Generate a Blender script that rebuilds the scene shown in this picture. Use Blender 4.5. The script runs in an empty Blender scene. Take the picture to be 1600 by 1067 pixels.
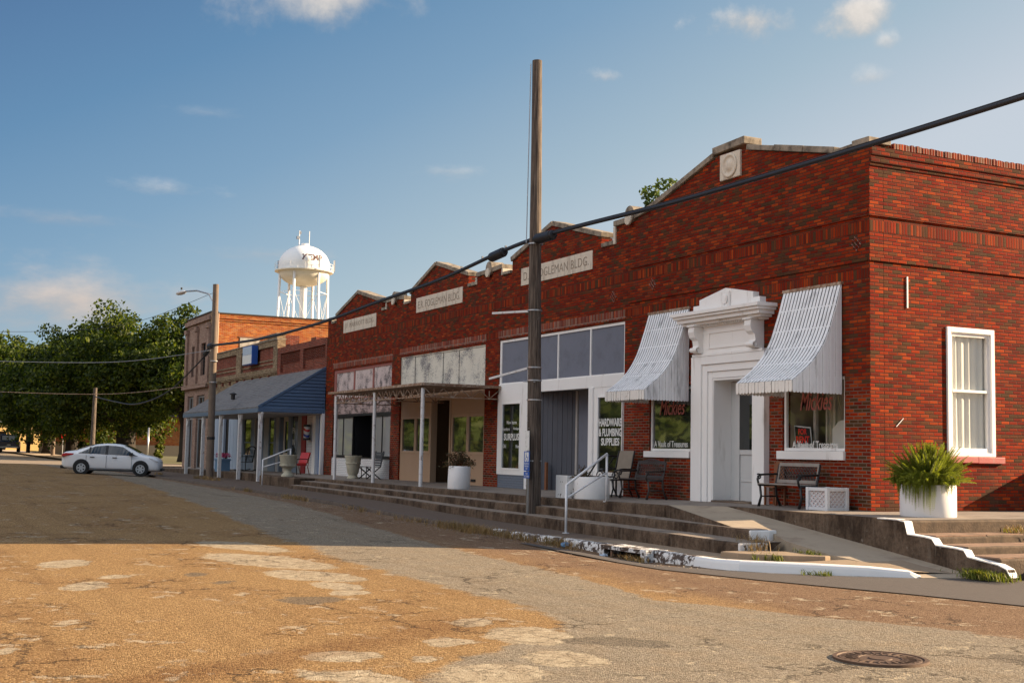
import bpy, bmesh, math, random
import numpy as np
from mathutils import Vector, Matrix
rnd = random.Random(7)
C = bpy.context.scene.collection
SC = bpy.context.scene
R = math.radians

# ------------------------------------------------------------------ camera, sky, sun, exposure
cd = bpy.data.cameras.new('camera'); cam = bpy.data.objects.new('camera', cd); C.objects.link(cam)
cd.sensor_width = 36.0; cd.lens = 44.55; cd.clip_end = 3000
M = np.array([[0.4511602649, -0.0694265547, -0.8897383710], [0.8922246083, 0.0571408160, 0.4479622478], [0.0197399009, -0.9959492360, 0.0877237462]])
CAM = np.array([18.05278, -16.58288, 1.68])
mw = Matrix.Identity(4)
for i in range(3):
    mw[i][0] = M[i, 0]; mw[i][1] = -M[i, 1]; mw[i][2] = -M[i, 2]; mw[i][3] = CAM[i]
cam.matrix_world = mw
SC.camera = cam

SUN_AZ, SUN_EL = R(18.0), R(20.7)          # azimuth from +Y towards +X
sd = bpy.data.lights.new('sun', 'SUN'); sun = bpy.data.objects.new('sun', sd); C.objects.link(sun)
sd.energy = 5.0; sd.angle = R(0.5); sd.color = (1.0, 0.76, 0.50)
sv = Vector((math.sin(SUN_AZ) * math.cos(SUN_EL), math.cos(SUN_AZ) * math.cos(SUN_EL), math.sin(SUN_EL)))
sun.rotation_euler = sv.to_track_quat('Z', 'Y').to_euler()
SC.view_settings.view_transform = 'Standard'; SC.view_settings.look = 'None'
SC.view_settings.gamma = 1.0; SC.view_settings.exposure = 1.55

# ------------------------------------------------------------------ node helpers
class NT:
    def __init__(s, tree): s.t = tree; s.n = tree.nodes; s.l = tree.links
    def node(s, typ, **kw):
        n = s.n.new(typ)
        for k, v in kw.items(): setattr(n, k, v)
        return n
    def put(s, sock, v):
        if isinstance(v, bpy.types.NodeSocket): s.l.new(v, sock)
        elif v is not None:
            try: sock.default_value = v
            except Exception:
                if hasattr(sock.default_value, '__len__'):
                    sock.default_value = [v] * len(sock.default_value) if not hasattr(v, '__len__') else (list(v) + [1.0])[:len(sock.default_value)]
    def m(s, op, a, b=None, c=None, clamp=False):
        n = s.node('ShaderNodeMath', operation=op, use_clamp=clamp)
        s.put(n.inputs[0], a)
        if b is not None: s.put(n.inputs[1], b)
        if c is not None: s.put(n.inputs[2], c)
        return n.outputs[0]
    def vm(s, op, a, b=None):
        n = s.node('ShaderNodeVectorMath', operation=op)
        s.put(n.inputs[0], a)
        if b is not None:
            s.put(n.inputs['Scale'] if op == 'SCALE' else n.inputs[1], b)
        return n.outputs['Value'] if op in ('LENGTH', 'DOT_PRODUCT', 'DISTANCE') else n.outputs[0]
    def mix(s, f, a, b, typ='MIX'):
        n = s.node('ShaderNodeMix', data_type='RGBA', blend_type=typ)
        s.put(n.inputs[0], f); s.put(n.inputs[6], col(a)); s.put(n.inputs[7], col(b))
        return n.outputs[2]
    def mixf(s, f, a, b):
        n = s.node('ShaderNodeMix', data_type='FLOAT')
        s.put(n.inputs[0], f); s.put(n.inputs[2], a); s.put(n.inputs[3], b)
        return n.outputs[0]
    def noise(s, vec, scale, detail=3.0, rough=0.55, out=0):
        n = s.node('ShaderNodeTexNoise'); s.put(n.inputs['Vector'], vec)
        n.inputs['Scale'].default_value = scale; n.inputs['Detail'].default_value = detail; n.inputs['Roughness'].default_value = rough
        return n.outputs[out]
    def ramp(s, v, pts, interp='LINEAR'):
        n = s.node('ShaderNodeValToRGB'); s.put(n.inputs[0], v); cr = n.color_ramp; cr.interpolation = interp
        while len(cr.elements) < len(pts): cr.elements.new(0.5)
        for e, (p, c) in zip(cr.elements, pts): e.position = p; e.color = col(c)
        return n.outputs[0]
    def step(s, v, a, b):                      # smooth 0..1 from a to b
        n = s.node('ShaderNodeMapRange', interpolation_type='SMOOTHSTEP')
        s.put(n.inputs[0], v); n.inputs[1].default_value = a; n.inputs[2].default_value = b
        return n.outputs[0]
    def sep(s, v):
        n = s.node('ShaderNodeSeparateXYZ'); s.put(n.inputs[0], v); return n.outputs
    def comb(s, x, y, z):
        n = s.node('ShaderNodeCombineXYZ')
        for i, v in enumerate((x, y, z)): s.put(n.inputs[i], v)
        return n.outputs[0]
    def pos(s): return s.node('ShaderNodeNewGeometry').outputs['Position']
    def bump(s, h, strength=0.3, dist=0.02):
        n = s.node('ShaderNodeBump'); s.put(n.inputs['Height'], h)
        n.inputs['Strength'].default_value = strength; n.inputs['Distance'].default_value = dist
        return n.outputs[0]

def col(c):
    if isinstance(c, bpy.types.NodeSocket): return c
    if not hasattr(c, '__len__'): return (c, c, c, 1.0)
    return tuple(c) if len(c) == 4 else tuple(c) + (1.0,)

MATS = {}
def newmat(name):
    m = bpy.data.materials.new(name); m.use_nodes = True; t = NT(m.node_tree)
    b = m.node_tree.nodes['Principled BSDF']; MATS[name] = m
    return m, t, b

def simple(name, c, rough=0.6, metal=0.0, var=0.12, scale=6.0, bump=0.0, bscale=60.0, spec=0.5, dirt=None, dirt_amt=0.35, dscale=3.0, streak=False):
    m, t, b = newmat(name)
    p = t.pos()
    n = t.noise(p, scale, 4.0)
    c1 = tuple(x * (1 - var) for x in c); c2 = tuple(min(1, x * (1 + var)) for x in c)
    cc = t.mix(n, c1, c2)
    if dirt is not None:
        pv = t.vm('MULTIPLY', p, (1.0, 1.0, 0.18)) if streak else p
        d = t.noise(pv, dscale, 6.0, 0.65)
        cc = t.mix(t.step(d, 0.62 - dirt_amt * 0.4, 0.75), cc, dirt)
    t.put(b.inputs['Base Color'], cc)
    t.put(b.inputs['Roughness'], t.mixf(t.noise(p, scale * 2.3, 3), max(0.0, rough - 0.08), min(1.0, rough + 0.08)))
    b.inputs['Metallic'].default_value = metal; b.inputs['Specular IOR Level'].default_value = spec
    if bump > 0: t.put(b.inputs['Normal'], t.bump(t.noise(p, bscale, 4), bump, 0.01))
    return m

def peeling(name, c_top, c_under, lo, hi, scale=14.0, stretch=(1, 1, 1), rough=0.7, var=0.06, big=2.0):
    m, t, b = newmat(name); p = t.pos()
    n = t.noise(t.vm('MULTIPLY', p, stretch), scale, 8.0, 0.7)
    n2 = t.noise(p, big, 3.0)
    v = t.m('ADD', t.m('MULTIPLY', n, 0.7), t.m('MULTIPLY', n2, 0.5))
    f = t.step(v, lo, hi)
    a = t.mix(t.noise(p, 3.0), tuple(x * (1 - var) for x in c_top), tuple(x * (1 + var) for x in c_top))
    u = t.mix(t.noise(p, 9.0), tuple(x * 0.75 for x in c_under), tuple(x * 1.2 for x in c_under))
    t.put(b.inputs['Base Color'], t.mix(f, a, u)); b.inputs['Roughness'].default_value = rough
    t.put(b.inputs['Normal'], t.bump(t.m('MULTIPLY', f, -1.0), 0.4, 0.006))
    return m

def brick(name, cols, mortar, bw=0.225, bh=0.0677, soldier=None, bumpd=0.012, stain=None, paint=None, wear=0.5, mf=0.10, repoint=None):
    """Running-bond brick laid on whichever vertical face carries it; soldier = z ranges laid upright."""
    m, t, b = newmat(name)
    g = t.node('ShaderNodeNewGeometry'); p = g.outputs['Position']; nrm = t.sep(g.outputs['True Normal']); xyz = t.sep(p)
    side = t.m('GREATER_THAN', t.m('ABSOLUTE', nrm[0]), 0.6)
    flat = t.m('GREATER_THAN', t.m('ABSOLUTE', nrm[2]), 0.6)
    u = t.mixf(side, xyz[0], xyz[1]); v = t.mixf(flat, xyz[2], xyz[1])
    wob = t.noise(p, 3.0, 2.0)
    v = t.m('ADD', v, t.m('MULTIPLY', t.m('SUBTRACT', wob, 0.5), 0.008))
    def cells(uu, vv, w, h, off, ju, jv):
        r = t.m('FLOOR', t.m('DIVIDE', vv, h))
        o = t.m('MULTIPLY', t.m('FLOORED_MODULO', r, 2.0), off)
        uc = t.m('ADD', t.m('DIVIDE', uu, w), o); c = t.m('FLOOR', uc)
        fu = t.m('FRACT', uc); fv = t.m('FRACT', t.m('DIVIDE', vv, h))
        du = t.m('MULTIPLY', t.m('MINIMUM', fu, t.m('SUBTRACT', 1.0, fu)), w)
        dv = t.m('MULTIPLY', t.m('MINIMUM', fv, t.m('SUBTRACT', 1.0, fv)), h)
        return r, c, t.m('MINIMUM', du, dv)
    r, c, d = cells(u, v, bw, bh, 0.5, 0, 0)
    if soldier:
        mask = None
        for (a, e, only_front) in soldier:
            mk = t.m('MULTIPLY', t.m('GREATER_THAN', xyz[2], a), t.m('LESS_THAN', xyz[2], e))
            if only_front: mk = t.m('MULTIPLY', mk, t.m('SUBTRACT', 1.0, side))
            mask = mk if mask is None else t.m('MAXIMUM', mask, mk)
        r2, c2, d2 = cells(t.m('SUBTRACT', xyz[2], soldier[0][0]), u, 0.222, 0.073, 0.0, 0, 0)
        r = t.mixf(mask, r, t.m('ADD', r2, 777.0)); c = t.mixf(mask, c, t.m('ADD', c2, 31.0)); d = t.mixf(mask, d, d2)
    wn = t.node('ShaderNodeTexWhiteNoise', noise_dimensions='3D'); t.put(wn.inputs['Vector'], t.comb(c, r, side))
    pts = [(i / len(cols), q) for i, q in enumerate(cols)]
    bc = t.ramp(wn.outputs['Value'], pts, 'CONSTANT')
    wn2 = t.node('ShaderNodeTexWhiteNoise', noise_dimensions='3D'); t.put(wn2.inputs['Vector'], t.comb(r, c, 3.3))
    bc = t.mix(t.m('MULTIPLY', wn2.outputs['Value'], 0.3), bc, (0.02, 0.012, 0.01))
    fine = t.noise(p, 45.0, 5.0, 0.7); mid = t.noise(p, 1.1, 5.0, 0.6)
    bc = t.mix(t.m('MULTIPLY', fine, 0.45), bc, t.mix(0.5, bc, (0.0, 0.0, 0.0)))
    if paint is not None:
        bc = t.mix(t.step(t.m('ADD', t.m('MULTIPLY', t.noise(p, 11.0, 7.0, 0.7), 0.7), t.m('MULTIPLY', mid, 0.4)), wear, wear + 0.1), paint, bc)
        mortar_c = t.mix(0.6, mortar, paint)
    else:
        mortar_c = t.mix(t.noise(p, 4.0, 4.0), tuple(x * 0.45 for x in mortar), mortar)
        if repoint is not None:              # lower courses of the street front repointed in paler mortar
            zz = t.m('ADD', xyz[2], t.m('MULTIPLY', t.m('SUBTRACT', t.noise(p, 0.9, 4), 0.5), 2.2))
            mortar_c = t.mix(t.m('MULTIPLY', t.step(zz, 3.3, 2.5), t.m('SUBTRACT', 1.0, side)), mortar_c, repoint)
    big = t.noise(p, 0.55, 4.0, 0.6); run = t.noise(t.vm('MULTIPLY', p, (2.2, 2.2, 0.22)), 1.0, 6.0, 0.65)
    bc = t.mix(t.m('MULTIPLY', t.step(big, 0.45, 0.7), 0.30), bc, t.mix(1.0, bc, (0.55, 0.5, 0.5), 'MULTIPLY'))
    bc = t.mix(t.m('MULTIPLY', t.step(run, 0.55, 0.72), 0.42), bc, t.mix(1.0, bc, (0.42, 0.42, 0.45), 'MULTIPLY'))
    bc = t.mix(t.m('MULTIPLY', t.step(t.noise(t.vm('ADD', p, (7.0, 3.0, 1.0)), 1.7, 7.0, 0.7), 0.66, 0.80), 0.18), bc, (0.42, 0.33, 0.27))
    jf = t.step(d, mf * 0.04, mf * 0.12)
    cc = t.mix(jf, mortar_c, bc)
    if stain is not None:
        sn = t.noise(t.vm('MULTIPLY', p, (1.2, 1.2, 0.35)), 1.3, 6.0, 0.65)
        cc = t.mix(t.m('MULTIPLY', t.step(sn, 0.52, 0.72), 0.6), cc, stain)
    t.put(b.inputs['Base Color'], cc)
    b.inputs['Roughness'].default_value = 0.88; b.inputs['Specular IOR Level'].default_value = 0.08
    tilt = t.m('MULTIPLY', wn2.outputs['Value'], 0.35)
    h = t.m('ADD', t.m('MULTIPLY', jf, t.m('ADD', 0.75, tilt)), t.m('MULTIPLY', fine, 0.35))
    t.put(b.inputs['Normal'], t.bump(h, 0.8, bumpd))
    return m

# ------------------------------------------------------------------ world: sky with a few clouds
W = bpy.data.worlds.new('World'); SC.world = W; W.use_nodes = True
wt = NT(W.node_tree); bg = W.node_tree.nodes['Background']
sky = wt.node('ShaderNodeTexSky', sky_type='NISHITA'); sky.sun_disc = False
sky.sun_elevation = SUN_EL; sky.sun_rotation = SUN_AZ; sky.air_density = 1.0; sky.dust_density = 0.6; sky.ozone_density = 2.5; sky.altitude = 100
dirv = wt.node('ShaderNodeTexCoord').outputs['Generated']
skyc = sky.outputs[0]
def wdir(az_right, el):                      # degrees right of the view axis, degrees above the horizon
    a = math.atan2(0.44796, -0.88974) - R(az_right)
    return Vector((math.cos(a) * math.cos(R(el)), math.sin(a) * math.cos(R(el)), math.sin(R(el))))
def cloud(c, az, el, wa, we, scale, thick, bright, seed, soft=0.35, stretch=1.0):
    d = wdir(az, el); rt = d.cross(Vector((0, 0, 1))).normalized(); up = rt.cross(d)
    x = wt.m('DIVIDE', wt.vm('DOT_PRODUCT', dirv, tuple(rt)), math.sin(R(wa)))
    y = wt.m('DIVIDE', wt.vm('DOT_PRODUCT', dirv, tuple(up)), math.sin(R(we)))
    front = wt.step(wt.vm('DOT_PRODUCT', dirv, tuple(d)), 0.25, 0.5)
    r = wt.m('SQRT', wt.m('ADD', wt.m('MULTIPLY', x, x), wt.m('MULTIPLY', y, y)))
    v = wt.vm('ADD', wt.vm('MULTIPLY', dirv, (1.0, 1.0, stretch)), (seed, seed * 0.7, -seed))
    n = wt.noise(v, scale, 7.0, 0.6)
    f = wt.m('ADD', wt.m('SUBTRACT', 1.0, r), wt.m('MULTIPLY', wt.m('SUBTRACT', n, 0.5), 2.6))
    f = wt.m('MULTIPLY', wt.step(f, 0.15, 0.15 + soft * 3), wt.m('MULTIPLY', front, thick))
    sh = wt.mix(wt.step(wt.m('ADD', y, wt.m('MULTIPLY', wt.m('SUBTRACT', n, 0.5), 3.0)), -0.9, 0.9), tuple(q * 0.62 for q in bright), bright)
    return wt.mix(f, c, sh)
white = (4.2, 3.95, 3.7); warm = (3.7, 3.1, 2.7)
# deepen the clear sky away from the sun, pale haze towards it and towards the horizon
dz = wt.sep(dirv)
elv = wt.m('MULTIPLY', wt.m('ARCSINE', dz[2]), 57.2958)
hl = wt.m('MAXIMUM', wt.m('SQRT', wt.m('ADD', wt.m('MULTIPLY', dz[0], dz[0]), wt.m('MULTIPLY', dz[1], dz[1]))), 0.05)
cs = wt.m('DIVIDE', wt.m('ADD', wt.m('MULTIPLY', dz[0], math.sin(SUN_AZ)), wt.m('MULTIPLY', dz[1], math.cos(SUN_AZ))), hl)
lnr = wt.m('ADD', wt.m('ADD', wt.m('MULTIPLY', wt.m('MAXIMUM', elv, 0.0), -0.095), wt.m('MULTIPLY', wt.m('SUBTRACT', cs, 0.144), 2.7)), 0.15)
tt = wt.m('DIVIDE', wt.m('ADD', lnr, 2.9), 2.6, clamp=True)
KS = 1.0 / (0.075 * 2 ** 1.55)
def kk(r, g, b): return tuple((((q / 255 + 0.055) / 1.055) ** 2.4) * KS for q in (r, g, b))
hz = wt.ramp(tt, [(0.0, kk(72, 108, 154)), (0.30, kk(97, 140, 178)), (0.52, kk(128, 163, 192)), (0.78, kk(172, 193, 205)), (1.0, kk(208, 214, 220))])
skyc = wt.mix(0.82, wt.mix(1.0, skyc, (0.62, 0.62, 0.62), 'MULTIPLY'), hz)
skyc = cloud(skyc, -8.6, 20.3, 5.6, 2.7, 11, 1.0, white, 1.3, 0.3)
skyc = cloud(skyc, 10.6, 19.2, 3.0, 1.3, 19, 1.0, white, 4.1, 0.3)
skyc = cloud(skyc, 15.5, 19.4, 2.5, 1.3, 19, 1.0, white, 7.7, 0.28)
skyc = cloud(skyc, 16.6, 18.0, .8, .5, 34, 0.6, white, 3.1, 0.4)
skyc = cloud(skyc, 4.1, 16.9, 1.2, 0.45, 34, 0.7, white, 2.7, 0.5)
skyc = cloud(skyc, 16.0, 16.5, 1.4, 0.55, 30, 0.7, white, 9.2, 0.5)
skyc = cloud(skyc, -19.0, 6.2, 9.0, 2.6, 9, 0.9, warm, 3.9, 0.4, 2.5)
skyc = cloud(skyc, -3.0, 12.6, 2.6, .5, 24, 0.4, white, 12.9, 0.5, 2.5)
skyc = cloud(skyc, -15.5, 11.2, 3.0, .5, 22, 0.4, white, 14.9, 0.5, 2.5)
skyc = cloud(skyc, -19.5, 9.6, 4.0, 0.5, 18, 0.4, warm, 5.9, 0.6, 3.0)
skyc = cloud(skyc, -11.0, 8.6, 3.4, 0.5, 20, 0.4, warm, 6.6, 0.6, 3.0)
skyc = cloud(skyc, -14.0, 14.6, 2.2, 0.35, 22, 0.22, white, 8.8, 0.6, 3.0)
# unseen bright cloud banks added behind the camera to fill the shaded shop fronts
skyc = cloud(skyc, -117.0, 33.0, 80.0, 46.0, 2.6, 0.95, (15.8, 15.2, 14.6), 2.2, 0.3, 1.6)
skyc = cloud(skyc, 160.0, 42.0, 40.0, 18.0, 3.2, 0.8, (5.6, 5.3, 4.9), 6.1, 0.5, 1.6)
skyc = cloud(skyc, -95.0, 72.0, 70.0, 50.0, 2.2, 0.9, (6.5, 6.6, 6.9), 9.4, 0.22, 1.0)   # overhead veil added out of view to brighten upward faces
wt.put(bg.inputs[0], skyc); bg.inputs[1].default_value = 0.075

# ------------------------------------------------------------------ mesh helpers
class MB:
    def __init__(s): s.v = []; s.f = []; s.mi = []; s.k = 0
    def add(s, vs, fs):
        o = len(s.v); s.v.extend([tuple(map(float, q)) for q in vs])
        for f in fs: s.f.append([i + o for i in f]); s.mi.append(s.k)
    def box(s, x0, x1, y0, y1, z0, z1):
        s.add([(x0, y0, z0), (x1, y0, z0), (x1, y1, z0), (x0, y1, z0), (x0, y0, z1), (x1, y0, z1), (x1, y1, z1), (x0, y1, z1)],
              [(0, 3, 2, 1), (4, 5, 6, 7), (0, 1, 5, 4), (1, 2, 6, 5), (2, 3, 7, 6), (3, 0, 4, 7)]); return s
    def prism(s, pts, axis, a0, a1):
        n = len(pts)
        ar = sum(pts[i][0] * pts[(i + 1) % n][1] - pts[(i + 1) % n][0] * pts[i][1] for i in range(n))
        if (ar < 0) != (axis == 'y'): pts = pts[::-1]
        def w(p, a): return (p[0], a, p[1]) if axis == 'y' else ((a, p[0], p[1]) if axis == 'x' else (p[0], p[1], a))
        s.add([w(p, a0) for p in pts] + [w(p, a1) for p in pts],
              [tuple(range(n - 1, -1, -1)), tuple(range(n, 2 * n))] + [(i, (i + 1) % n, n + (i + 1) % n, n + i) for i in range(n)])
        return s
    def bar(s, a, b, w, h=None, up=(0, 0, 1)):
        a = Vector(a); b = Vector(b); h = h or w; d = (b - a).normalized(); u = Vector(up)
        if abs(d.dot(u)) > 0.95: u = Vector((0, 1, 0))
        x = d.cross(u).normalized() * (w / 2); y = x.cross(d).normalized() * (h / 2)
        vs = [a - x - y, a + x - y, a + x + y, a - x + y, b - x - y, b + x - y, b + x + y, b - x + y]
        s.add(vs, [(0, 3, 2, 1), (4, 5, 6, 7), (0, 1, 5, 4), (1, 2, 6, 5), (2, 3, 7, 6), (3, 0, 4, 7)]); return s
    def tube(s, path, r, n=8, cap=True):
        P = [Vector(p) for p in path]; rs = r if hasattr(r, '__len__') else [r] * len(P); o = len(s.v); vs = []; fs = []
        u = None
        for i, p in enumerate(P):
            d = (P[min(i + 1, len(P) - 1)] - P[max(i - 1, 0)]).normalized()
            if u is None: u = d.orthogonal().normalized()
            u = (u - d * u.dot(d)).normalized(); w = d.cross(u)
            for k in range(n):
                a = 2 * math.pi * k / n; vs.append(p + (u * math.cos(a) + w * math.sin(a)) * rs[i])
        for i in range(len(P) - 1):
            for k in range(n): fs.append((i * n + k, i * n + (k + 1) % n, (i + 1) * n + (k + 1) % n, (i + 1) * n + k))
        if cap: fs.append(tuple(range(n - 1, -1, -1))); fs.append(tuple((len(P) - 1) * n + k for k in range(n)))
        s.add(vs, fs); return s
    def lathe(s, prof, c=(0, 0, 0), n=24, axis='z', a0=0.0, a1=2 * math.pi):
        vs = []; fs = []; full = abs(a1 - a0 - 2 * math.pi) < 1e-6; m = n if full else n + 1
        for (r, z) in prof:
            for k in range(m):
                a = a0 + (a1 - a0) * k / n
                q = (r * math.cos(a), r * math.sin(a), z) if axis == 'z' else ((r * math.cos(a), z, r * math.sin(a)) if axis == 'y' else (z, r * math.cos(a), r * math.sin(a)))
                vs.append((q[0] + c[0], q[1] + c[1], q[2] + c[2]))
        for i in range(len(prof) - 1):
            for k in range(n if full else n): fs.append((i * m + k, i * m + (k + 1) % m, (i + 1) * m + (k + 1) % m, (i + 1) * m + k))
        s.add(vs, fs); return s
    def wall(s, axis, us, zs, holes, t0, t1):
        """slab in the u-z plane from depth t0 to t1 with rectangular holes (u0,u1,z0,z1)"""
        U = sorted(set(us + [h[0] for h in holes] + [h[1] for h in holes])); Z = sorted(set(zs + [h[2] for h in holes] + [h[3] for h in holes]))
        U = [u for u in U if us[0] <= u <= us[-1]]; Z = [z for z in Z if zs[0] <= z <= zs[-1]]
        def solid(i, j):
            if i < 0 or j < 0 or i >= len(U) - 1 or j >= len(Z) - 1: return False
            u = (U[i] + U[i + 1]) / 2; z = (Z[j] + Z[j + 1]) / 2
            return not any(h[0] < u < h[1] and h[2] < z < h[3] for h in holes)
        w = (lambda u, t, z: (u, t, z)) if axis == 'y' else (lambda u, t, z: (t, u, z))
        for i in range(len(U) - 1):
            for j in range(len(Z) - 1):
                if not solid(i, j): continue
                a, b, c, d = U[i], U[i + 1], Z[j], Z[j + 1]
                s.add([w(a, t0, c), w(b, t0, c), w(b, t0, d), w(a, t0, d)], [(0, 1, 2, 3)])
                s.add([w(a, t1, c), w(b, t1, c), w(b, t1, d), w(a, t1, d)], [(3, 2, 1, 0)])
                for (di, dj, q) in ((-1, 0, ((a, c), (a, d))), (1, 0, ((b, c), (b, d))), (0, -1, ((a, c), (b, c))), (0, 1, ((a, d), (b, d)))):
                    if not solid(i + di, j + dj):
                        (p0, p1) = q; s.add([w(p0[0], t0, p0[1]), w(p0[0], t1, p0[1]), w(p1[0], t1, p1[1]), w(p1[0], t0, p1[1])], [(0, 1, 2, 3)])
        return s
    def build(s, name, mats, parent=None, smooth=False, bevel=0.0, local=False, auto=None, recalc=True):
        me = bpy.data.meshes.new(name)
        o = (0, 0, 0) if (parent is None or local) else ORG.get(parent.name, (0, 0, 0))
        me.from_pydata([(a - o[0], b - o[1], c - o[2]) for a, b, c in s.v], [], s.f)
        if not isinstance(mats, (list, tuple)): mats = [mats]
        for q in mats: me.materials.append(MATS[q] if isinstance(q, str) else q)
        if len(mats) > 1: me.polygons.foreach_set('material_index', s.mi)
        if recalc or bevel > 0:
            bm = bmesh.new(); bm.from_mesh(me)
            if recalc: bmesh.ops.recalc_face_normals(bm, faces=bm.faces)
            if bevel > 0:
                es = [e for e in bm.edges if len(e.link_faces) == 2 and e.calc_face_angle(0) > 0.6]
                bmesh.ops.bevel(bm, geom=es, offset=bevel, segments=2, affect='EDGES', profile=0.6)
            bm.to_mesh(me); bm.free()
        if smooth: me.polygons.foreach_set('use_smooth', [True] * len(me.polygons))
        ob = bpy.data.objects.new(name, me); C.objects.link(ob)
        if parent is not None: ob.parent = parent; ORG[ob.name] = o
        if auto is not None: me.set_sharp_from_angle(angle=auto); me.polygons.foreach_set('use_smooth', [True] * len(me.polygons))
        me.update()
        return ob
ORG = {}
def tag(o, label=None, cat=None, group=None, kind=None):
    if label: o['label'] = label
    if cat: o['category'] = cat
    if group: o['group'] = group
    if kind: o['kind'] = kind
    return o
def thing(name, label, cat, loc, group=None, rot=0.0):
    o = bpy.data.objects.new(name, None); C.objects.link(o); o.location = loc; o.rotation_euler = (0, 0, rot); o.empty_display_size = 0.2
    ORG[o.name] = tuple(loc); return tag(o, label, cat, group)
def copytree(o, parent=None):
    c = o.copy(); C.objects.link(c)
    if parent is not None: c.parent = parent
    for ch in list(o.children): copytree(ch, c)
    return c
def text_geo(body, shear=0.0, ext=0.0, bold=0.0, spacing=1.0):
    cu = bpy.data.curves.new('t', 'FONT'); cu.body = body; cu.shear = shear; cu.extrude = ext; cu.offset = bold; cu.space_character = spacing; cu.resolution_u = 3
    ob = bpy.data.objects.new('t', cu); C.objects.link(ob); bpy.context.view_layer.update()
    me = bpy.data.meshes.new_from_object(ob.evaluated_get(bpy.context.evaluated_depsgraph_get()))
    v = np.array([tuple(q.co) for q in me.vertices]); f = [list(p.vertices) for p in me.polygons]
    bpy.data.objects.remove(ob); bpy.data.curves.remove(cu); bpy.data.meshes.remove(me)
    return v, f
def put_text(mb, body, x0, x1, z0, z1, y, depth=0.004, shear=0.0, bold=0.0, axis='y', spacing=1.0):
    """letters standing on a wall facing -Y (axis 'y') or +X (axis 'x'), fitted into x0..x1, z0..z1"""
    v, f = text_geo(body, shear, 0.01, bold, spacing)
    a, b = v.min(0), v.max(0)
    u = x0 + (v[:, 0] - a[0]) / (b[0] - a[0]) * (x1 - x0); w = z0 + (v[:, 1] - a[1]) / (b[1] - a[1]) * (z1 - z0)
    d = (v[:, 2] - a[2]) / max(1e-6, b[2] - a[2]) * depth
    if axis == 'y': mb.add(np.stack([u, y - d, w], 1), f)
    else: mb.add(np.stack([y + d, u, w], 1), f)
    return mb
def lerp(x, xs, ys): return float(np.interp(x, xs, ys))
# ------------------------------------------------------------------ materials
reds = [(0.251, 0.022, 0.005), (0.330, 0.037, 0.006), (0.211, 0.016, 0.005), (0.409, 0.059, 0.010), (0.172, 0.019, 0.007), (0.277, 0.045, 0.013), (0.140, 0.046, 0.017), (0.100, 0.048, 0.021), (0.317, 0.026, 0.005), (0.251, 0.028, 0.006)]
brick('brick_red', reds, (0.10, 0.048, 0.032), soldier=[(5.98, 6.20, False), (5.06, 5.28, True)], repoint=(0.20, 0.14, 0.105), stain=(0.075, 0.034, 0.024))
brick('brick_soldier', reds[:6] + [(0.26, 0.10, 0.06), (0.32, 0.16, 0.11)], (0.36, 0.30, 0.25), bw=0.073, bh=0.222)
oranges = [(0.530, 0.147, 0.028), (0.592, 0.186, 0.036), (0.469, 0.108, 0.024), (0.612, 0.225, 0.056), (0.428, 0.098, 0.024), (0.510, 0.196, 0.072)]
brick('brick_orange', oranges, (0.55, 0.34, 0.2), stain=(0.30, 0.075, 0.03))
brick('brick_buff', [(0.42, 0.32, 0.20), (0.36, 0.27, 0.17), (0.47, 0.36, 0.23), (0.30, 0.21, 0.13)], (0.25, 0.2, 0.15), stain=(0.16, 0.09, 0.06))
brick('brick_cream', [(0.46, 0.31, 0.25), (0.42, 0.28, 0.22), (0.5, 0.35, 0.28)], (0.36, 0.25, 0.2), stain=(0.24, 0.14, 0.11))
brick('brick_rose', [(0.30, 0.075, 0.045), (0.34, 0.09, 0.055), (0.26, 0.06, 0.035), (0.22, 0.06, 0.04)], (0.3, 0.2, 0.16), stain=(0.12, 0.04, 0.03))
brick('brick_white', [(0.3, 0.12, 0.09)], (0.12, 0.1, 0.09), paint=(0.72, 0.72, 0.72), wear=0.68)
brick('brick_blue', [(0.2, 0.1, 0.08)], (0.12, 0.12, 0.13), paint=(0.17, 0.20, 0.25), wear=0.72)
simple('coping', (0.30, 0.25, 0.19), 0.9, var=0.35, scale=5, bump=0.5, bscale=30, dirt=(0.07, 0.055, 0.04), dirt_amt=0.6, dscale=4)
simple('stone_pale', (0.62, 0.55, 0.45), 0.85, var=0.15, scale=8, bump=0.2, dirt=(0.26, 0.2, 0.15), dirt_amt=0.3, dscale=5, streak=True)
simple('stone_letter', (0.27, 0.22, 0.17), 0.9)
def riser():
    m, t, b = newmat('concrete_riser'); p = t.pos()
    n1 = t.noise(t.vm('MULTIPLY', p, (1, 1, .5)), 2.2, 7, .68); n2 = t.noise(p, 16, 6, .7); st_ = t.noise(t.vm('MULTIPLY', p, (9, 9, 1.0)), 1.6, 5, .6); ef = t.noise(t.vm('MULTIPLY', p, (1.5, 1.5, 2.0)), 3.4, 7, .7)
    c = t.mix(t.step(n1, .36, .62), (.045, .029, .019), (.15, .105, .072)); c = t.mix(t.m('MULTIPLY', t.step(n2, .42, .72), .6), c, (.03, .02, .014))
    c = t.mix(t.m('MULTIPLY', t.step(st_, .54, .72), .5), c, (.20, .155, .115)); c = t.mix(t.m('MULTIPLY', t.step(ef, .62, .74), .7), c, (.34, .30, .25))
    t.put(b.inputs['Base Color'], c); b.inputs['Roughness'].default_value = .95; b.inputs['Specular IOR Level'].default_value = .2
    t.put(b.inputs['Normal'], t.bump(t.m('ADD', n2, t.m('MULTIPLY', n1, .6)), .8, .015))
riser()
simple('concrete_tread', (0.26, 0.21, 0.165), 0.92, var=0.25, scale=4, bump=0.35, bscale=60, dirt=(0.10, 0.075, 0.055), dirt_amt=0.5, dscale=3)
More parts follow.
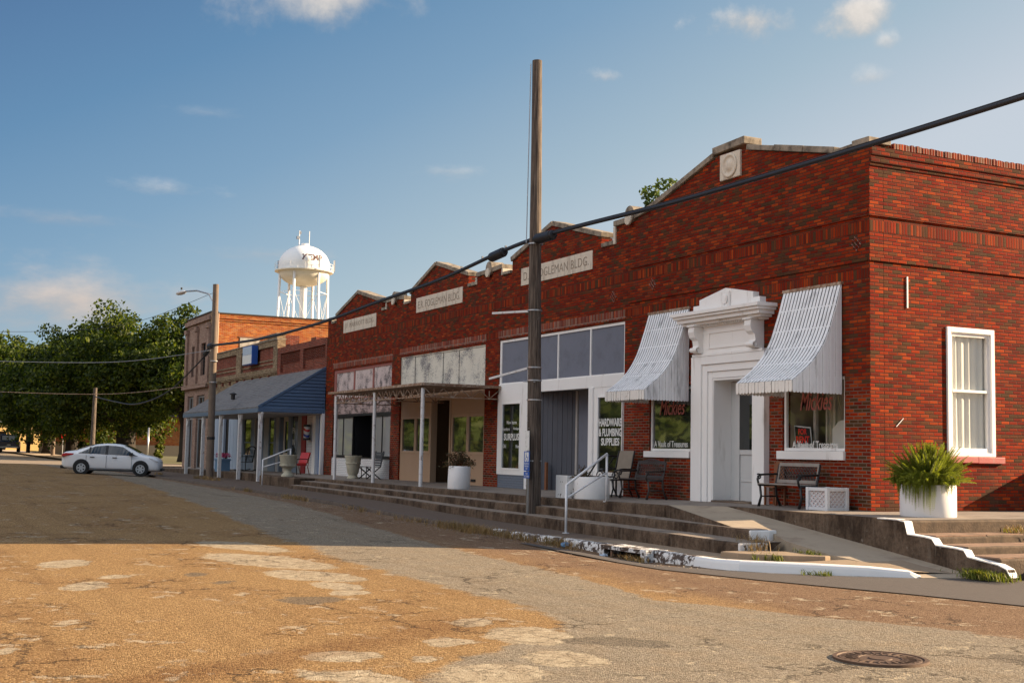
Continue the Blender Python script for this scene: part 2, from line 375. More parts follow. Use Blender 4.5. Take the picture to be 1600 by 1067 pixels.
simple('concrete_deck', (0.22, 0.185, 0.155), 0.92, var=0.22, scale=2.5, bump=0.3, bscale=70, dirt=(0.12, 0.09, 0.07), dirt_amt=0.4, dscale=2)
def walkmat():
    m, t, b = newmat('concrete_walk'); p = t.pos(); n1 = t.noise(p, 1.4, 6, .65); n2 = t.noise(p, 9, 6, .7); x = t.sep(p)[0]
    c = t.mix(n1, (.25, .185, .125), (.36, .275, .195)); c = t.mix(t.m('MULTIPLY', t.step(n2, .5, .7), .4), c, (.15, .105, .07))
    drab = t.mix(n2, (.085, .060, .045), (.165, .125, .098))
    c = t.mix(t.step(t.m('ADD', x, t.m('MULTIPLY', t.m('SUBTRACT', n1, .5), 7.0)), -1.2, -4.5), c, drab)  # pale concrete blends to a darker brown along the far stretch
    t.put(b.inputs['Base Color'], c); b.inputs['Roughness'].default_value = .93; b.inputs['Specular IOR Level'].default_value = .2
    t.put(b.inputs['Normal'], t.bump(n2, .5, .012))
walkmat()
simple('concrete_ramp', (0.36, 0.29, 0.21), 0.9, var=0.12, scale=3, bump=0.25, bscale=90, dirt=(0.24, 0.18, 0.13), dirt_amt=0.3, dscale=2)
peeling('kerb_paint', (0.75, 0.75, 0.74), (0.085, 0.06, 0.045), 0.75, 0.80, scale=9)
peeling('kerb_paint_worn', (0.72, 0.71, 0.69), (0.075, 0.05, 0.038), 0.565, 0.61, scale=10)
simple('kerb_plain', (0.105, 0.078, 0.058), 0.92, var=0.35, scale=5, bump=0.5, bscale=40, dirt=(0.05, 0.035, 0.025), dirt_amt=0.5, dscale=6)
simple('white_paint', (0.83, 0.82, 0.80), 0.55, var=0.04, scale=2, bump=0.05, bscale=30, dirt=(0.52, 0.49, 0.45), dirt_amt=0.12, dscale=2.5, streak=True)
simple('white_metal', (0.72, 0.73, 0.74), 0.4, var=0.05, scale=5, dirt=(0.45, 0.40, 0.35), dirt_amt=0.15, dscale=7)
simple('post_paint', (0.66, 0.66, 0.66), 0.5, var=0.06, scale=6, dirt=(0.30, 0.20, 0.14), dirt_amt=0.22, dscale=9)
simple('awning_back', (0.03, 0.035, 0.045), 0.7)
simple('awning_white', (0.84, 0.86, 0.88), 0.45, var=0.06, scale=7, dirt=(0.36, 0.37, 0.38), dirt_amt=0.3, dscale=5, streak=True)
simple('valance_cream', (0.80, 0.77, 0.72), 0.5, var=0.05, scale=7, dirt=(0.36, 0.3, 0.24), dirt_amt=0.15, dscale=9)
simple('grey_panel', (0.155, 0.17, 0.215), 0.7, var=0.07, scale=1.5, dirt=(0.12, 0.13, 0.165), dirt_amt=0.35, dscale=2)
simple('dark_board', (0.072, 0.078, 0.098), 0.6, var=0.12, scale=3)
peeling('pink_panel', (0.60, 0.50, 0.48), (0.12, 0.10, 0.10), 0.615, 0.66, scale=44, stretch=(1, 1, .5))
peeling('cream_panel', (0.66, 0.64, 0.55), (0.20, 0.195, 0.20), 0.60, 0.68, scale=34, stretch=(1, 1, .6), big=1.2)
simple('pink_trim', (0.30, 0.11, 0.09), 0.7, var=0.15)
peeling('rose_fascia', (0.40, 0.30, 0.28), (0.12, 0.09, 0.085), 0.56, 0.64, scale=14, stretch=(.3, 1, 1))
simple('beige_paint', (0.42, 0.28, 0.18), 0.6, var=0.05, scale=2)
simple('beige_trim', (0.46, 0.31, 0.20), 0.5, var=0.05)
simple('brown_paint', (0.085, 0.045, 0.018), 0.6, var=0.15, scale=2)
simple('black_frame', (0.012, 0.012, 0.014), 0.4, var=0.2)
simple('dark_room', (0.02, 0.017, 0.015), 0.9)
simple('rust', (0.22, 0.12, 0.07), 0.8, var=0.35, scale=14, dirt=(0.5, 0.42, 0.33), dirt_amt=0.55, dscale=9)
simple('red_sill', (0.36, 0.055, 0.05), 0.6, var=0.15, bump=0.2, dirt=(0.3, 0.14, 0.12), dirt_amt=0.3, dscale=8)
simple('shingle', (0.175, 0.172, 0.175), 0.9, var=0.25, scale=9, bump=0.4, bscale=25, dirt=(0.10, 0.10, 0.105), dirt_amt=0.5, dscale=3)
simple('step_dark', (0.12, 0.082, 0.052), 0.95, var=0.45, scale=4, bump=0.8, bscale=35, dirt=(0.05, 0.034, 0.022), dirt_amt=0.7, dscale=5)
simple('step_side', (0.28, 0.165, 0.105), 0.95, var=0.4, scale=4, bump=0.7, bscale=40, dirt=(0.09, 0.06, 0.04), dirt_amt=0.7, dscale=4)
simple('siding_blue', (0.075, 0.135, 0.235), 0.5, var=0.08, scale=4)
simple('fascia_blue', (0.10, 0.15, 0.22), 0.5, var=0.1)
simple('soffit', (0.38, 0.36, 0.34), 0.8)
simple('shop_blue', (0.16, 0.20, 0.25), 0.7, var=0.12, scale=3)
simple('shop_grey', (0.28, 0.28, 0.28), 0.7, var=0.12)
simple('board_blue', (0.33, 0.40, 0.50), 0.7, var=0.1, scale=6)
simple('shop_red', (0.26, 0.018, 0.018), 0.6)
simple('door_blue', (0.06, 0.17, 0.42), 0.5)
simple('door_grey', (0.50, 0.51, 0.51), 0.5, var=0.04)
simple('curtain', (0.72, 0.70, 0.64), 0.9, var=0.04)
simple('room_wall', (0.42, 0.35, 0.27), 0.9, var=0.2, scale=1.5)
simple('room_trim', (0.55, 0.5, 0.43), 0.8)
simple('roof_tar', (0.06, 0.055, 0.05), 0.9)
simple('board_up', (0.45, 0.42, 0.36), 0.8, var=0.25, scale=6, dirt=(0.2, 0.17, 0.14), dirt_amt=0.5, streak=True)
simple('sign_pale', (0.42, 0.50, 0.60), 0.5); simple('sign_white', (0.7, 0.7, 0.68), 0.5); simple('sign_blue', (0.02, 0.10, 0.42), 0.4)
simple('letter_white', (0.75, 0.75, 0.72), 0.5, var=0.1, scale=30, dirt=(0.4, 0.4, 0.38), dirt_amt=0.25, dscale=20)
simple('letter_red', (0.55, 0.17, 0.15), 0.5); simple('letter_bright_red', (0.75, 0.02, 0.015), 0.5); simple('black_card', (0.01, 0.01, 0.01), 0.5)
simple('iron_black', (0.014, 0.013, 0.013), 0.45, var=0.3, spec=0.5)
simple('iron_brown', (0.045, 0.034, 0.03), 0.5, var=0.25)
simple('bench_wood', (0.26, 0.23, 0.20), 0.6, var=0.3, scale=8)
simple('wood_brown', (0.20, 0.075, 0.03), 0.6, var=0.3, scale=8)
simple('sling', (0.25, 0.21, 0.165), 0.9, var=0.2, scale=9, bump=0.3, bscale=150)
simple('planter_white', (0.82, 0.815, 0.81), 0.5, var=0.05, scale=4, bump=0.1, bscale=25)
peeling('box_white', (0.74, 0.74, 0.73), (0.10, 0.07, 0.05), 0.70, 0.74, scale=11)
simple('lattice_white', (0.66, 0.67, 0.68), 0.55, var=0.05); simple('lattice_pink', (0.55, 0.47, 0.47), 0.7)
simple('urn_stone', (0.46, 0.44, 0.34), 0.85, var=0.12, scale=9, bump=0.3, bscale=50, dirt=(0.28, 0.25, 0.18), dirt_amt=0.3)
simple('red_vinyl', (0.45, 0.012, 0.016), 0.35); simple('soil', (0.04, 0.028, 0.02), 1.0)
simple('blue_plastic', (0.11, 0.22, 0.36), 0.4); simple('slate_slat', (0.06, 0.065, 0.075), 0.5)
simple('cable_black', (0.012, 0.013, 0.018), 0.5); simple('steel', (0.42, 0.43, 0.44), 0.35, metal=0.7)
simple('tank_white', (0.84, 0.84, 0.83), 0.5, var=0.03, scale=0.4, dirt=(0.62, 0.57, 0.47), dirt_amt=0.15, dscale=0.4, streak=True)
simple('tank_cream', (0.74, 0.70, 0.60), 0.6); simple('tank_letter', (0.22, 0.14, 0.14), 0.6)
simple('house_yellow', (0.62, 0.42, 0.16), 0.8); simple('house_white', (0.55, 0.55, 0.54), 0.8); simple('house_roof', (0.12, 0.115, 0.12), 0.9)
simple('lawn', (0.12, 0.11, 0.045), 0.95, var=0.45, scale=0.7); simple('dirt_ground', (0.28, 0.20, 0.12), 0.95, var=0.3, scale=0.5)
simple('iron_cover', (0.10, 0.060, 0.038), 0.7, metal=0.2, var=0.3, scale=20, bump=0.3, bscale=80)
simple('side_asphalt', (0.075, 0.062, 0.055), 0.9, var=0.25, scale=14, bump=0.5, bscale=140)
simple('car_white', (0.82, 0.83, 0.84), 0.22, var=0.01); simple('car_dark', (0.012, 0.012, 0.013), 0.5); simple('tyre', (0.018, 0.018, 0.019), 0.85)
simple('alloy', (0.5, 0.51, 0.52), 0.35, metal=0.6); simple('lamp_red', (0.5, 0.012, 0.02), 0.2); simple('lamp_clear', (0.55, 0.57, 0.6), 0.1)
simple('truck_blue', (0.02, 0.028, 0.06), 0.25); simple('amber', (0.7, 0.2, 0.03), 0.3)

def glass(name, dark=True, tint=(0.012, 0.014, 0.013), spec=1.0):
    m, t, b = newmat(name)
    if dark:
        b.inputs['Base Color'].default_value = col(tint); b.inputs['Roughness'].default_value = 0.03; b.inputs['Specular IOR Level'].default_value = spec
        b.inputs['IOR'].default_value = 1.55
        p = t.pos(); t.put(b.inputs['Normal'], t.bump(t.noise(p, 1.6, 2), 0.05, 0.02))
    else:
        out = m.node_tree.nodes['Material Output']; tr = t.node('ShaderNodeBsdfTransparent'); gl = t.node('ShaderNodeBsdfGlossy')
        tr.inputs[0].default_value = col(tint); gl.inputs['Roughness'].default_value = 0.02; gl.inputs['Color'].default_value = (1, 1, 1, 1)
        g = t.node('ShaderNodeNewGeometry'); co = t.m('ABSOLUTE', t.vm('DOT_PRODUCT', g.outputs['Normal'], g.outputs['Incoming'])); fr = t.m('ADD', 0.05, t.m('MULTIPLY', 0.9, t.m('POWER', t.m('SUBTRACT', 1.0, co), 5.0)))
        mx = t.node('ShaderNodeMixShader'); t.put(mx.inputs[0], fr); t.l.new(tr.outputs[0], mx.inputs[1]); t.l.new(gl.outputs[0], mx.inputs[2])
        t.l.new(mx.outputs[0], out.inputs[0])
glass('glass_dark'); glass('glass_mirror', True, (0.03, 0.034, 0.03), 2.0); glass('glass_clear', False, (0.92, 0.93, 0.92)); glass('glass_pale', True, (0.30, 0.30, 0.29), 1.0); glass('car_glass', True, (0.02, 0.025, 0.026), 1.0)

def leafmat(name, c1, c2, c3, trans=0.35, rough=0.6):
    m, t, b = newmat(name)
    g = t.node('ShaderNodeNewGeometry')
    rc = t.ramp(g.outputs['Random Per Island'], [(0.0, c1), (0.5, c2), (1.0, c3)])
    big = t.noise(g.outputs['Position'], 0.9, 2)
    rc = t.mix(t.step(big, 0.35, 0.65), t.mix(1.0, rc, (0.72, 0.75, 0.7), 'MULTIPLY'), rc)
    t.put(b.inputs['Base Color'], rc); b.inputs['Roughness'].default_value = rough; b.inputs['Specular IOR Level'].default_value = 0.3
    out = m.node_tree.nodes['Material Output']; tl = t.node('ShaderNodeBsdfTranslucent'); t.put(tl.inputs[0], t.mix(1.0, rc, (1.3, 1.35, 0.5), 'MULTIPLY'))
    mx = t.node('ShaderNodeMixShader'); mx.inputs[0].default_value = trans; t.l.new(b.outputs[0], mx.inputs[1]); t.l.new(tl.outputs[0], mx.inputs[2]); t.l.new(mx.outputs[0], out.inputs[0])
leafmat('leaf_oak', (0.020, 0.038, 0.006), (0.045, 0.074, 0.009), (0.15, 0.175, 0.018), 0.45)
leafmat('leaf_bright', (0.05, 0.085, 0.015), (0.08, 0.12, 0.02), (0.12, 0.15, 0.03))
leafmat('leaf_yellow', (0.12, 0.14, 0.02), (0.17, 0.19, 0.03), (0.08, 0.11, 0.02))
leafmat('fern_green', (0.17, 0.20, 0.03), (0.25, 0.28, 0.04), (0.36, 0.38, 0.07), 0.45)
leafmat('dry_leaf', (0.07, 0.065, 0.03), (0.12, 0.09, 0.045), (0.09, 0.035, 0.02), 0.3)
leafmat('dry_straw', (0.34, 0.22, 0.10), (0.24, 0.145, 0.07), (0.42, 0.30, 0.15), 0.2)
leafmat('weed_green', (0.10, 0.13, 0.02), (0.16, 0.18, 0.03), (0.22, 0.2, 0.05), 0.35)
leafmat('petal_pink', (0.5, 0.05, 0.2), (0.6, 0.12, 0.3), (0.35, 0.03, 0.15), 0.3)
simple('bark', (0.028, 0.022, 0.017), 0.95, var=0.4, scale=5, bump=0.7, bscale=12)
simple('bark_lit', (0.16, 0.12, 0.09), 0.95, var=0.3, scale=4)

def polewood():
    m, t, b = newmat('pole_wood'); p = t.pos()
    v = t.vm('MULTIPLY', p, (14.0, 14.0, 0.5)); n = t.noise(v, 2.2, 6, 0.65); n2 = t.noise(p, 1.3, 4)
    c = t.mix(t.step(n, 0.35, 0.7), (0.042, 0.031, 0.024), (0.19, 0.147, 0.115))
    c = t.mix(t.m('MULTIPLY', t.step(n2, 0.5, 0.75), 0.6), c, (0.075, 0.05, 0.036))
    t.put(b.inputs['Base Color'], c); b.inputs['Roughness'].default_value = 0.9; t.put(b.inputs['Normal'], t.bump(n, 0.9, 0.02))
polewood()

def roadmat():
    m, t, b = newmat('road_chipseal'); p = t.pos(); xyz = t.sep(p); X, Y = xyz[0], xyz[1]
    n1 = t.noise(p, 0.55, 5, 0.6); n2 = t.noise(p, 2.2, 5, 0.65); n3 = t.noise(p, 7.0, 5, 0.7)
    wob = t.m('ADD', t.m('MULTIPLY', t.m('SUBTRACT', n1, 0.5), 1.5), t.m('MULTIPLY', t.m('SUBTRACT', n2, 0.5), 0.9))
    wob = t.m('ADD', wob, t.m('MULTIPLY', t.m('SUBTRACT', n3, 0.5), 0.4))
    grain = t.node('ShaderNodeTexVoronoi', feature='F1'); t.put(grain.inputs['Vector'], p); grain.inputs['Scale'].default_value = 78.0
    gcol = t.sep(grain.outputs['Color'])[0]
    tan = t.ramp(gcol, [(0.0, (0.12, 0.066, 0.025)), (0.35, (0.22, 0.126, 0.049)), (0.7, (0.315, 0.188, 0.076)), (1.0, (0.50, 0.34, 0.155))])
    tan = t.mix(t.m('MULTIPLY', t.step(n1, 0.40, 0.70), 0.45), tan, t.mix(1.0, tan, (0.70, 0.58, 0.5), 'MULTIPLY'))
    grey = t.ramp(gcol, [(0.0, (0.115, 0.092, 0.064)), (0.5, (0.21, 0.174, 0.126)), (1.0, (0.37, 0.315, 0.235))])
    pale = t.ramp(gcol, [(0.0, (0.31, 0.25, 0.165)), (0.5, (0.43, 0.355, 0.245)), (1.0, (0.56, 0.475, 0.34))])
    rust = t.ramp(gcol, [(0.0, (0.075, 0.040, 0.023)), (0.5, (0.15, 0.088, 0.052)), (1.0, (0.30, 0.20, 0.13))])
    def line(pts, v):                                  # piecewise-linear function of X
        n = t.node('ShaderNodeFloatCurve'); x0, x1 = pts[0][0], pts[-1][0]
        cv = n.mapping.curves[0]
        ys = [q[1] for q in pts]; lo, hi = min(ys) - 0.01, max(ys) + 0.01
        while len(cv.points) < len(pts): cv.points.new(0.5, 0.5)
        for k, q in enumerate(pts): cv.points[k].location = ((q[0] - x0) / (x1 - x0), (q[1] - lo) / (hi - lo)); cv.points[k].handle_type = 'VECTOR'
        n.mapping.update()
        t.put(n.inputs['Value'], t.m('DIVIDE', t.m('SUBTRACT', v, x0), x1 - x0, clamp=True))
        return t.m('ADD', t.m('MULTIPLY', n.outputs[0], hi - lo), lo)
    lo = line([(-80, -7.6), (-41, -7.1), (-6.6, -9.6), (0.5, -10.1), (5.0, -10.0), (7.0, -10.2), (8.5, -12.4), (14, -16.0), (40, -24)], X)
    hi = line([(-80, -5.2), (-41, -5.4), (-14, -6.3), (-2.8, -7.4), (1.7, -7.6), (5.3, -8.2), (7.5, -7.0), (9.5, -6.2), (14, -4.0), (40, 0)], X)
    strip = t.m('MULTIPLY', t.step(t.m('SUBTRACT', t.m('ADD', Y, t.m('MULTIPLY', wob, 0.5)), lo), -0.10, 0.12), t.step(t.m('SUBTRACT', hi, t.m('ADD', Y, t.m('MULTIPLY', wob, 0.5))), -0.06, 0.06))
    c = t.mix(t.m('MULTIPLY', t.step(t.m('ADD', Y, wob), -8.3, -6.6), 0.85), tan, rust)
    strip = t.m('MULTIPLY', strip, t.m('ADD', 0.55, t.m('MULTIPLY', n2, 0.75), clamp=True))
    c = t.mix(strip, c, grey)
    # fine darker streaks left by tyres along the street, and oil drips
    trk = t.noise(t.vm('MULTIPLY', p, (0.10, 1.6, 1.0)), 1.3, 5, 0.6)
    c = t.mix(t.m('MULTIPLY', t.step(trk, 0.5, 0.68), 0.38), c, t.mix(1.0, c, (0.66, 0.62, 0.60), 'MULTIPLY'))
    oil = t.noise(t.vm('ADD', p, (3.0, 9.0, 0.0)), 1.9, 4, 0.55)
    c = t.mix(t.m('MULTIPLY', t.step(oil, 0.70, 0.78), 0.6), c, (0.05, 0.038, 0.028))
    # worn pale patches where the seal coat has come off
    pw = t.vm('ADD', p, t.vm('SCALE', t.vm('SUBTRACT', t.noise(p, 2.6, 7, 0.72, out=1), (0.5, 0.5, 0.5)), 0.62))
    def patch(cx, cy, rx, ry, ang):
        v = t.vm('SUBTRACT', pw, (cx, cy, 0)); s = t.sep(v); ca, sa = math.cos(ang), math.sin(ang)
        a = t.m('ADD', t.m('MULTIPLY', s[0], ca), t.m('MULTIPLY', s[1], sa)); e = t.m('SUBTRACT', t.m('MULTIPLY', s[1], ca), t.m('MULTIPLY', s[0], sa))
        return t.step(t.vm('LENGTH', t.comb(t.m('DIVIDE', a, rx), t.m('DIVIDE', e, ry), 0.0)), 1.06, 0.92)
    A = 1.13
    pm = None
    for (cx, cy, rx, ry, ang) in [(-1.05, -14.0, .36, .6, A), (1.9, -14.15, .27, .5, A), (0.9, -13.65, .2, .26, A), (7.9, -13.0, .30, .26, A), (8.27, -12.4, .14, .14, 0), (7.5, -11.85, .24, .24, A), (8.4, -14.5, .12, .1, 0), (3.6, -11.4, .24, .28, A),
                                  (6.6, -15.5, .12, .2, A), (8.67, -11.3, .34, .42, A), (7.4, -11.0, .40, .6, A), (9.1, -12.2, .45, .5, A), (-3.2, -10.9, .5, 1.2, 1.9), (-0.6, -11.2, .62, 1.5, 1.9), (1.6, -11.2, .5, .9, 1.9), (2.9, -11.3, .3, .5, 1.9), (8.9, -13.2, .5, .28, .5), (6.4, -11.1, .22, .3, 1)]:
        q = patch(cx, cy, rx, ry, ang); pm = q if pm is None else t.m('MAXIMUM', pm, q)
    wear = t.m('MULTIPLY', t.step(t.m('ADD', n2, t.m('MULTIPLY', n3, 0.35)), 0.76, 0.80), t.m('MULTIPLY', t.step(n1, 0.46, 0.56), 0.75))
    pale = t.mix(t.step(n3, 0.42, 0.62), t.mix(1.0, pale, (0.80, 0.77, 0.74), 'MULTIPLY'), pale)
    c = t.mix(t.m('MULTIPLY', t.m('MAXIMUM', pm, wear), t.m('ADD', 0.72, t.m('MULTIPLY', n2, 0.4), clamp=True)), c, pale)
    dk = None
    for (cx, cy, rx, ry, ang) in [(4.15, -12.05, .38, .36, 1.0), (2.05, -12.5, .13, .2, 1), (1.0, -12.6, .16, .25, 1), (10.2, -7.4, .5, .35, .3), (8.0, -10.4, .5, .3, .9)]:
        q = patch(cx, cy, rx, ry, ang); dk = q if dk is None else t.m('MAXIMUM', dk, q)
    c = t.mix(t.m('MULTIPLY', dk, 0.75), c, t.mix(1.0, grey, (0.55, 0.53, 0.52), 'MULTIPLY'))
    # tyre-worn darker band and cracks
    band = t.m('MULTIPLY', t.step(t.m('ABSOLUTE', t.m('ADD', t.m('SUBTRACT', t.m('ADD', X, t.m('MULTIPLY', Y, 0.55)), 0.35), t.m('MULTIPLY', wob, 0.4))), 0.55, 0.1), t.m('MULTIPLY', t.step(Y, -10.6, -11.8), 0.55))
    c = t.mix(band, c, t.mix(1.0, c, (0.62, 0.5, 0.42), 'MULTIPLY'))
    vo = t.node('ShaderNodeTexVoronoi', feature='DISTANCE_TO_EDGE'); t.put(vo.inputs['Vector'], pw); vo.inputs['Scale'].default_value = 1.1
    vo2 = t.node('ShaderNodeTexVoronoi', feature='DISTANCE_TO_EDGE'); t.put(vo2.inputs['Vector'], pw); vo2.inputs['Scale'].default_value = 3.6
    crk = t.m('MULTIPLY', t.step(vo.outputs['Distance'], 0.022, 0.004), t.step(n1, 0.50, 0.58))
    crk2 = t.m('MULTIPLY', t.step(vo2.outputs['Distance'], 0.03, 0.008), t.m('MAXIMUM', t.m('MULTIPLY', pm, 0.7), t.m('MULTIPLY', strip, t.step(n2, 0.56, 0.66))))
    ck = t.m('MAXIMUM', crk, crk2)
    c = t.mix(t.m('MULTIPLY', ck, 0.75), c, (0.035, 0.024, 0.017))
    t.put(b.inputs['Base Color'], c); b.inputs['Roughness'].default_value = 0.93; b.inputs['Specular IOR Level'].default_value = 0.2
    gd = t.m('SUBTRACT', 1.0, t.m('MULTIPLY', grain.outputs['Distance'], 1.3))
    h = t.m('ADD', t.m('MULTIPLY', gd, 0.6), t.m('MULTIPLY', t.m('MAXIMUM', pm, wear), -0.9)); h = t.m('ADD', h, t.m('MULTIPLY', ck, -1.2))
    t.put(b.inputs['Normal'], t.bump(h, 0.75, 0.016))
roadmat()

# ------------------------------------------------------------------ ground, road, kerb, steps
def base_z(x): return lerp(x, [-300, -140, -105, -75, -60, -45, -24, -16, -12, -8, 0, 40], [.95, .78, .62, .45, .36, .28, .20, .15, .08, 0, -.05, -.05])
def road_z(x, y):
    c = max(0.0, 1 - ((y + 10.5) / 5.8) ** 2) * lerp(x, [-60, -40, -25, -5, 10], [.10, .16, .15, .07, .03])
    return base_z(x) + c - .11 * math.exp(-((x + .85) / 1.3) ** 2 - ((y + 5.0) / .45) ** 2)
def walk_z(x): return lerp(x, [-60, -35, -22, -15, -11, -5, 2], [.38, .34, .30, .25, .13, .08, .08])
gx = list(np.arange(-64, -20, 2.0)) + list(np.arange(-20, -4, 1.0)) + list(np.arange(-4, 4, .4)) + list(np.arange(4, 30.1, 1.0)); gy = list(np.arange(-44, -17, 3.0)) + list(np.arange(-17, -6.1, 0.5)) + list(np.arange(-6, -4, .2)) + [-4, -3, -2] + [-1.0, 0, 3, 8, 14, 22]
mb = MB(); vs = [(x, y, road_z(x, y)) for y in gy for x in gx]; nx = len(gx)
mb.add(vs, [(j * nx + i, j * nx + i + 1, (j + 1) * nx + i + 1, (j + 1) * nx + i) for j in range(len(gy) - 1) for i in range(nx - 1)])
tag(mb.build('road', 'road_chipseal', smooth=True, recalc=False), kind='structure')
fx = [-900, -300, -200, -140, -105, -75, -62, -30, 0, 45, 200]; fy = [-600, -120, -60, -30, -10, 0, 10, 30, 60, 150, 700]
mb = MB(); mb.add([(x, y, base_z(x) - (0.30 if x > -60 else 0.05)) for y in fy for x in fx], [(j * 11 + i, j * 11 + i + 1, (j + 1) * 11 + i + 1, (j + 1) * 11 + i) for j in range(10) for i in range(10)])
tag(mb.build('ground', 'dirt_ground', recalc=False), kind='structure')
def sheet(name, x0, x1, y0, y1, dz, m, n=8):
    mb = MB(); k = n + 1
    mb.add([(x0 + (x1 - x0) * i / n, y, base_z(x0 + (x1 - x0) * i / n) + dz) for y in (y0, y1) for i in range(k)], [(i, i + 1, k + i + 1, k + i) for i in range(n)])
    return tag(mb.build(name, m, recalc=False), kind='structure')
simple('far_asphalt', (0.24, 0.185, 0.13), 0.93, var=0.25, scale=1.5); simple('far_walk', (0.42, 0.32, 0.22), 0.9)
sheet('far_road', -300, -64, -20, -4.2, 0.02, 'far_asphalt', 12)
sheet('cross_street', -71, -64, -4.2, 80, 0.03, 'far_asphalt', 4)
sheet('lawn', -170, -71.4, 0.5, 60, 0.06, 'lawn', 8)
sheet('far_pavement', -170, -71.4, -3.6, -1.0, 0.10, 'far_walk', 8)

# dark asphalt apron of the side street, a sheet 4 mm over the road
mb = MB(); top = [(-3.4, -5.35), (0.2, -5.0), (1.75, -4.95), (2.6, -4.35), (3.3, -3.5), (3.75, -2.55), (4.6, -1.2), (6.5, 2.5), (14, 16)]; bot = [(-3.4, -5.55), (0.6, -5.8), (1.8, -5.8), (3.5, -5.25), (4.3, -4.9), (5.5, -4.4), (7.0, -3.95), (11.0, -2.2), (24, 4)]
n = len(top); vs = []
for (a, b2) in zip(top, bot):
    for k in range(5):
        f = k / 4; x = a[0] + (b2[0] - a[0]) * f; y = a[1] + (b2[1] - a[1]) * f; vs.append((x, y, road_z(x, y) + 0.012))
mb.add(vs, [(i * 5 + k, (i + 1) * 5 + k, (i + 1) * 5 + k + 1, i * 5 + k + 1) for i in range(n - 1) for k in range(4)])
tag(mb.build('side_street', 'side_asphalt', recalc=False), kind='structure')

# sidewalk between kerb and steps
mb = MB(); xs = list(np.arange(-57, -6.9, 2.5)) + [-5, -3, -1, 1.0, 1.8]
k0 = [(x, lerp(x, [-57, -30, -16, -4.5, -.6, 1.8], [-5.05, -5.1, -5.05, -4.78, -4.62, -4.62])) for x in xs]
for (x, y) in k0: pass
n = len(xs); vs = [(x, y, walk_z(x)) for (x, y) in k0] + [(x, -2.0, walk_z(x)) for x in xs]
mb.add(vs, [(i, i + 1, n + i + 1, n + i) for i in range(n - 1)])
pts = [(1.8, -4.62, .08), (2.4, -4.2, .08), (3.1, -3.55, .08), (3.62, -2.8, .05), (3.9, -1.72, .0), (2.6, -1.72, .16), (1.8, -2.0, .08)]
mb.add(pts, [tuple(range(7))])
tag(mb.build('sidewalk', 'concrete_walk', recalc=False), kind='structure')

# kerb: one sweep, three paint states in separate lengths
def kerb(name, pts, m, label=None, w=0.20):
    mb = MB(); n = len(pts); vs = []; fs = []
    for i, (x, y, zt, zb) in enumerate(pts):
        a = Vector(pts[max(i - 1, 0)][:2]); b2 = Vector(pts[min(i + 1, n - 1)][:2]); d = (b2 - a).normalized(); nr = Vector((d.y, -d.x))
        for (o, z) in ((-w, zt - .25), (-w, zt), (-0.05, zt + .002), (-0.015, zt - .015), (0.0, zt - .05), (0.03, zb - .06)):
            vs.append((x + nr.x * o, y + nr.y * o, z))
    for i in range(n - 1):
        for k in range(5): fs.append((i * 6 + k, i * 6 + k + 1, (i + 1) * 6 + k + 1, (i + 1) * 6 + k))
    fs.append(tuple(range(6))); fs.append(tuple((n - 1) * 6 + k for k in range(5, -1, -1)))
    mb.add(vs, fs)
    o = mb.build(name, m); return tag(o, kind='structure')
def kp(x): return (x, lerp(x, [-57, -30, -16, -4.5, -.6, 1.8], [-5.08, -5.13, -5.08, -4.82, -4.66, -4.72]), walk_z(x) + 0.012, road_z(x, -5.2) - 0.0)
kerb('kerb', [kp(x) for x in (-57, -50, -43, -36, -30, -25, -20, -16, -12, -9, -6.0)], 'kerb_plain')
kerb('kerb', [kp(x) for x in (-6.0, -5, -4, -3, -2.2, -1.62)], 'kerb_paint_worn')
kerb('kerb', [kp(x) for x in (-0.1, 0.5, 1.1)], 'kerb_paint_worn')
kerb('kerb', [kp(1.1), kp(1.6), (2.1, -4.58, .105, -.06), (2.55, -4.2, .11, -.06), (3.0, -3.75, .11, -.06), (3.45, -3.2, .10, -.06), (3.78, -2.72, .06, -.06), (3.86, -2.55, -.02, -.06)], 'kerb_paint')
mb = MB(); zt = walk_z(-1) + .02                                # storm inlet: lintel on two jambs over a dark mouth
mb.box(-1.62, -0.1, -4.86, -4.40, zt - .07, zt); mb.box(-1.62, -1.45, -4.86, -4.40, -.3, zt - .07); mb.box(-0.26, -0.1, -4.86, -4.40, -.3, zt - .07)
inlet = thing('storm_inlet', 'storm drain opening under a chipped white kerb slab', 'drain', (-0.86, -4.7, 0))
mb.build('surround', 'kerb_paint_worn', inlet, bevel=0.012)
mb = MB(); mb.box(-1.45, -0.26, -4.50, -4.42, -.3, zt - .071); mb.build('opening', 'dark_room', inlet)
mb = MB(); mb.box(-1.32, -1.28, -4.80, -4.76, -.1, zt - .071); mb.build('bar', 'rust', inlet)

# steps: three treads with slightly uneven joints
def stepline(xs, yf, zs, name, mside='concrete_riser', mtop='concrete_tread', yb=-1.2, zb=-.3, seed=1, kind='structure'):
    mb = MB(); r2 = random.Random(seed); n = len(xs); vs = []; fs = []
    for x in xs:
        jy = r2.uniform(-.012, .012); z = zs(x) + r2.uniform(-.006, .006)
        y = yf(x) + jy
        for q in ((y - .004, zb), (y, z - .035), (y + .012, z - .008), (y + .04, z), (yb(x) if callable(yb) else yb, z)): vs.append((x, q[0], q[1]))
    for i in range(n - 1):
        for k in range(4): fs.append((i * 5 + k, i * 5 + k + 1, (i + 1) * 5 + k + 1, (i + 1) * 5 + k))
    s = len(fs); mb.add(vs, fs + [tuple(range(5)) + (), tuple((n - 1) * 5 + k for k in range(4, -1, -1))])
    mb.mi = [1 if (i < s and i % 4 == 3) else 0 for i in range(len(mb.f))]
    return mb.build(name, [mside, mtop])
steps = thing('concrete_steps', 'long flight of dark stained concrete steps in front of the brick shops', 'steps', (-12, -3, 0))
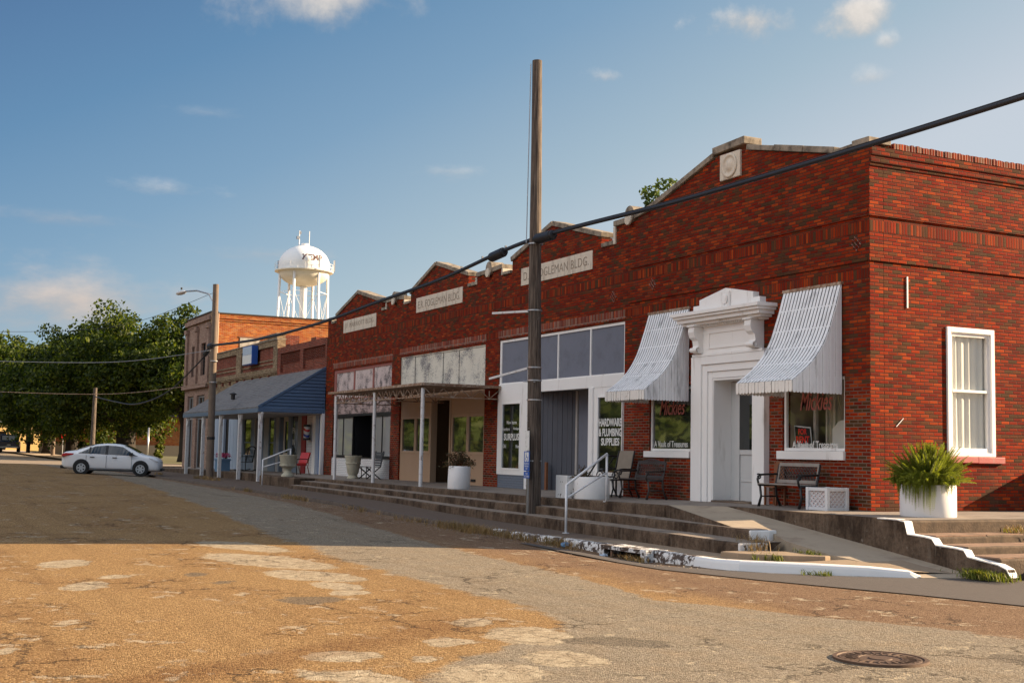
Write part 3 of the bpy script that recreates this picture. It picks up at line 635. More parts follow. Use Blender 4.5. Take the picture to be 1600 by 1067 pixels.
xs1 = [-25.2, -22, -19, -17, -15, -13, -11, -9.4, -8.3, -7.2, -5.5, -3.9, -2.4, -1.0, 0.45]
for (nm, ob_) in (('step', stepline(xs1, lambda x: lerp(x, [-25, -16, -7, 0.4], [-3.0, -3.05, -2.95, -3.1]), lambda x: lerp(x, [-25, -16, -10, -3, .5], [.57, .53, .50, .485, .46]), 'step', seed=3, yb=lambda x: lerp(x, [-1.2, .45], [-2.4, -2.74]))),
                  ('step', stepline(xs1[:-1] + [0.4, 1.02], lambda x: lerp(x, [-25, -16, -7, 1], [-3.45, -3.5, -3.5, -3.78]), lambda x: lerp(x, [-25, -16, -10, -3, 1], [.43, .39, .32, .31, .29]), 'step', seed=5, yb=-2.9))):
    ob_.data.transform(Matrix.Translation((12, 3, 0))); ob_.parent = steps
mb = MB(); mb.prism([(0.452, -3.14), (0.50, -3.14), (0.58, -2.8), (0.55, -2.62), (0.452, -2.62)], 'z', .22, .455); mb.build('end_face', 'white_paint', steps, bevel=.02)
mb = MB(); mb.prism([(1.03, -3.80), (1.08, -3.79), (1.06, -3.2), (1.03, -3.2)], 'z', .07, .287); mb.build('end_face', 'kerb_paint_worn', steps, bevel=.015)
mb = MB(); mb.prism([(1.1, -4.2), (1.5, -4.15), (2.1, -3.6), (2.35, -3.1), (2.3, -2.95), (1.5, -3.0), (1.06, -3.4)], 'z', -.1, .17); mb.build('landing_slab', ['concrete_walk'], steps, bevel=.02)
# weathered landing block at the far end of the flight
mb = MB(); mb.box(-29.6, -25.2, -3.25, -2.4, .1, .66); tag(mb.build('landing_block', 'concrete_riser', bevel=.03), 'dark concrete landing block at the foot of the far handrail', 'landing')

# deck (raised pavement along the shops)
def deck_z(x): return lerp(x, [-60, -46, -31, -8, -2, 3], [.40, .60, .665, .68, .735, .735])
mb = MB(); xs = [-57, -50, -46, -40, -34, -29, -24, -20, -16, -13, -10, -8, -6.5, -5, -4, -3.05]; vs = []; fs = []; r3 = random.Random(9)
for x in xs:
    y = -2.5 + r3.uniform(-.02, .02); z = deck_z(x)
    for q in ((y - .004, .0), (y, z - .04), (y + .012, z - .01), (y + .045, z), (0.6, z)): vs.append((x, q[0], q[1]))
n = len(xs)
for i in range(n - 1):
    for k in range(4): fs.append((i * 5 + k, i * 5 + k + 1, (i + 1) * 5 + k + 1, (i + 1) * 5 + k))
mb.add(vs, fs); mb.mi = [1 if i % 4 == 3 else 0 for i in range(len(fs))]
# right part of the deck with its retaining edge, and the cheek that the ramp cuts away on the left
mb.k = 1; mb.add([(-3.05, -1.7, .735), (-3.05, 3.0, .735), (-2.1, 3.0, .735), (-2.1, -1.7, .735)], [(3, 2, 1, 0)])
mb.add([(-2.1, -1.7, .735), (-2.1, 12, .735), (2.56, 12, .735), (2.56, -1.7, .735)], [(3, 2, 1, 0)])
mb.add([(-3.05, -2.445, .724), (-3.05, -1.7, .735), (-2.1, -1.7, .735)], [(2, 1, 0)])
mb.k = 0
mb.add([(-3.05, -2.5, .722), (-3.05, -2.5, .3), (-0.3, -2.98, .3), (-0.3, -2.98, .474), (-1.7, -2.715, .602)], [(0, 1, 2, 3, 4)]); mb.add([(-3.05, -2.5, .722), (-3.05, -2.44, .726), (-1.7, -2.695, .604), (-1.7, -2.715, .602)], [(0, 3, 2, 1)]); mb.add([(-1.7, -2.715, .602), (-1.7, -2.695, .604), (-.3, -2.955, .476), (-.3, -2.98, .474)], [(0, 3, 2, 1)])
mb.build('raised_pavement', ['concrete_riser', 'concrete_deck'], recalc=False); tag(bpy.data.objects['raised_pavement'], kind='structure')
# ramp
mb = MB(); rp = [(-3.05, -2.445, .724), (-2.1, -1.69, .737), (-1.0, -1.69, .61), (0.5, -1.69, .43), (2.0, -1.69, .25), (3.3, -1.69, .09), (4.2, -1.69, -.03), (3.9, -2.6, -.03), (3.3, -2.6, .055), (2.2, -2.85, .17), (1.1, -2.85, .31), (.55, -2.7, .40), (-.3, -2.96, .472), (-1.7, -2.70, .60)]
mb.add(rp, [(0, 1, 2, 13), (2, 3, 12, 13), (3, 11, 12), (3, 4, 10, 11), (4, 5, 9, 10), (4, 9, 10), (5, 8, 9), (5, 6, 7, 8)][:4] + [(4, 9, 10), (4, 5, 8, 9), (5, 6, 7, 8)])
ns = len(rp); mb.add(rp + [(x, y, -.35) for (x, y, z) in rp], [(i, (i + 1) % ns, ns + (i + 1) % ns, ns + i) for i in range(ns)])
tag(mb.build('ramp', 'concrete_ramp', recalc=False), kind='structure')
# retaining wall between ramp and terrace, stepping down with a white painted cap
rw = thing('retaining_wall', 'low concrete wall with a white stepped edge beside the ramp', 'retaining wall', (1, -1.7, 0))
prof = [(-2.2, -.3), (-2.2, .738), (2.42, .738), (2.62, .71), (2.68, .52), (3.05, .50), (3.2, .48), (3.28, .39), (3.7, .37), (3.85, .35), (3.92, .26), (4.5, .19), (4.68, .13), (4.74, -.05), (4.74, -.3)]
mb = MB(); mb.prism(prof, 'y', -1.70, -1.56); mb.build('wall', 'concrete_riser', rw, bevel=.008)
cap = [(2.0, .738), (2.44, .738), (2.62, .712), (2.68, .52), (3.05, .50), (3.2, .48), (3.28, .39), (3.7, .37), (3.85, .35), (3.92, .26), (4.5, .19), (4.66, .135), (4.73, .02)]
mb = MB(); n = len(cap)
for (y0, y1) in ((-1.712, -1.55),):
    vs = []
    for i, (x, z) in enumerate(cap):
        a = Vector(cap[max(i - 1, 0)]); b2 = Vector(cap[min(i + 1, n - 1)]); d = (b2 - a).normalized(); nr = Vector((-d.y, d.x))
        for (yy, o) in ((y0 + .004, -.012), (y0, .006), (y1, .006), (y1, -.012)): vs.append((x + nr.x * o, yy, z + nr.y * o))
    fs = [(i * 4 + k, i * 4 + (k + 1) % 4, (i + 1) * 4 + (k + 1) % 4, (i + 1) * 4 + k) for i in range(n - 1) for k in range(4)] + [(0, 1, 2, 3), tuple((n - 1) * 4 + k for k in (3, 2, 1, 0))]
    mb.add(vs, fs)
mb.build('white_edge', 'white_paint', rw)
# side steps down to the side street
ss = thing('side_steps', 'old cracked concrete steps by the fern planter, partly overgrown', 'steps', (3.3, 0, 0))
def sidestep(x0, x1, z, ys, seed):
    mb = MB(); r4 = random.Random(seed)
    for a, b2 in zip(ys[:-1], ys[1:]):
        dz = r4.uniform(-.012, .012); dx = r4.uniform(-.02, .02)
        mb.prism([(x0, -.3), (x1 + dx, -.3), (x1 + dx, z + dz - .02), (x1 + dx - .02, z + dz), (x0, z + dz)], 'y', a + .006, b2 - .006)
    o = mb.build('step', 'step_dark', ss, bevel=.012)
    mb = MB()
    for a, b2 in zip(ys[:-1], ys[1:]): mb.box(x0 + .01, x1 - .03, a + .012, b2 - .012, z - .03, z + .014)
    mb.build('tread', 'step_side', ss, bevel=.008); return o
sidestep(2.57, 3.16, .51, [-1.56, -.45, .7, 2.2, 4, 8], 1); sidestep(3.17, 3.78, .385, [-1.56, -.2, 1.3, 3.3, 8], 2); sidestep(3.79, 4.42, .265, [-1.56, .4, 2.6, 8], 3)
mb = MB(); mb.prism([(2.2, -.3), (2.565, -.3), (2.6, .70), (2.57, .73), (2.2, .732)], 'y', -1.55, 8); mb.build('top_riser', 'step_dark', ss, bevel=.012)
mb = MB(); mb.box(4.43, 4.95, -1.0, 9, -.2, .10); tag(mb.build('kerb', 'concrete_walk', bevel=.03), kind='structure')
# ------------------------------------------------------------------ brick block: four gabled shops
T = 0.34
def slab_outline(mb, pts, y0=0.0, y1=T): mb.prism(pts, 'y', y0, y1)
def coping(root, pts, w0=-0.05, w1=0.42, h=0.13):
    mb = MB()
    for (a, b2) in zip(pts[:-1], pts[1:]):
        a = Vector((a[0], a[1])); b3 = Vector((b2[0], b2[1])); d = b3 - a
        if abs(d.x) < 0.03: continue
        L = max(1, int(round(d.length / 1.1)))
        for k in range(L):
            p = a + d * (k / L); q = a + d * ((k + 1) / L); e = d.normalized() * 0.006; p = p + e; q = q - e
            j = rnd.uniform(-.012, .012)
            nrm = Vector((-d.y, d.x)).normalized() * (h + j)
            mb.prism([(p.x, p.y), (q.x, q.y), (q.x + nrm.x, q.y + nrm.y), (p.x + nrm.x, p.y + nrm.y)], 'y', w0 + rnd.uniform(-.01, .01), w1)
    return mb.build('coping', 'coping', root, bevel=.015)
def window(root, x0, x1, z0, z1, y, fw=0.07, fm='white_paint', gm='glass_dark', mull=(), trans=(), fd=0.07, sill=None, name='window'):
    mb = MB()
    mb.box(x0, x0 + fw, y, y + fd, z0, z1); mb.box(x1 - fw, x1, y, y + fd, z0, z1)
    mb.box(x0 + fw, x1 - fw, y + .003, y + fd, z1 - fw, z1); mb.box(x0 + fw, x1 - fw, y + .003, y + fd, z0, z0 + fw)
    for m_ in mull: mb.box(m_ - fw * .4, m_ + fw * .4, y + .006, y + fd, z0 + fw, z1 - fw)
    for (z_, a, b2) in trans: mb.box(a, b2, y + .008, y + fd, z_ - fw * .35, z_ + fw * .35)
    o = mb.build(name, fm, root, bevel=.006)
    mb = MB(); yy = y + fd * .55; xa, xb, za, zb = x0 + fw * .6, x1 - fw * .6, z0 + fw * .6, z1 - fw * .6
    if gm == 'glass_clear': mb.add([(xa, yy, za), (xb, yy, za), (xb, yy, zb), (xa, yy, zb)], [(0, 1, 2, 3)]); mb.build('pane', gm, o, recalc=False)
    else: mb.box(xa, xb, yy, yy + .008, za, zb); mb.build('pane', gm, o)
    if sill:
        mb = MB(); mb.box(x0 - sill[0], x1 + sill[1], y - .10, y + .05, z0 - sill[2], z0 - .004); mb.build('sill', fm, o, bevel=.008)
    return o
def room(root, x0, x1, z0, z1, y0, y1, m='room_wall', name='interior'):
    mb = MB(); mb.add([(x0, y0, z0), (x0, y1, z0), (x0, y1, z1), (x0, y0, z1)], [(0, 1, 2, 3)]); mb.add([(x1, y0, z0), (x1, y1, z0), (x1, y1, z1), (x1, y0, z1)], [(3, 2, 1, 0)])
    mb.add([(x0, y1, z0), (x1, y1, z0), (x1, y1, z1), (x0, y1, z1)], [(0, 1, 2, 3)]); mb.add([(x0, y0, z0), (x1, y0, z0), (x1, y1, z0), (x0, y1, z0)], [(0, 1, 2, 3)]); mb.add([(x0, y0, z1), (x1, y0, z1), (x1, y1, z1), (x0, y1, z1)], [(3, 2, 1, 0)])
    return mb.build(name, m, root, recalc=False)
ZB = 0.45                                            # wall foot, below the deck
def shell(root, x0, x1, zr, left=True, right=False, depth=24.0):
    mb = MB()
    mb.box(x0, x1, T + .002, depth, zr - .2, zr); mb.box(x0, x1, depth, depth + .3, 0, zr + .5)
    if left: mb.box(x0, x0 + .25, T + .003, depth, 0, zr - .21)
    mb.build('roof', 'roof_tar', root)
def bands(root, x0, x1, zs):
    mb = MB()
    for (z0, z1, p) in zs: mb.box(x0, x1, -p, 0.05, z0, z1)
    mb.build('brick_course', 'brick_red', root)

# --- corner shop (Mickies)
D = thing('brick_building', 'red brick corner shop with white doorway and two white metal awnings', 'building', (-4.2, 0, .7))
mb = MB()
mb.wall('y', [-8.435, -0.002], [ZB, 5.6], [(-7.5, -5.80, 1.79, 3.3), (-5.15, -3.2, 0, 4.3), (-2.55, -0.70, 1.83, 3.3)], 0.0, T)
slab_outline(mb, [(-8.435, 5.6), (-0.002, 5.6), (-0.002, 7.66), (-0.97, 7.64), (-3.99, 8.36), (-4.72, 8.40), (-7.5, 7.60), (-8.435, 7.47)])
mb.wall('x', [T + .001, 24], [ZB, 7.2], [(1.92, 3.18, 1.79, 4.29)], 0.0, -T); mb.box(-T, 0.0, 0.0 + T + .001, 24, 7.2, 7.52)
mb.mi = [0] * len(mb.f)
mb.build('wall', 'brick_red', D)
shell(D, -8.4, -T - .002, 6.5)
mb = MB()
for (z0, z1, p) in ((6.28, 6.345, .035), (6.345, 6.41, .018), (5.42, 5.485, .03), (5.485, 5.55, .016)):
    mb.box(-0.02, p, -p, 24, z0, z1)
for (z0, z1, p) in ((7.24, 7.305, .02), (7.305, 7.44, .045), (7.44, 7.60, .07)): mb.box(-0.02, p, 0.002, 24, z0, z1)
mb.build('brick_course', 'brick_red', D)
mb = MB()
for (z0, z1, p) in ((6.28, 6.345, .03), (6.345, 6.41, .015), (5.42, 5.485, .025)): mb.box(-8.43, -0.04, -p, .05, z0, z1)
mb.build('brick_course', 'brick_red', D)
mb = MB()                                            # rowlock top of the side parapet, individual bricks
y = 0.55
while y < 14:
    mb.box(-0.30, 0.075 + rnd.uniform(-.01, .01), y + .004, y + .068, 7.602, 7.72 + rnd.uniform(-.012, .012)); y += 0.073
mb.build('rowlock', 'brick_soldier', D)
coping(D, [(-0.42, 7.665), (0.06, 7.665)], -.06, .5, .11)
coping(D, [(-8.43, 7.475), (-7.52, 7.61)]); coping(D, [(-7.5, 7.615), (-4.93, 8.36)]); coping(D, [(-4.95, 8.42), (-3.78, 8.46)], -.07, .42, .16)
coping(D, [(-3.75, 8.31), (-0.95, 7.655)], -.05, .42, .12); coping(D, [(-0.97, 7.65), (-.43, 7.668)], -.05, .4, .07)
def diamond(root, x, z):
    mb = MB()
    for k in range(3):
        o = (k - 1) * .075
        mb.bar((x - .09 + o * .7, -.004, z + .09 + o * .7), (x + .09 + o * .7, -.004, z - .09 + o * .7), .016, .062, (0, 1, 0))
    mb.build('brick_diamond', 'brick_soldier', root)
for (rt, x) in ((D, -.35), (D, -7.4)): diamond(rt, x, 5.78)
def finial(root, x, z, r=.21):
    mb = MB(); mb.lathe([(0.001, -.10), (r * .82, -.10), (r, -.08), (r, .36), (0.001, .36)], (x, 0, z + .02), 28, 'y'); mb.build('finial', 'coping', root, auto=.6)
    mb = MB(); mb.lathe([(0.001, -.135), (r * .62, -.135), (r * .66, -.11), (r * .66, -.09)], (x, 0, z - .12), 24, 'y'); mb.build('roundel', 'stone_pale', root, auto=.6)
finial(D, -8.40, 7.62)
# medallion
mb = MB(); mb.box(-4.68, -3.95, -.05, .02, 7.78, 8.36)
md = mb.build('medallion', 'stone_pale', D, bevel=.015)
mb = MB(); mb.lathe([(0.27, -.058), (0.27, -.075), (.24, -.085), (.21, -.075), (.20, -.06), (.13, -.058), (.11, -.085), (.04, -.10), (0.001, -.10)], (-4.315, 0, 8.07), 32, 'y'); mb.build('rosette', 'stone_pale', md, smooth=True)
# doorway surround
def surround(root):
    mb = MB()
    def jambs(xa, xb, xc, xd, zt, za, y0, y1, z0=.70):  # outer xa..xb left leg, xc..xd right leg
        mb.box(xa, xb, y0, y1, z0, zt); mb.box(xc, xd, y0, y1, z0, zt); mb.box(xb + .002, xc - .002, y0, y1, za, zt)
    jambs(-5.60, -5.22, -3.12, -2.98, 3.90, 3.72, -.14, .02)
    jambs(-5.218, -5.04, -3.30, -3.122, 3.716, 3.56, -.10, .02)
    jambs(-5.038, -4.89, -3.46, -3.302, 3.556, 3.41, -.065, .02)
    mb.box(-4.888, -4.86, -.055, .55, .70, 3.408); mb.box(-3.49, -3.462, -.055, .55, .70, 3.408); mb.box(-4.858, -3.492, -.05, .55, 3.36, 3.406)
    mb.box(-5.55, -3.03, -.15, .02, 3.902, 3.96)                 # architrave cap
    mb.box(-5.42, -3.16, -.10, .02, 3.962, 4.60)                 # frieze
    o = mb.build('door_surround', 'white_paint', root, bevel=.006)
    mb = MB()                                               # raised panel on the frieze
    for (a, b2, c_, d) in ((-4.98, -3.5, 4.40, 4.44), (-4.98, -3.5, 4.06, 4.10), (-4.98, -4.94, 4.102, 4.398), (-3.54, -3.5, 4.102, 4.398)): mb.box(a, b2, -.12, -.101, c_, d)
    mb.build('frieze_panel', 'white_paint', o)
    mb = MB()                                               # cornice in three steps
    for (x0, x1, p, z0, z1) in ((-5.72, -2.90, .30, 4.602, 4.655), (-5.80, -2.82, .40, 4.657, 4.74), (-5.86, -2.76, .47, 4.742, 4.80), (-5.90, -2.72, .52, 4.802, 4.88)): mb.box(x0, x1, -p, .02, z0, z1)
    x = -5.62
    while x < -2.98: mb.box(x, x + .035, -.20, .02, 4.562, 4.60); x += .07
    mb.build('cornice', 'white_paint', o, bevel=.008)
    mb = MB(); mb.prism([(-5.50, 4.882), (-3.10, 4.882), (-3.10, 5.05), (-3.33, 5.05), (-3.33, 5.17), (-4.30, 5.35), (-5.27, 5.17), (-5.27, 5.05), (-5.50, 5.05)], 'y', -.16, .02)
    pd = mb.build('pediment', 'white_paint', o, bevel=.006)
    mb = MB(); mb.box(-4.42, -4.10, -.20, -.161, 4.93, 5.26); mb.lathe([(.11, -.205), (.11, -.225), (.08, -.235), (0.001, -.24)], (-4.26, 0, 5.10), 20, 'y'); mb.build('shield', 'white_paint', pd, bevel=.004)
    for xb_ in (-5.42, -3.38):
        mb = MB(); pr = [(-.10, 4.56), (-.34, 4.56), (-.36, 4.44), (-.32, 4.32), (-.24, 4.26), (-.22, 4.14), (-.26, 4.06), (-.22, 3.98), (-.10, 3.965)]
        mb.prism(pr, 'x', xb_, xb_ + .22); mb.box(xb_ - .03, xb_ + .25, -.38, -.102, 4.562, 4.60)
        mb.lathe([(.055, xb_ - .02), (.055, xb_ + .24)], (0, -.25, 4.05), 14, 'x'); mb.build('bracket', 'white_paint', o, bevel=.006)
    return o
surround(D)
mb = MB(); mb.box(-4.86, -3.49, .46, .52, .735, 3.36); dr = mb.build('door', 'door_grey', D)
mb = MB(); mb.box(-4.56, -3.53, .44, .459, 1.86, 3.14); mb.build('pane', 'glass_dark', dr)
mb = MB(); mb.box(-4.858, -4.56, .425, .459, .74, 3.34)
for z in (1.80, 3.17): mb.box(-4.558, -3.50, .43, .459, z - .05, z + .05)
mb.box(-4.55, -3.54, .445, .459, 1.16, 1.185); mb.build('frame', 'door_grey', dr, bevel=.004)
mb = MB(); mb.tube([(-3.72, .43, 1.74), (-3.66, .39, 1.74)], .018); mb.build('handle', 'steel', dr)
mb = MB(); mb.box(-4.85, -3.5, -.12, .45, .70, .75); mb.build('threshold', 'concrete_walk', D, bevel=.01)
# display windows
w1 = window(D, -7.5, -5.80, 1.80, 3.28, .04, .06, 'white_paint', 'glass_mirror', sill=(.17, .02, .15))
w2 = window(D, -2.55, -.705, 1.84, 3.28, .04, .06, 'white_paint', 'glass_clear', sill=(.13, .02, .17))
room(D, -2.5, -.72, 1.80, 3.3, .16, 1.5)
for w_, x0, x1, xs_, xe in ((w1, -7.14, -6.10, -7.36, -5.98), (w2, -2.06, -1.10, -2.30, -.95)):
    mb = MB(); put_text(mb, 'Mickies', x0, x1, 2.64, 2.99 if w_ is w1 else 3.01, .05, .004, .35, .006); mb.build('lettering', 'letter_red', w_)
    mb = MB(); put_text(mb, 'A Vault of Treasures', xs_, xe, 1.895, 2.04, .05, .004, 0, 0.012); mb.build('lettering', 'letter_white', w_)
mb = MB(); mb.box(-2.02, -1.95, .35, .42, 1.8, 3.3); mb.box(-1.66, -1.62, .36, .41, 1.8, 3.3); mb.box(-1.44, -1.38, .36, .42, 1.8, 3.3); mb.box(-2.4, -1.98, 1.3, 1.36, 1.8, 3.3); mb.build('divider', 'room_trim', D)
mb = MB(); n = 26; vs = []
for k in range(n + 1):
    x = -1.95 + .6 * k / n; yy = .62 + .04 * math.sin(k * 1.5)
    vs += [(x, yy, 1.82), (x, yy, 3.28)]
mb.add(vs, [(2 * k, 2 * k + 2, 2 * k + 3, 2 * k + 1) for k in range(n)]); mb.build('curtain', 'room_trim', D, smooth=True, recalc=False)
# awnings
def awning(x0, x1):
    pr = [Vector((-.03, 5.06)), Vector((-.21, 4.50)), Vector((-.42, 3.97)), Vector((-.74, 3.53)), Vector((-1.22, 3.15))]
    prof = []
    for k in range(17):                                     # Catmull-Rom through the profile
        t_ = k / 16 * 4; i = min(3, int(t_)); f = t_ - i
        P = [pr[max(0, i - 1)], pr[i], pr[i + 1], pr[min(4, i + 2)]]
        prof.append(.5 * ((2 * P[1]) + (P[2] - P[0]) * f + (2 * P[0] - 5 * P[1] + 4 * P[2] - P[3]) * f * f + (3 * P[1] - P[0] - 3 * P[2] + P[3]) * f ** 3))
    root = MB()
    vs = []
    for p in prof: vs += [(x0 + .01, p.x + .015, p.y - .045), (x1 - .01, p.x + .015, p.y - .045)]
    root.add(vs, [(2 * k, 2 * k + 1, 2 * k + 3, 2 * k + 2) for k in range(16)])
    a = root.build('awning', 'awning_back', D)
    ns = 17; w = (x1 - x0) / ns; mb = MB()
    for s in range(ns):
        xa = x0 + w * s; vs = []
        for k, p in enumerate(prof):
            d = (prof[min(k + 1, 16)] - prof[max(k - 1, 0)]).normalized(); nr = Vector((d.y, -d.x)); j = rnd.uniform(-.004, .004)
            nr = -nr if nr.y < 0 else nr
            for (xx, h) in ((xa + .0, 0.002), (xa + .003, .008), (xa + w - .029, .008), (xa + w - .026, 0.002)): vs.append((xx + j * .6, p.x + nr.x * h, p.y + nr.y * h))
        mb.add(vs, [(k * 4 + q, k * 4 + q + 1, k * 4 + 5 + q, k * 4 + 4 + q) for k in range(16) for q in range(3)])
    mb.build('slats', 'awning_white', a)
    mb = MB()
    for k in range(1, 16):                                  # clips bridging the gaps
        if k % 3: continue
        p = prof[k]; mb.box(x0 + .02, x1 - .02, p.x - .006, p.x + .006, p.y - .016, p.y + .006)
    mb.build('clips', 'awning_white', a)
    mb = MB()
    def scallop(xa, xb, zt, zb, y=None, x=None, zt2=None):
        n = 6; r = (xb - xa) / 2; pts = [(xa, zt)] + [(xa + r - r * math.cos(math.pi * i / n), zb + r * .9 - r * .9 * math.sin(math.pi * i / n)) for i in range(n + 1)] + [(xb, zt if zt2 is None else zt2)]
        if y is not None: mb.prism(pts, 'y', y - .012, y)
        else: mb.prism(pts, 'x', x - .012, x)
    for s in range(ns): scallop(x0 + w * s + .006, x0 + w * (s + 1) - .006, 3.15, 2.93, y=-1.225 + rnd.uniform(-.008, .008))
    mb.build('valance', 'valance_cream', a)
    for xx, sg in ((x1, 1), (x0 + .012, -1)):
        mb = MB(); ys = -1.20; k = 0; m_ = 15; wd = 1.19 / m_
        for k in range(m_):
            ya = -1.215 + wd * k; yb = ya + wd - .008; yc = (ya + yb) / 2
            zf = lambda q: float(np.interp(q, [p.x for p in prof][::-1], [p.y for p in prof][::-1])) - .002
            scallop(ya, yb, zf(ya), 2.92, x=xx + (.006 if k % 2 else 0), zt2=zf(yb))
        mb.build('side_panel', 'awning_white', a)
    mb = MB(); mb.box(x0 - .02, x1 + .02, -.06, -.003, 5.045, 5.10); mb.build('head_rail', 'rust', a)
awning(-7.52, -5.84); awning(-2.47, -.74)
# side window with curtain and red sill
mb = MB()
def sidewin():
    y0, y1, z0, z1 = 1.92, 3.18, 1.79, 4.29
    mb = MB(); x = -.015
    for (a, b2, c_, d) in ((y0, y0 + .10, z0, z1), (y1 - .10, y1, z0, z1), (y0 + .1, y1 - .1, z1 - .10, z1), (y0 + .1, y1 - .1, z0, z0 + .07)): mb.box(x - .1, x + .055, a, b2, c_, d)
    for (a, b2, c_, d, e) in ((y0 + .1, y0 + .16, z0 + .07, z1 - .1, 0), (y1 - .16, y1 - .1, z0 + .07, z1 - .1, 0), (y0 + .16, y1 - .16, z1 - .17, z1 - .1, 0), (y0 + .16, y1 - .16, z0 + .07, z0 + .16, 0.01), (y0 + .16, y1 - .16, 3.03, 3.08, .012)): mb.box(x - .08, x + .01 + e, a, b2, c_, d)
    o = mb.build('window', 'white_paint', D, bevel=.008)
    mb = MB(); mb.add([(x - .045, y0 + .14, z0 + .1), (x - .045, y1 - .14, z0 + .1), (x - .045, y1 - .14, z1 - .14), (x - .045, y0 + .14, z1 - .14)], [(0, 1, 2, 3)]); mb.build('pane', 'glass_clear', o, recalc=False)
    mb = MB(); n = 60; vs = []
    for k in range(n + 1):
        yy = y0 + .1 + (y1 - y0 - .2) * k / n; f = .5 + .5 * math.sin(k * .42 + .6); xx = -.105 + .022 * math.sin(k * .62) * (1 - .4 * f)
        vs += [(xx, yy, z0), (xx + .01 * math.sin(k), yy, z1 - .05)]
    mb.add(vs, [(2 * k, 2 * k + 2, 2 * k + 3, 2 * k + 1) for k in range(n)]); mb.build('curtain', 'curtain', o, smooth=True, recalc=False)
    mb = MB(); mb.box(-.02, .075, y0 - .10, y0 + .75, z0 - .125, z0 - .003); mb.box(-.02, .07, y0 + .755, y1 + .22, z0 - .13, z0 - .003); mb.build('sill', 'red_sill', o, bevel=.012)
sidewin()
mb = MB(); mb.bar((.012, .92, 5.18), (.012, .92, 4.58), .03, .022, (1, 0, 0)); mb.build('conduit', 'valance_cream', D)
mb = MB(); mb.bar((.012, .62, 2.32), (.012, .80, 2.48), .012, .012); mb.build('hook', 'valance_cream', D)

# --- hardware shop
H = thing('brick_building', 'red brick shop with grey transom panels and white front lettered surplus and hardware', 'building', (-12.4, 0, .7))
mb = MB(); mb.wall('y', [-16.435, -8.437], [ZB, 5.6], [(-15.68, -8.66, 0, 5.0)], 0.0, T)
slab_outline(mb, [(-16.435, 5.6), (-8.437, 5.6), (-8.437, 7.44), (-9.16, 7.44), (-9.16, 7.0), (-9.86, 7.0), (-9.86, 7.28), (-12.5, 7.98), (-14.95, 7.28), (-14.95, 6.95), (-15.57, 6.95), (-15.57, 7.16), (-16.435, 7.12)])
mb.build('wall', 'brick_red', H); shell(H, -16.4, -8.45, 6.5)
coping(H, [(-9.20, 7.45), (-8.45, 7.46)]); coping(H, [(-9.82, 7.0), (-9.20, 7.0)], h=.10); coping(H, [(-12.52, 7.985), (-9.84, 7.285)]); coping(H, [(-14.97, 7.285), (-12.50, 7.985)]); coping(H, [(-15.53, 6.955), (-14.99, 6.955)], h=.10); coping(H, [(-16.42, 7.125), (-15.55, 7.165)])
MB().box(-9.22, -9.12, -.04, .40, 7.0, 7.44).build('coping', 'stone_pale', H, bevel=.01); MB().box(-15.60, -15.53, -.04, .4, 6.96, 7.16).build('coping', 'stone_pale', H, bevel=.01)
finial(H, -16.40, 7.24)
diamond(H, -9.2, 5.66)
def namestone(root, x0, x1, z0, z1, words):
    mb = MB(); n = 3
    for k in range(n): mb.box(x0 + (x1 - x0) * k / n + .004, x0 + (x1 - x0) * (k + 1) / n - .004, -.02, .02, z0, z1)
    o = mb.build('name_stone', 'stone_pale', root, bevel=.006)
    mb = MB(); put_text(mb, words, x0 + .18, x1 - .18, z0 + .13, z1 - .13, -.022, .004, 0, -.008, spacing=1.05); mb.build('lettering', 'stone_letter', o)
namestone(H, -14.35, -10.28, 6.50, 7.0, 'D.R. FOGLEMAN BLDG.')
mb = MB(); mb.wall('y', [-15.76, -8.62], [5.06, 5.29], [], -.018, .02); mb.build('soldier_course', 'brick_soldier', H)
# transom
mb = MB(); mb.wall('y', [-15.68, -8.66], [3.70, 5.0], [(-15.57, -13.90, 3.73, 4.93), (-13.84, -12.15, 3.73, 4.93), (-12.09, -10.40, 3.73, 4.93), (-10.34, -8.72, 3.73, 4.93)], .02, .10); tf = mb.build('transom', 'white_paint', H, bevel=.004)
for (a, b2) in ((-15.57, -13.90), (-13.84, -12.15), (-12.09, -10.40), (-10.34, -8.72)): mb = MB(); mb.box(a - .002, b2 + .002, .05, .07, 3.728, 4.932); mb.build('panel', 'grey_panel', tf)
mb = MB()
mb.box(-15.68, -8.66, -.01, .16, 3.40, 3.698)                                            # lintel board
mb.wall('y', [-15.70, -13.76], [1.06, 3.398], [(-15.42, -14.20, 1.20, 3.15)], -.02, .14)
mb.box(-13.95, -13.76, -.016, 0.6, .68, 1.058)
mb.wall('y', [-10.30, -8.66], [.70, 3.398], [(-9.86, -8.67, 1.22, 3.16)], -.0, .14); mb.box(-10.34, -10.12, -.045, .12, .70, 3.40); mb.box(-9.98, -8.66, -.06, .0, 1.09, 1.21)
mb.build('shopfront', 'white_paint', H, bevel=.006)
mb = MB(); mb.box(-15.66, -13.96, .0, .14, .6, 1.055); mb.build('kick_wall', 'brick_blue', H)
ws = window(H, -15.42, -14.20, 1.20, 3.15, -.035, .05, 'white_paint', 'glass_dark')
mb = MB(); put_text(mb, 'New Items', -15.10, -14.48, 2.52, 2.62, -.003, .004); put_text(mb, 'Furniture', -15.36, -14.90, 2.33, 2.43, -.003, .004); put_text(mb, 'Antiques', -14.68, -14.25, 2.33, 2.43, -.003, .004)
put_text(mb, 'SURPLUS', -15.28, -14.31, 2.05, 2.25, -.003, .004, 0, .025); put_text(mb, 'Old', -15.34, -15.14, 1.83, 1.94, -.003, .004); put_text(mb, 'New', -14.50, -14.26, 1.83, 1.93, -.003, .004); mb.build('lettering', 'letter_white', ws)
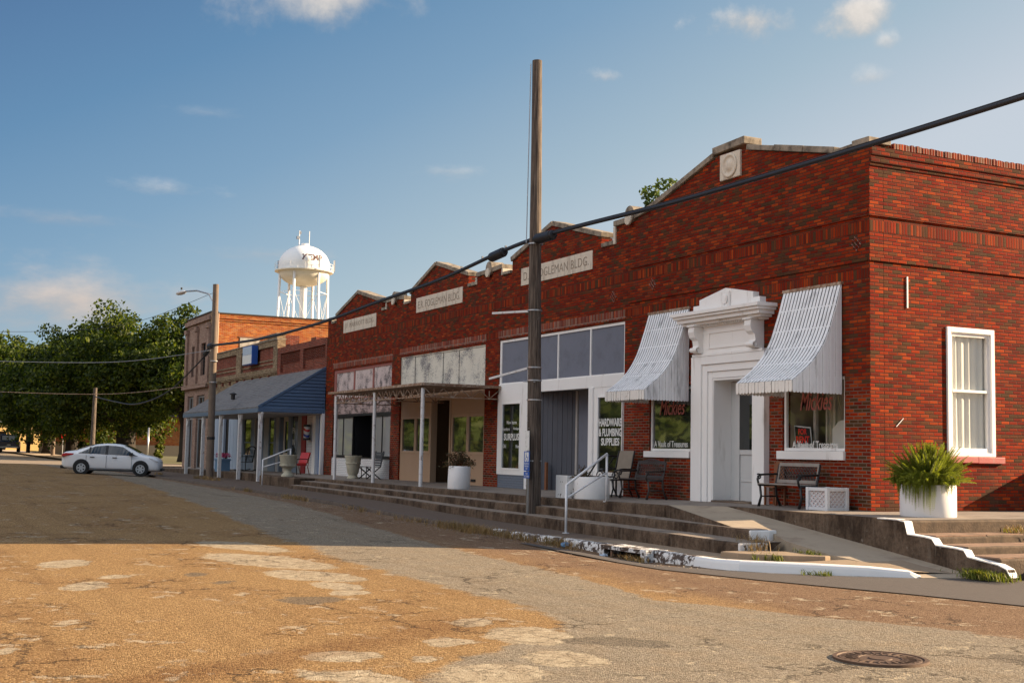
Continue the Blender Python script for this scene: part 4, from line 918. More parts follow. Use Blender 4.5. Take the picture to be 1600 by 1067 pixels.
wh = window(H, -9.86, -8.665, 1.22, 3.16, -.055, .03, 'white_paint', 'glass_dark')
mb = MB(); put_text(mb, 'HARDWARE', -9.82, -8.72, 2.40, 2.60, -.024, .004, 0, .03); put_text(mb, '& PLUMBING', -9.82, -8.72, 2.15, 2.35, -.024, .004, 0, .03); put_text(mb, 'SUPPLIES', -9.70, -8.82, 1.92, 2.11, -.024, .004, 0, .03); mb.build('lettering', 'letter_white', wh)
# recessed entry: splayed dark boarded wall, pale corner post, grey back panel
mb = MB(); A0 = Vector((-13.74, .15)); A1 = Vector((-12.72, 1.0)); nb = 9
for k in range(nb):
    p = A0 + (A1 - A0) * (k / nb); q = A0 + (A1 - A0) * ((k + 1) / nb); dd = (q - p).normalized() * .004; nn_ = Vector((dd.y, -dd.x)).normalized() * (.012 if k % 2 else .004)
    p1_, q1_ = p + dd + nn_, q - dd + nn_; bk = -Vector((dd.y, -dd.x)).normalized() * .06
    mb.prism([(p1_.x, p1_.y), (q1_.x, q1_.y), (q1_.x + bk.x, q1_.y + bk.y), (p1_.x + bk.x, p1_.y + bk.y)], 'z', .66, 3.45)
mb.build('entry_wall', 'dark_board', H)
MB().box(-12.74, -12.64, .95, 1.05, .66, 3.45).build('corner_post', 'soffit', H)
mb = MB(); mb.box(-12.64, -10.34, 1.0, 1.04, .66, 3.45); mb.build('entry_door', 'grey_panel', H)
MB().box(-10.33, -10.27, .13, 1.04, .66, 3.45).build('entry_wall', 'dark_board', H)
mb = MB(); mb.box(-13.75, -10.3, .17, 1.1, 3.46, 3.52); mb.build('soffit', 'soffit', H)
mb = MB(); mb.box(-13.30, -13.2, .30, .36, .68, 1.45); mb.build('board', 'wood_brown', H)

# --- beige shop
B = thing('brick_building', 'red brick shop with beige boarded front and cream peeling transom panels', 'building', (-20.4, 0, .7))
mb = MB(); mb.wall('y', [-24.235, -16.437], [ZB, 5.6], [(-23.58, -16.66, 0, 4.97)], 0.0, T)
slab_outline(mb, [(-24.235, 5.6), (-16.437, 5.6), (-16.437, 7.1), (-17.38, 7.1), (-17.38, 6.86), (-18.02, 6.86), (-18.02, 7.22), (-20.6, 7.88), (-22.8, 7.12), (-22.8, 6.82), (-23.34, 6.82), (-23.34, 7.0), (-24.235, 7.08)])
mb.build('wall', 'brick_red', B); shell(B, -24.2, -16.45, 6.5)
coping(B, [(-17.36, 7.105), (-16.45, 7.12)]); coping(B, [(-17.98, 6.865), (-17.41, 6.865)], h=.10); coping(B, [(-20.62, 7.885), (-18.0, 7.225)]); coping(B, [(-22.82, 7.125), (-20.6, 7.885)]); coping(B, [(-23.31, 6.825), (-22.83, 6.825)], h=.1); coping(B, [(-24.2, 7.09), (-23.36, 7.01)])
MB().box(-17.42, -17.36, -.04, .4, 6.87, 7.1).build('coping', 'stone_pale', B, bevel=.008); MB().box(-23.37, -23.32, -.04, .4, 6.83, 7.0).build('coping', 'stone_pale', B, bevel=.008)
finial(B, -24.22, 7.14)
namestone(B, -22.25, -18.42, 6.42, 6.93, 'E.R. FOGLEMAN BLDG.')
mb = MB(); mb.wall('y', [-23.66, -16.60], [5.04, 5.27], [], -.018, .02); mb.build('soldier_course', 'brick_soldier', B)
xs = [-23.55, -22.35, -21.15, -19.95, -18.7, -16.68]
tr = None
mb = MB(); mb.wall('y', [-23.58, -16.66], [3.66, 4.97], [(-23.54, -16.70, 3.70, 4.92)], .03, .11); tr = mb.build('transom', 'cream_panel', B)
for a, b2 in zip(xs[:-1], xs[1:]): mb = MB(); mb.box(a + .03, b2 - .03, .05 + rnd.uniform(-.01, .01), .08, 3.71, 4.91); mb.build('panel', 'cream_panel', tr, bevel=.004)
mb = MB(); mb.box(-23.56, -16.68, .10, .12, 3.68, 4.94); mb.build('backing', 'black_frame', tr)
mb = MB()
mb.wall('y', [-23.58, -20.86], [.6, 3.66], [(-23.46, -20.94, 1.62, 2.86)], .06, .16); mb.wall('y', [-19.22, -16.66], [.6, 3.66], [(-19.18, -16.72, 1.62, 2.86)], .06, .16)
mb.box(-20.858, -19.222, .07, .3, 3.36, 3.66); mb.build('boarding', 'beige_paint', B)
mb = MB(); mb.box(-20.84, -19.24, 1.16, 1.2, .66, 3.36); mb.box(-20.9, -20.86, .162, 1.2, .6, 3.4); mb.box(-19.22, -19.18, .162, 1.2, .6, 3.4); mb.build('entry_door', 'brown_paint', B)
mb = MB(); mb.box(-20.855, -20.78, .02, .24, .6, 3.36); mb.box(-19.30, -19.225, .02, .24, .6, 3.36); mb.build('door_frame', 'beige_trim', B)
for (a, b2) in ((-23.46, -22.22), (-22.20, -20.94), (-19.18, -17.96), (-17.94, -16.72)): window(B, a, b2, 1.62, 2.86, .045, .075, 'beige_trim', 'glass_mirror')
mb = MB(); mb.box(-17.6, -17.3, .03, .058, .78, .86); mb.build('vent', 'black_frame', B)
# flat metal canopy on lattice trusses
cn = thing('metal_canopy', 'rusty flat metal canopy on white pipe posts along the beige shop', 'canopy', (-19.6, -2.4, .68))
mb = MB(); mb.box(-23.9, -15.55, -2.5, -.02, 3.60, 3.635); mb.build('roof_sheet', 'rust', cn)
mb = MB(); mb.box(-23.9, -15.55, -2.54, -2.48, 3.57, 3.65); mb.box(-15.57, -15.50, -2.5, -.02, 3.57, 3.65); mb.box(-23.94, -23.88, -2.5, -.02, 3.57, 3.65); mb.build('fascia', 'rust', cn, bevel=.006)
def truss(a, b2, drop, n, nm='truss'):
    mb = MB(); a = Vector(a); b2 = Vector(b2); dz = Vector((0, 0, -drop)); mb.bar(a + dz, b2 + dz, .03)
    for k in range(n):
        p = a + (b2 - a) * (k / n); q = a + (b2 - a) * ((k + .5) / n); r_ = a + (b2 - a) * ((k + 1) / n)
        mb.bar(p, q + dz, .022); mb.bar(q + dz, r_, .022); mb.bar(q + dz, q, .022)
    mb.build(nm, 'rust', cn)
truss((-23.4, -2.42, 3.5), (-15.7, -2.42, 3.5), .24, 13); truss((-15.62, -2.42, 3.5), (-15.62, -.05, 3.5), .24, 4); truss((-23.4, -2.42, 3.5), (-23.4, -.05, 3.5), .24, 4); truss((-19.6, -2.42, 3.5), (-19.6, -.05, 3.5), .24, 4)
for x, lean in ((-23.35, .0), (-19.62, -.03), (-15.72, -.06)):
    mb = MB(); mb.tube([(x - .0 + lean, -2.40, .66), (x, -2.42, 3.5)], .056, 12); mb.build('post', 'post_paint', cn, auto=.6)

# --- pink-panel shop
A = thing('brick_building', 'red brick shop with faded pink transom panels and white brick under its windows', 'building', (-28, 0, .7))
mb = MB(); mb.wall('y', [-31.73, -24.237], [ZB, 5.6], [(-30.78, -24.42, 0, 4.84)], 0.0, T)
slab_outline(mb, [(-31.73, 5.6), (-24.237, 5.6), (-24.237, 7.05), (-25.1, 7.05), (-25.1, 6.80), (-25.60, 6.80), (-25.60, 7.12), (-28.2, 7.72), (-30.72, 7.02), (-30.72, 6.78), (-31.2, 6.78), (-31.2, 6.92), (-31.73, 6.92)])
mb.box(-31.73, -31.73 + T, T + .001, 24, .2, 6.8)
mb.build('wall', 'brick_red', A); shell(A, -31.38, -24.25, 6.5, left=False)
coping(A, [(-25.08, 7.055), (-24.25, 7.06)]); coping(A, [(-25.56, 6.805), (-25.13, 6.805)], h=.1); coping(A, [(-28.22, 7.725), (-25.58, 7.125)]); coping(A, [(-30.74, 7.025), (-28.2, 7.725)]); coping(A, [(-31.18, 6.785), (-30.75, 6.785)], h=.1); coping(A, [(-31.74, 6.925), (-31.22, 6.925)], h=.12)
MB().box(-25.14, -25.08, -.04, .4, 6.81, 7.05).build('coping', 'stone_pale', A, bevel=.008); MB().box(-31.22, -31.16, -.04, .4, 6.79, 6.92).build('coping', 'stone_pale', A, bevel=.008)
namestone(A, -29.78, -26.14, 6.28, 6.78, 'J.F. MARRIOTT BLDG.')
mb = MB(); mb.wall('y', [-30.9, -24.3], [4.92, 5.15], [], -.018, .02); mb.build('soldier_course', 'brick_soldier', A)
mb = MB(); mb.wall('y', [-30.78, -24.42], [3.66, 4.84], [(-30.52, -28.50, 3.70, 4.72), (-28.36, -26.42, 3.70, 4.74), (-26.28, -24.48, 3.70, 4.76)], .02, .1); tr = mb.build('transom', 'pink_trim', A)
for (a, b2) in ((-30.52, -28.50), (-28.36, -26.42), (-26.28, -24.48)): mb = MB(); mb.box(a - .003, b2 + .003, .045, .07, 3.697, 4.765); mb.build('panel', 'pink_panel', tr)
mb = MB(); mb.box(-30.78, -24.42, .03, .12, 3.08, 3.655); mb.build('fascia', 'rose_fascia', A)
mb = MB(); mb.box(-30.78, -24.42, .02, .12, 2.98, 3.075); mb.box(-28.5, -26.35, .9, .95, .6, 3.0); mb.box(-28.52, -28.46, .12, .95, .6, 2.98); mb.box(-26.4, -26.34, .12, .95, .6, 2.98); mb.build('recess', 'black_frame', A)
window(A, -30.74, -28.45, 1.42, 2.98, .03, .06, 'black_frame', 'glass_pale', mull=(-29.6,)); window(A, -26.42, -24.44, 1.42, 2.98, .03, .06, 'black_frame', 'glass_pale', mull=(-25.35,))
mb = MB(); mb.box(-30.76, -24.44, .0, .14, .6, 1.38); mb.build('kick_wall', 'brick_white', A); mb = MB(); mb.box(-30.76, -24.44, -.03, .14, 1.382, 1.418); mb.build('sill', 'black_frame', A)

# unseen low block, added and sized to cast slanting shade on the side wall
an = thing('shade_annex', 'low brick annex against the side wall of the corner shop', 'annex', (.4, 6, .7))
mb = MB(); mb.box(.003, .80, 5.0, 7.6, .5, 1.80); mb.build('wall', 'brick_red', an); mb = MB(); mb.box(.003, .86, 4.95, 7.65, 1.802, 1.86); mb.build('slab', 'coping', an, bevel=.01)

# ------------------------------------------------------------------ buildings under the blue porch
Q = thing('brick_building', 'low rose brick barber shop with pierced brick parapet above the porch', 'building', (-35.2, 0, .65))
mb = MB(); mb.wall('y', [-38.83, -31.735], [4.2, 6.28], [(-38.35, -35.4, 5.12, 6.0), (-34.95, -31.95, 5.12, 6.0)], -.02, T)
mb.box(-37.6, -36.9, -.02, T, 6.282, 6.36); mb.box(-33.9, -33.2, -.02, T, 6.282, 6.40)
mb.build('wall', 'brick_rose', Q)
mb = MB(); mb.box(-38.35, -35.4, .10, T, 5.12, 6.0); mb.box(-34.95, -31.95, .10, T, 5.12, 6.0); mb.build('panel', 'brick_rose', Q)
mb = MB()
for (a, b2) in ((-38.28, -35.48), (-34.88, -32.02)):
    x = a
    while x < b2:
        for k in range(4):
            z = 5.92 - k * .10 - (.05 if int((x - a) / .13) % 2 else 0); mb.box(x, x + .06, .04, .098, z - .06, z)
        x += .13
mb.build('dentils', 'brick_rose', Q)
shell(Q, -38.8, -31.74, 5.75, left=False)
def front(root, spans, z0=.55, z1=3.3, y=.05):
    for (a, b2, m_, pr, nm) in spans:
        mb = MB(); mb.box(a + .002, b2 - .002, y - pr, y + .15, z0, z1); mb.build(nm, m_, root)
front(Q, [(-38.83, -38.36, 'shop_grey', .02, 'column'), (-38.36, -38.2, 'shop_blue', .03, 'column'), (-37.02, -36.55, 'shop_blue', .0, 'column'), (-35.5, -34.86, 'shop_grey', .02, 'column'), (-34.86, -34.3, 'shop_red', .06, 'pilaster'), (-34.3, -33.36, 'brick_white', .0, 'panel'), (-33.36, -32.95, 'white_paint', .05, 'pilaster'), (-32.2, -31.95, 'white_paint', .05, 'pilaster')])
mb = MB(); mb.box(-38.83, -31.74, .2, T, 3.302, 4.198); mb.box(-38.83, -31.74, .25, T, .5, 3.3); mb.build('lintel', 'shop_grey', Q)
mb = MB(); mb.box(-38.19, -37.03, .2, .24, .6, 3.2); d_ = mb.build('door', 'room_trim', Q); mb = MB(); mb.box(-37.9, -37.3, .185, .199, 1.5, 2.9); mb.build('pane', 'glass_dark', d_)
mb = MB(); mb.box(-32.94, -32.21, .15, .2, .6, 3.2); mb.build('door', 'door_blue', Q)
wq = window(Q, -36.5, -35.5, 1.35, 3.2, .06, .05, 'shop_blue', 'glass_mirror')
mb = MB(); put_text(mb, 'PA', -36.38, -35.95, 2.35, 2.62, .075, .004); put_text(mb, 'IN', -36.38, -36.05, 1.85, 2.1, .075, .004); mb.build('lettering', 'letter_white', wq)
mb = MB(); mb.box(-36.54, -35.5, .05, .2, .5, 1.345); mb.build('kick_wall', 'shop_blue', Q)
P = thing('brick_building', 'low buff brick shop with framed red brick panels and a blue box sign', 'building', (-45.4, 0, .6))
mb = MB(); mb.wall('y', [-51.98, -38.837], [3.9, 6.70], [(-51.3, -46.2, 5.42, 6.42), (-45.2, -39.5, 5.42, 6.42)], -.04, T); mb.box(-39.4, -38.9, -.04, T, 6.702, 6.95); mb.box(-42, -39.402, -.04, T, 6.702, 6.82); mb.build('wall', 'brick_buff', P)
mb = MB(); mb.box(-51.3, -46.2, .06, T, 5.42, 6.42); mb.box(-45.2, -39.5, .06, T, 5.42, 6.42); mb.build('panel', 'brick_rose', P)
mb = MB()
for (a, b2) in ((-51.3, -46.2), (-45.2, -39.5)):
    mb.box(a, b2, .02, .058, 5.60, 5.66); mb.box(a, b2, .02, .058, 5.78, 5.84)
mb.box(-51.98, -38.84, -.10, -.042, 5.10, 5.17); mb.box(-51.98, -38.84, -.14, -.042, 5.172, 5.24); mb.build('string_course', 'brick_buff', P)
mb = MB(); x = -51.6
while x < -39: mb.box(x, x + .14, -.13, -.042, 4.90, 5.06); x += 1.45
mb.build('corbel', 'brick_rose', P)
mb = MB(); mb.box(-51.98, -38.84, -.08, T + .04, 6.702, 6.75); mb.box(-42, -38.84, -.09, T + .04, 6.952, 7.0); mb.build('coping', 'coping', P)
mb = MB(); mb.box(-40.1, -39.2, .36, 1.1, 5.9, 6.95); mb.build('chimney', 'brick_rose', P)
shell(P, -51.95, -38.85, 5.85, left=False)
front(P, [(-45.0, -44.55, 'shop_blue', .02, 'column'), (-43.12, -42.5, 'shop_blue', .02, 'column'), (-42.5, -42.3, 'shop_grey', .03, 'column'), (-41.75, -40.9, 'shop_blue', .02, 'column'), (-40.9, -40.1, 'shop_grey', .0, 'column'), (-39.1, -38.84, 'shop_blue', .04, 'column')])
mb = MB(); mb.box(-51.98, -38.84, .2, T, 3.302, 3.898); mb.box(-51.98, -38.84, .28, T, .4, 3.3); mb.build('lintel', 'shop_grey', P)
mb = MB(); mb.box(-42.29, -41.76, .2, .24, .5, 3.2); mb.build('door', 'room_trim', P)
for (a, b2, k) in ((-44.54, -43.13, 1), (-40.09, -39.11, 1)):
    window(P, a, b2, 1.3, 3.2, .06, .06, 'shop_blue', 'glass_mirror', trans=((1.95, a, b2),)); mb = MB(); mb.box(a, b2, .05, .2, .45, 1.295); mb.build('kick_wall', 'shop_blue', P)
mb = MB(); x = -50.9
while x < -45.1:
    if not (-48.7 < x < -47.6): mb.box(x + .005, x + .335, .04 + (.01 if int(x * 3) % 2 else 0), .16, .4, 3.2)
    x += .34
mb.build('boarding', 'board_blue', P)
mb = MB(); mb.box(-48.7, -47.5, .2, .24, .4, 3.2); mb.build('door', 'dark_room', P)
sg = thing('box_sign', 'blue and white box sign standing out from the buff brick parapet', 'sign', (-42.8, -.3, 6.15))
mb = MB(); mb.box(-43.75, -42.05, -.36, -.06, 5.72, 6.62); mb.build('case', 'sign_blue', sg, bevel=.01)
mb = MB(); mb.box(-43.72, -42.08, -.372, -.361, 6.20, 6.59); mb.build('upper_panel', 'sign_pale', sg); mb = MB(); mb.box(-43.72, -42.08, -.372, -.361, 5.75, 6.19); mb.build('lower_panel', 'sign_white', sg)
mb = MB(); mb.bar((-43.0, -.06, 6.1), (-43.0, .06, 6.1), .08); mb.bar((-42.5, -.06, 6.1), (-42.5, .06, 6.1), .08); mb.build('bracket', 'steel', sg)
# lean-to porch
po = thing('porch', 'long blue lean-to porch with grey shingled roof on white forked posts', 'porch', (-38.3, -1.4, .5))
xl, xr = -45.4, -31.80; yo = -2.78; zo = 3.33; zi = 5.02
mb = MB(); nn = 18; vs = []
mb.add([(xl, yo, zo), (xr, yo, zo), (xr, -.05, zi), (xl, -.05, zi), (xl, yo, zo - .05), (xr, yo, zo - .05), (xr, -.05, zi - .05), (xl, -.05, zi - .05)], [(0, 1, 2, 3), (7, 6, 5, 4), (0, 4, 5, 1), (1, 5, 6, 2), (3, 2, 6, 7), (0, 3, 7, 4)])
for k in range(16):                                   # shingle courses
    f0 = k / 16; f1 = (k + 1) / 16; y0 = yo + (-.05 - yo) * f0; y1 = yo + (-.05 - yo) * f1; z0 = zo + (zi - zo) * f0 + .018; z1 = zo + (zi - zo) * f1 + .004
    x = xl + (.15 if k % 2 else 0)
    while x < xr: xx = min(x + .30, xr); j = rnd.uniform(-.003, .006); mb.add([(x, y0, z0 + j), (xx, y0, z0 + j), (xx, y1, z1), (x, y1, z1), (x, y0, z0 - .02), (xx, y0, z0 - .02)], [(0, 1, 2, 3), (4, 5, 1, 0)]); x += .305
mb.build('roof', 'shingle', po, recalc=False)
mb = MB(); mb.box(xl, xr, yo - .02, yo + .02, zo - .22, zo - .052); mb.build('fascia', 'fascia_blue', po)
mb = MB(); nn = 13                                    # clapboards on the gable end
for k in range(nn):
    z0 = 3.28 + k * .135; z1 = z0 + .135
    ya = max(yo, yo + (z0 - zo) / (zi - zo) * (-.05 - yo)); yb = max(yo, yo + (z1 - zo) / (zi - zo) * (-.05 - yo))
    if ya > -.15: break
    ps = [(ya + .02, z0), (-.02, z0), (-.02, z1), (min(yb + .02, -.03), z1)]
    mb.add([(xr + .055, p[0], p[1]) if p[1] == z0 else (xr + .005, p[0], p[1]) for p in ps] + [(xr - .03, p[0], p[1]) for p in ps], [(0, 1, 2, 3), (7, 6, 5, 4), (0, 4, 5, 1), (3, 2, 6, 7)])
mb.build('gable', 'siding_blue', po, recalc=False)
mb = MB(); mb.bar((xr + .04, yo - .02, zo + .0), (xr + .04, -.03, zi + .0), .05, .09); mb.box(xr - .04, xr + .05, yo, -.02, 3.14, 3.275); mb.build('trim', 'siding_blue', po)
mb = MB(); mb.box(xl, xr - .05, yo + .02, -.0, 3.10, 3.13); mb.build('ceiling', 'soffit', po)
for x in (-44.9, -41.6, -38.3, -35.0, -31.9):
    mb = MB(); mb.box(x - .07, x + .07, -2.72, -2.58, .36, 3.1); mb.bar((x, -2.65, 2.62), (x - .24, -2.65, 3.1), .08); mb.bar((x, -2.65, 2.62), (x + .24, -2.65, 3.1), .08); mb.build('post', 'post_paint', po)
mb = MB(); mb.lathe([(.09, 0), (.09, .22), (.16, .22), (.16, .26), (0.001, .34)], (-38.9, -2.0, 3.85), 14); mb.build('vent', 'iron_black', po)
mb = MB(); mb.box(-31.95, -31.74, -.14, -.02, .6, 3.14); mb.build('post', 'white_paint', po)

# two-storey building
S = thing('brick_building', 'two storey brick building with painted front and sunlit orange side wall', 'building', (-55, 0, .4))
mb = MB(); mb.wall('y', [-58.0, -52.0], [5.1, 9.15], [(-56.6, -55.75, 5.72, 7.5), (-54.25, -53.2, 5.72, 7.55)], 0.0, T)
for x in (-57.95, -55.4, -52.6): mb.box(x, x + .5, -.12, -.002, 5.25, 8.3); mb.box(x - .04, x + .54, -.2, -.002, 8.3, 8.55)
mb.box(-58.05, -52.0, -.16, -.002, 8.75, 9.0); mb.box(-58.05, -52, -.22, -.002, 5.0, 5.24); mb.box(-57.4, -56, -.03, -.002, 8.58, 8.74)
mb.build('front_wall', 'brick_cream', S)
mb = MB(); mb.box(-52.0 - T, -52.0, T + .002, 26, .2, 9.0); mb.build('side_wall', 'brick_orange', S)
mb = MB(); mb.box(-52.34, -51.94, T + .002, 26, 9.002, 9.10); mb.box(-51.999, -51.96, T + .002, 26, 8.70, 8.77); mb.box(-51.999, -51.95, T + .002, 26, 8.84, 8.998); mb.build('corbel', 'brick_orange', S)
mb = MB(); mb.box(-52.40, -51.90, T, 26, 9.102, 9.16); mb.box(-58.1, -51.92, -.06, T + .01, 9.152, 9.22); mb.build('coping', 'roof_tar', S)
mb = MB(); mb.box(-52.4, -51.93, -.03, T, 8.5, 9.15); mb.build('corner_pier', 'brick_buff', S)
mb = MB(); mb.box(-58, -52.35, T + .01, 26, 8.2, 8.4); mb.box(-58, -57.7, T + .01, 26, .2, 9.0); mb.box(-58, -52, 26, 26.3, 0, 9); mb.build('roof', 'roof_tar', S)
for (a, b2, z1) in ((-56.6, -55.75, 7.5), (-54.25, -53.2, 7.55)): window(S, a, b2, 5.72, z1, .14, .07, 'black_frame', 'glass_dark', trans=((6.6, a, b2),))
mb = MB(); mb.box(-51.998, -51.97, 1.62, 2.75, 6.9, 7.82); mb.build('boarded_window', 'board_up', S)
mb = MB(); mb.box(-51.998, -51.965, 1.55, 2.82, 7.822, 7.90); mb.build('lintel', 'wood_brown', S)
mb = MB(); mb.wall('y', [-58.0, -52.0], [.2, 5.0], [(-57.2, -55.7, .3, 4.6), (-54.9, -53.0, .3, 4.6)], .0, T); mb.build('ground_floor', 'brick_cream', S)
for (a, b2) in ((-57.2, -55.7), (-54.9, -53.0)): window(S, a, b2, .4, 4.6, .12, .12, 'shop_grey', 'glass_dark', mull=((a + b2) / 2,), trans=((3.3, a, b2),))
mb = MB(); mb.tube([(-52.2, .18, 9.2), (-52.2, .18, 10.3)], .02); mb.build('pipe', 'white_metal', S)
mb = MB(); mb.tube([(-51.93, .35, 9.1), (-51.93, .35, 6.0)], .04); mb.build('downpipe', 'beige_trim', S)
# ------------------------------------------------------------------ poles, cable, signs
def wobble_pole(name, label, x, y, z0, z1, r0, r1, lean=(0, 0), m='pole_wood', group=None):
    t = thing(name, label, 'utility pole', (x, y, z0), group)
    mb = MB(); n = 14; path = []; rs = []
    for k in range(n + 1):
        f = k / n; path.append((x + lean[0] * f + .012 * math.sin(f * 9), y + lean[1] * f, z0 + (z1 - z0) * f)); rs.append(r0 + (r1 - r0) * f)
    mb.tube(path, rs, 16); mb.build('pole', m, t, auto=.7); return t
p1 = wobble_pole('utility_pole', 'tall weathered wooden utility pole standing in the concrete steps', -7.83, -2.92, .2, 10.98, .175, .115, (-.22, 0))
mb = MB()
for z in (1.5, 2.9, 3.35, 3.65, 4.98, 6.55): mb.lathe([(.172, z), (.176, z), (.176, z + .03), (.172, z + .03)], (-7.83 - .0204 * (z - .2), -2.92, 0), 18)
mb.build('strap', 'steel', p1)
mb = MB(); mb.bar((-8.15, -2.96, 5.0), (-10.05, -2.98, 5.12), .05, .05); mb.build('arm', 'post_paint', p1); mb = MB(); mb.bar((-8.15, -2.96, 3.66), (-10.1, -3.0, 3.50), .05, .05); mb.build('arm', 'post_paint', p1)
mb = MB(); mb.tube([(-7.72, -3.0, 3.32), (-8.3, -3.0, 3.36)], .015); mb.build('bolt', 'steel', p1)
mb = MB(); mb.tube([(-8.1, -3.06, 10.9), (-8.12, -3.07, 8), (-8.12, -3.08, 6.6)], .012, 6); mb.build('ground_wire', 'steel', p1)
mb = MB(); mb.tube([(-8.22, -2.85, 9.5), (-8.30, -2.8, 9.5)], .012, 5); mb.tube([(-8.22, -2.85, 8.6), (-8.30, -2.8, 8.6)], .012, 5); mb.build('step_peg', 'steel', p1)
mb = MB(); r_ = random.Random(3)
for k in range(60):
    z = r_.uniform(.9, 2.6) if k < 44 else r_.uniform(2.6, 6); an = r_.uniform(-2.6, .6); rr = .175 - z * .0056
    x, y = -7.84 - .0204 * z + rr * math.cos(an), -2.92 + rr * math.sin(an); s = r_.uniform(.006, .014)
    mb.box(x - s, x + s, y - s * .6, y + s * .6, z - s * .4, z + s * .4)
mb.build('staples', 'steel', p1)
mb = MB(); mb.box(-7.86, -7.79, -3.082, -3.074, 2.02, 2.10); mb.build('tag', 'steel', p1)
mb = MB(); mb.box(-7.86, -7.77, -3.09, -3.078, 1.42, 1.56); mb.build('paper_notice', 'letter_white', p1)
ps = thing('parking_sign', 'blue wheelchair parking sign under a blank white plate beside the wooden pole', 'sign', (-7.700, -3.16, .32))
mb = MB(); mb.bar((-7.700, -3.14, .30), (-7.700, -3.14, 2.2), .045, .03); mb.build('post', 'steel', ps)
def plate(nm, x0, x1, z0, z1, m, y=-3.165):
    mb = MB(); mb.box(x0, x1, y - .006, y, z0, z1); return mb.build(nm, m, ps, bevel=.003)
plate('blank_plate', -7.820, -7.620, 1.75, 2.2, 'letter_white')
pl = plate('plate', -7.860, -7.580, 1.29, 1.73, 'sign_blue'); pv = plate('small_plate', -7.860, -7.580, 1.12, 1.27, 'sign_blue')
mb = MB(); mb.box(-7.815, -7.625, -3.1735, -3.1715, 1.50, 1.71); mb.build('symbol_field', 'letter_white', pl)
mb = MB(); mb.lathe([(.02, -3.176), (.02, -3.174)], (-7.730, 0, 1.685), 10, 'y'); mb.bar((-7.730, -3.1755, 1.66), (-7.725, -3.1755, 1.60), .018, .002, (0, 1, 0)); mb.bar((-7.728, -3.1755, 1.60), (-7.685, -3.1755, 1.60), .016, .002, (0, 1, 0)); mb.bar((-7.685, -3.1755, 1.60), (-7.665, -3.1755, 1.545), .016, .002, (0, 1, 0))
for k in range(14):
    a0 = math.pi * (.55 + k / 14 * 1.3); a1 = math.pi * (.55 + (k + 1) / 14 * 1.3)
    mb.bar((-7.715 + .05 * math.cos(a0), -3.1755, 1.565 + .05 * math.sin(a0)), (-7.715 + .05 * math.cos(a1), -3.1755, 1.565 + .05 * math.sin(a1)), .013, .002, (0, 1, 0))
mb.build('wheelchair_symbol', 'sign_blue', pl)
mb = MB(); put_text(mb, 'RESERVED', -7.830, -7.610, 1.43, 1.475, -3.172, .002); put_text(mb, 'PARKING', -7.810, -7.630, 1.375, 1.415, -3.172, .002); put_text(mb, 'ONLY', -7.770, -7.670, 1.32, 1.36, -3.172, .002); mb.build('lettering', 'letter_white', pl)
mb = MB(); put_text(mb, 'VAN', -7.770, -7.670, 1.205, 1.245, -3.172, .002); put_text(mb, 'ACCESSIBLE', -7.840, -7.600, 1.145, 1.185, -3.172, .002); mb.build('lettering', 'letter_white', pv)

p2 = wobble_pole('utility_pole', 'grey wooden utility pole with a street lamp arm before the blue porch', -35.55, -3.72, .2, 8.62, .16, .125, (-.25, 0), 'bark_lit')
ar = [(-35.85, -3.72, 7.75), (-36.5, -3.85, 8.28), (-37.9, -4.05, 8.55), (-39.4, -4.25, 8.66)]
sl = thing('street_lamp', 'cobra head street lamp on a curved arm from the grey pole', 'street lamp', (-35.85, -3.72, 7.75))
mb = MB(); mb.tube(ar, .035, 8); mb.build('arm', 'steel', sl, auto=.8)
mb = MB(); mb.tube([(-39.25, -4.23, 8.65), (-39.45, -4.26, 8.66), (-39.7, -4.29, 8.65), (-40.0, -4.33, 8.64), (-40.25, -4.36, 8.62), (-40.32, -4.37, 8.62)], [.05, .10, .16, .17, .12, .03], 14); mb.v = [(q[0], q[1], 8.64 + (q[2] - 8.64) * .55) for q in mb.v]; mb.build('lamp_head', 'white_metal', sl, smooth=True)
mb = MB(); mb.lathe([(.04, 8.77), (.045, 8.86), (0.001, 8.88)], (-39.75, -4.33, 0), 10); mb.build('photocell', 'iron_black', sl)
mb = MB()
for z in (2.1, 4.4, 5.3): mb.lathe([(.155, z), (.16, z), (.16, z + .05), (.155, z + .05)], (-35.62, -3.72, 0), 14)
mb.build('band', 'steel', p2)
mb = MB(); mb.lathe([(.162, 2.0), (.168, 2.0), (.168, 2.12), (.162, 2.12)], (-35.6, -3.72, 0), 14); mb.build('band', 'iron_black', p2)
p3 = wobble_pole('utility_pole', 'leaning wooden utility pole against the dark oak behind the white car', -65.6, -4.0, .4, 5.3, .16, .12, (-.55, .1), 'pole_wood')
p4 = wobble_pole('utility_pole', 'sunlit short wooden pole by the far road beyond the dark pickup', -101.1, -2.0, .55, 5.2, .18, .15, (-.2, 0), 'bark_lit')
p5 = wobble_pole('utility_pole', 'dark wooden pole beside the parked pickup truck', -119.0, -2.2, .6, 7, .2, .17, (0.1, 0), 'bark')

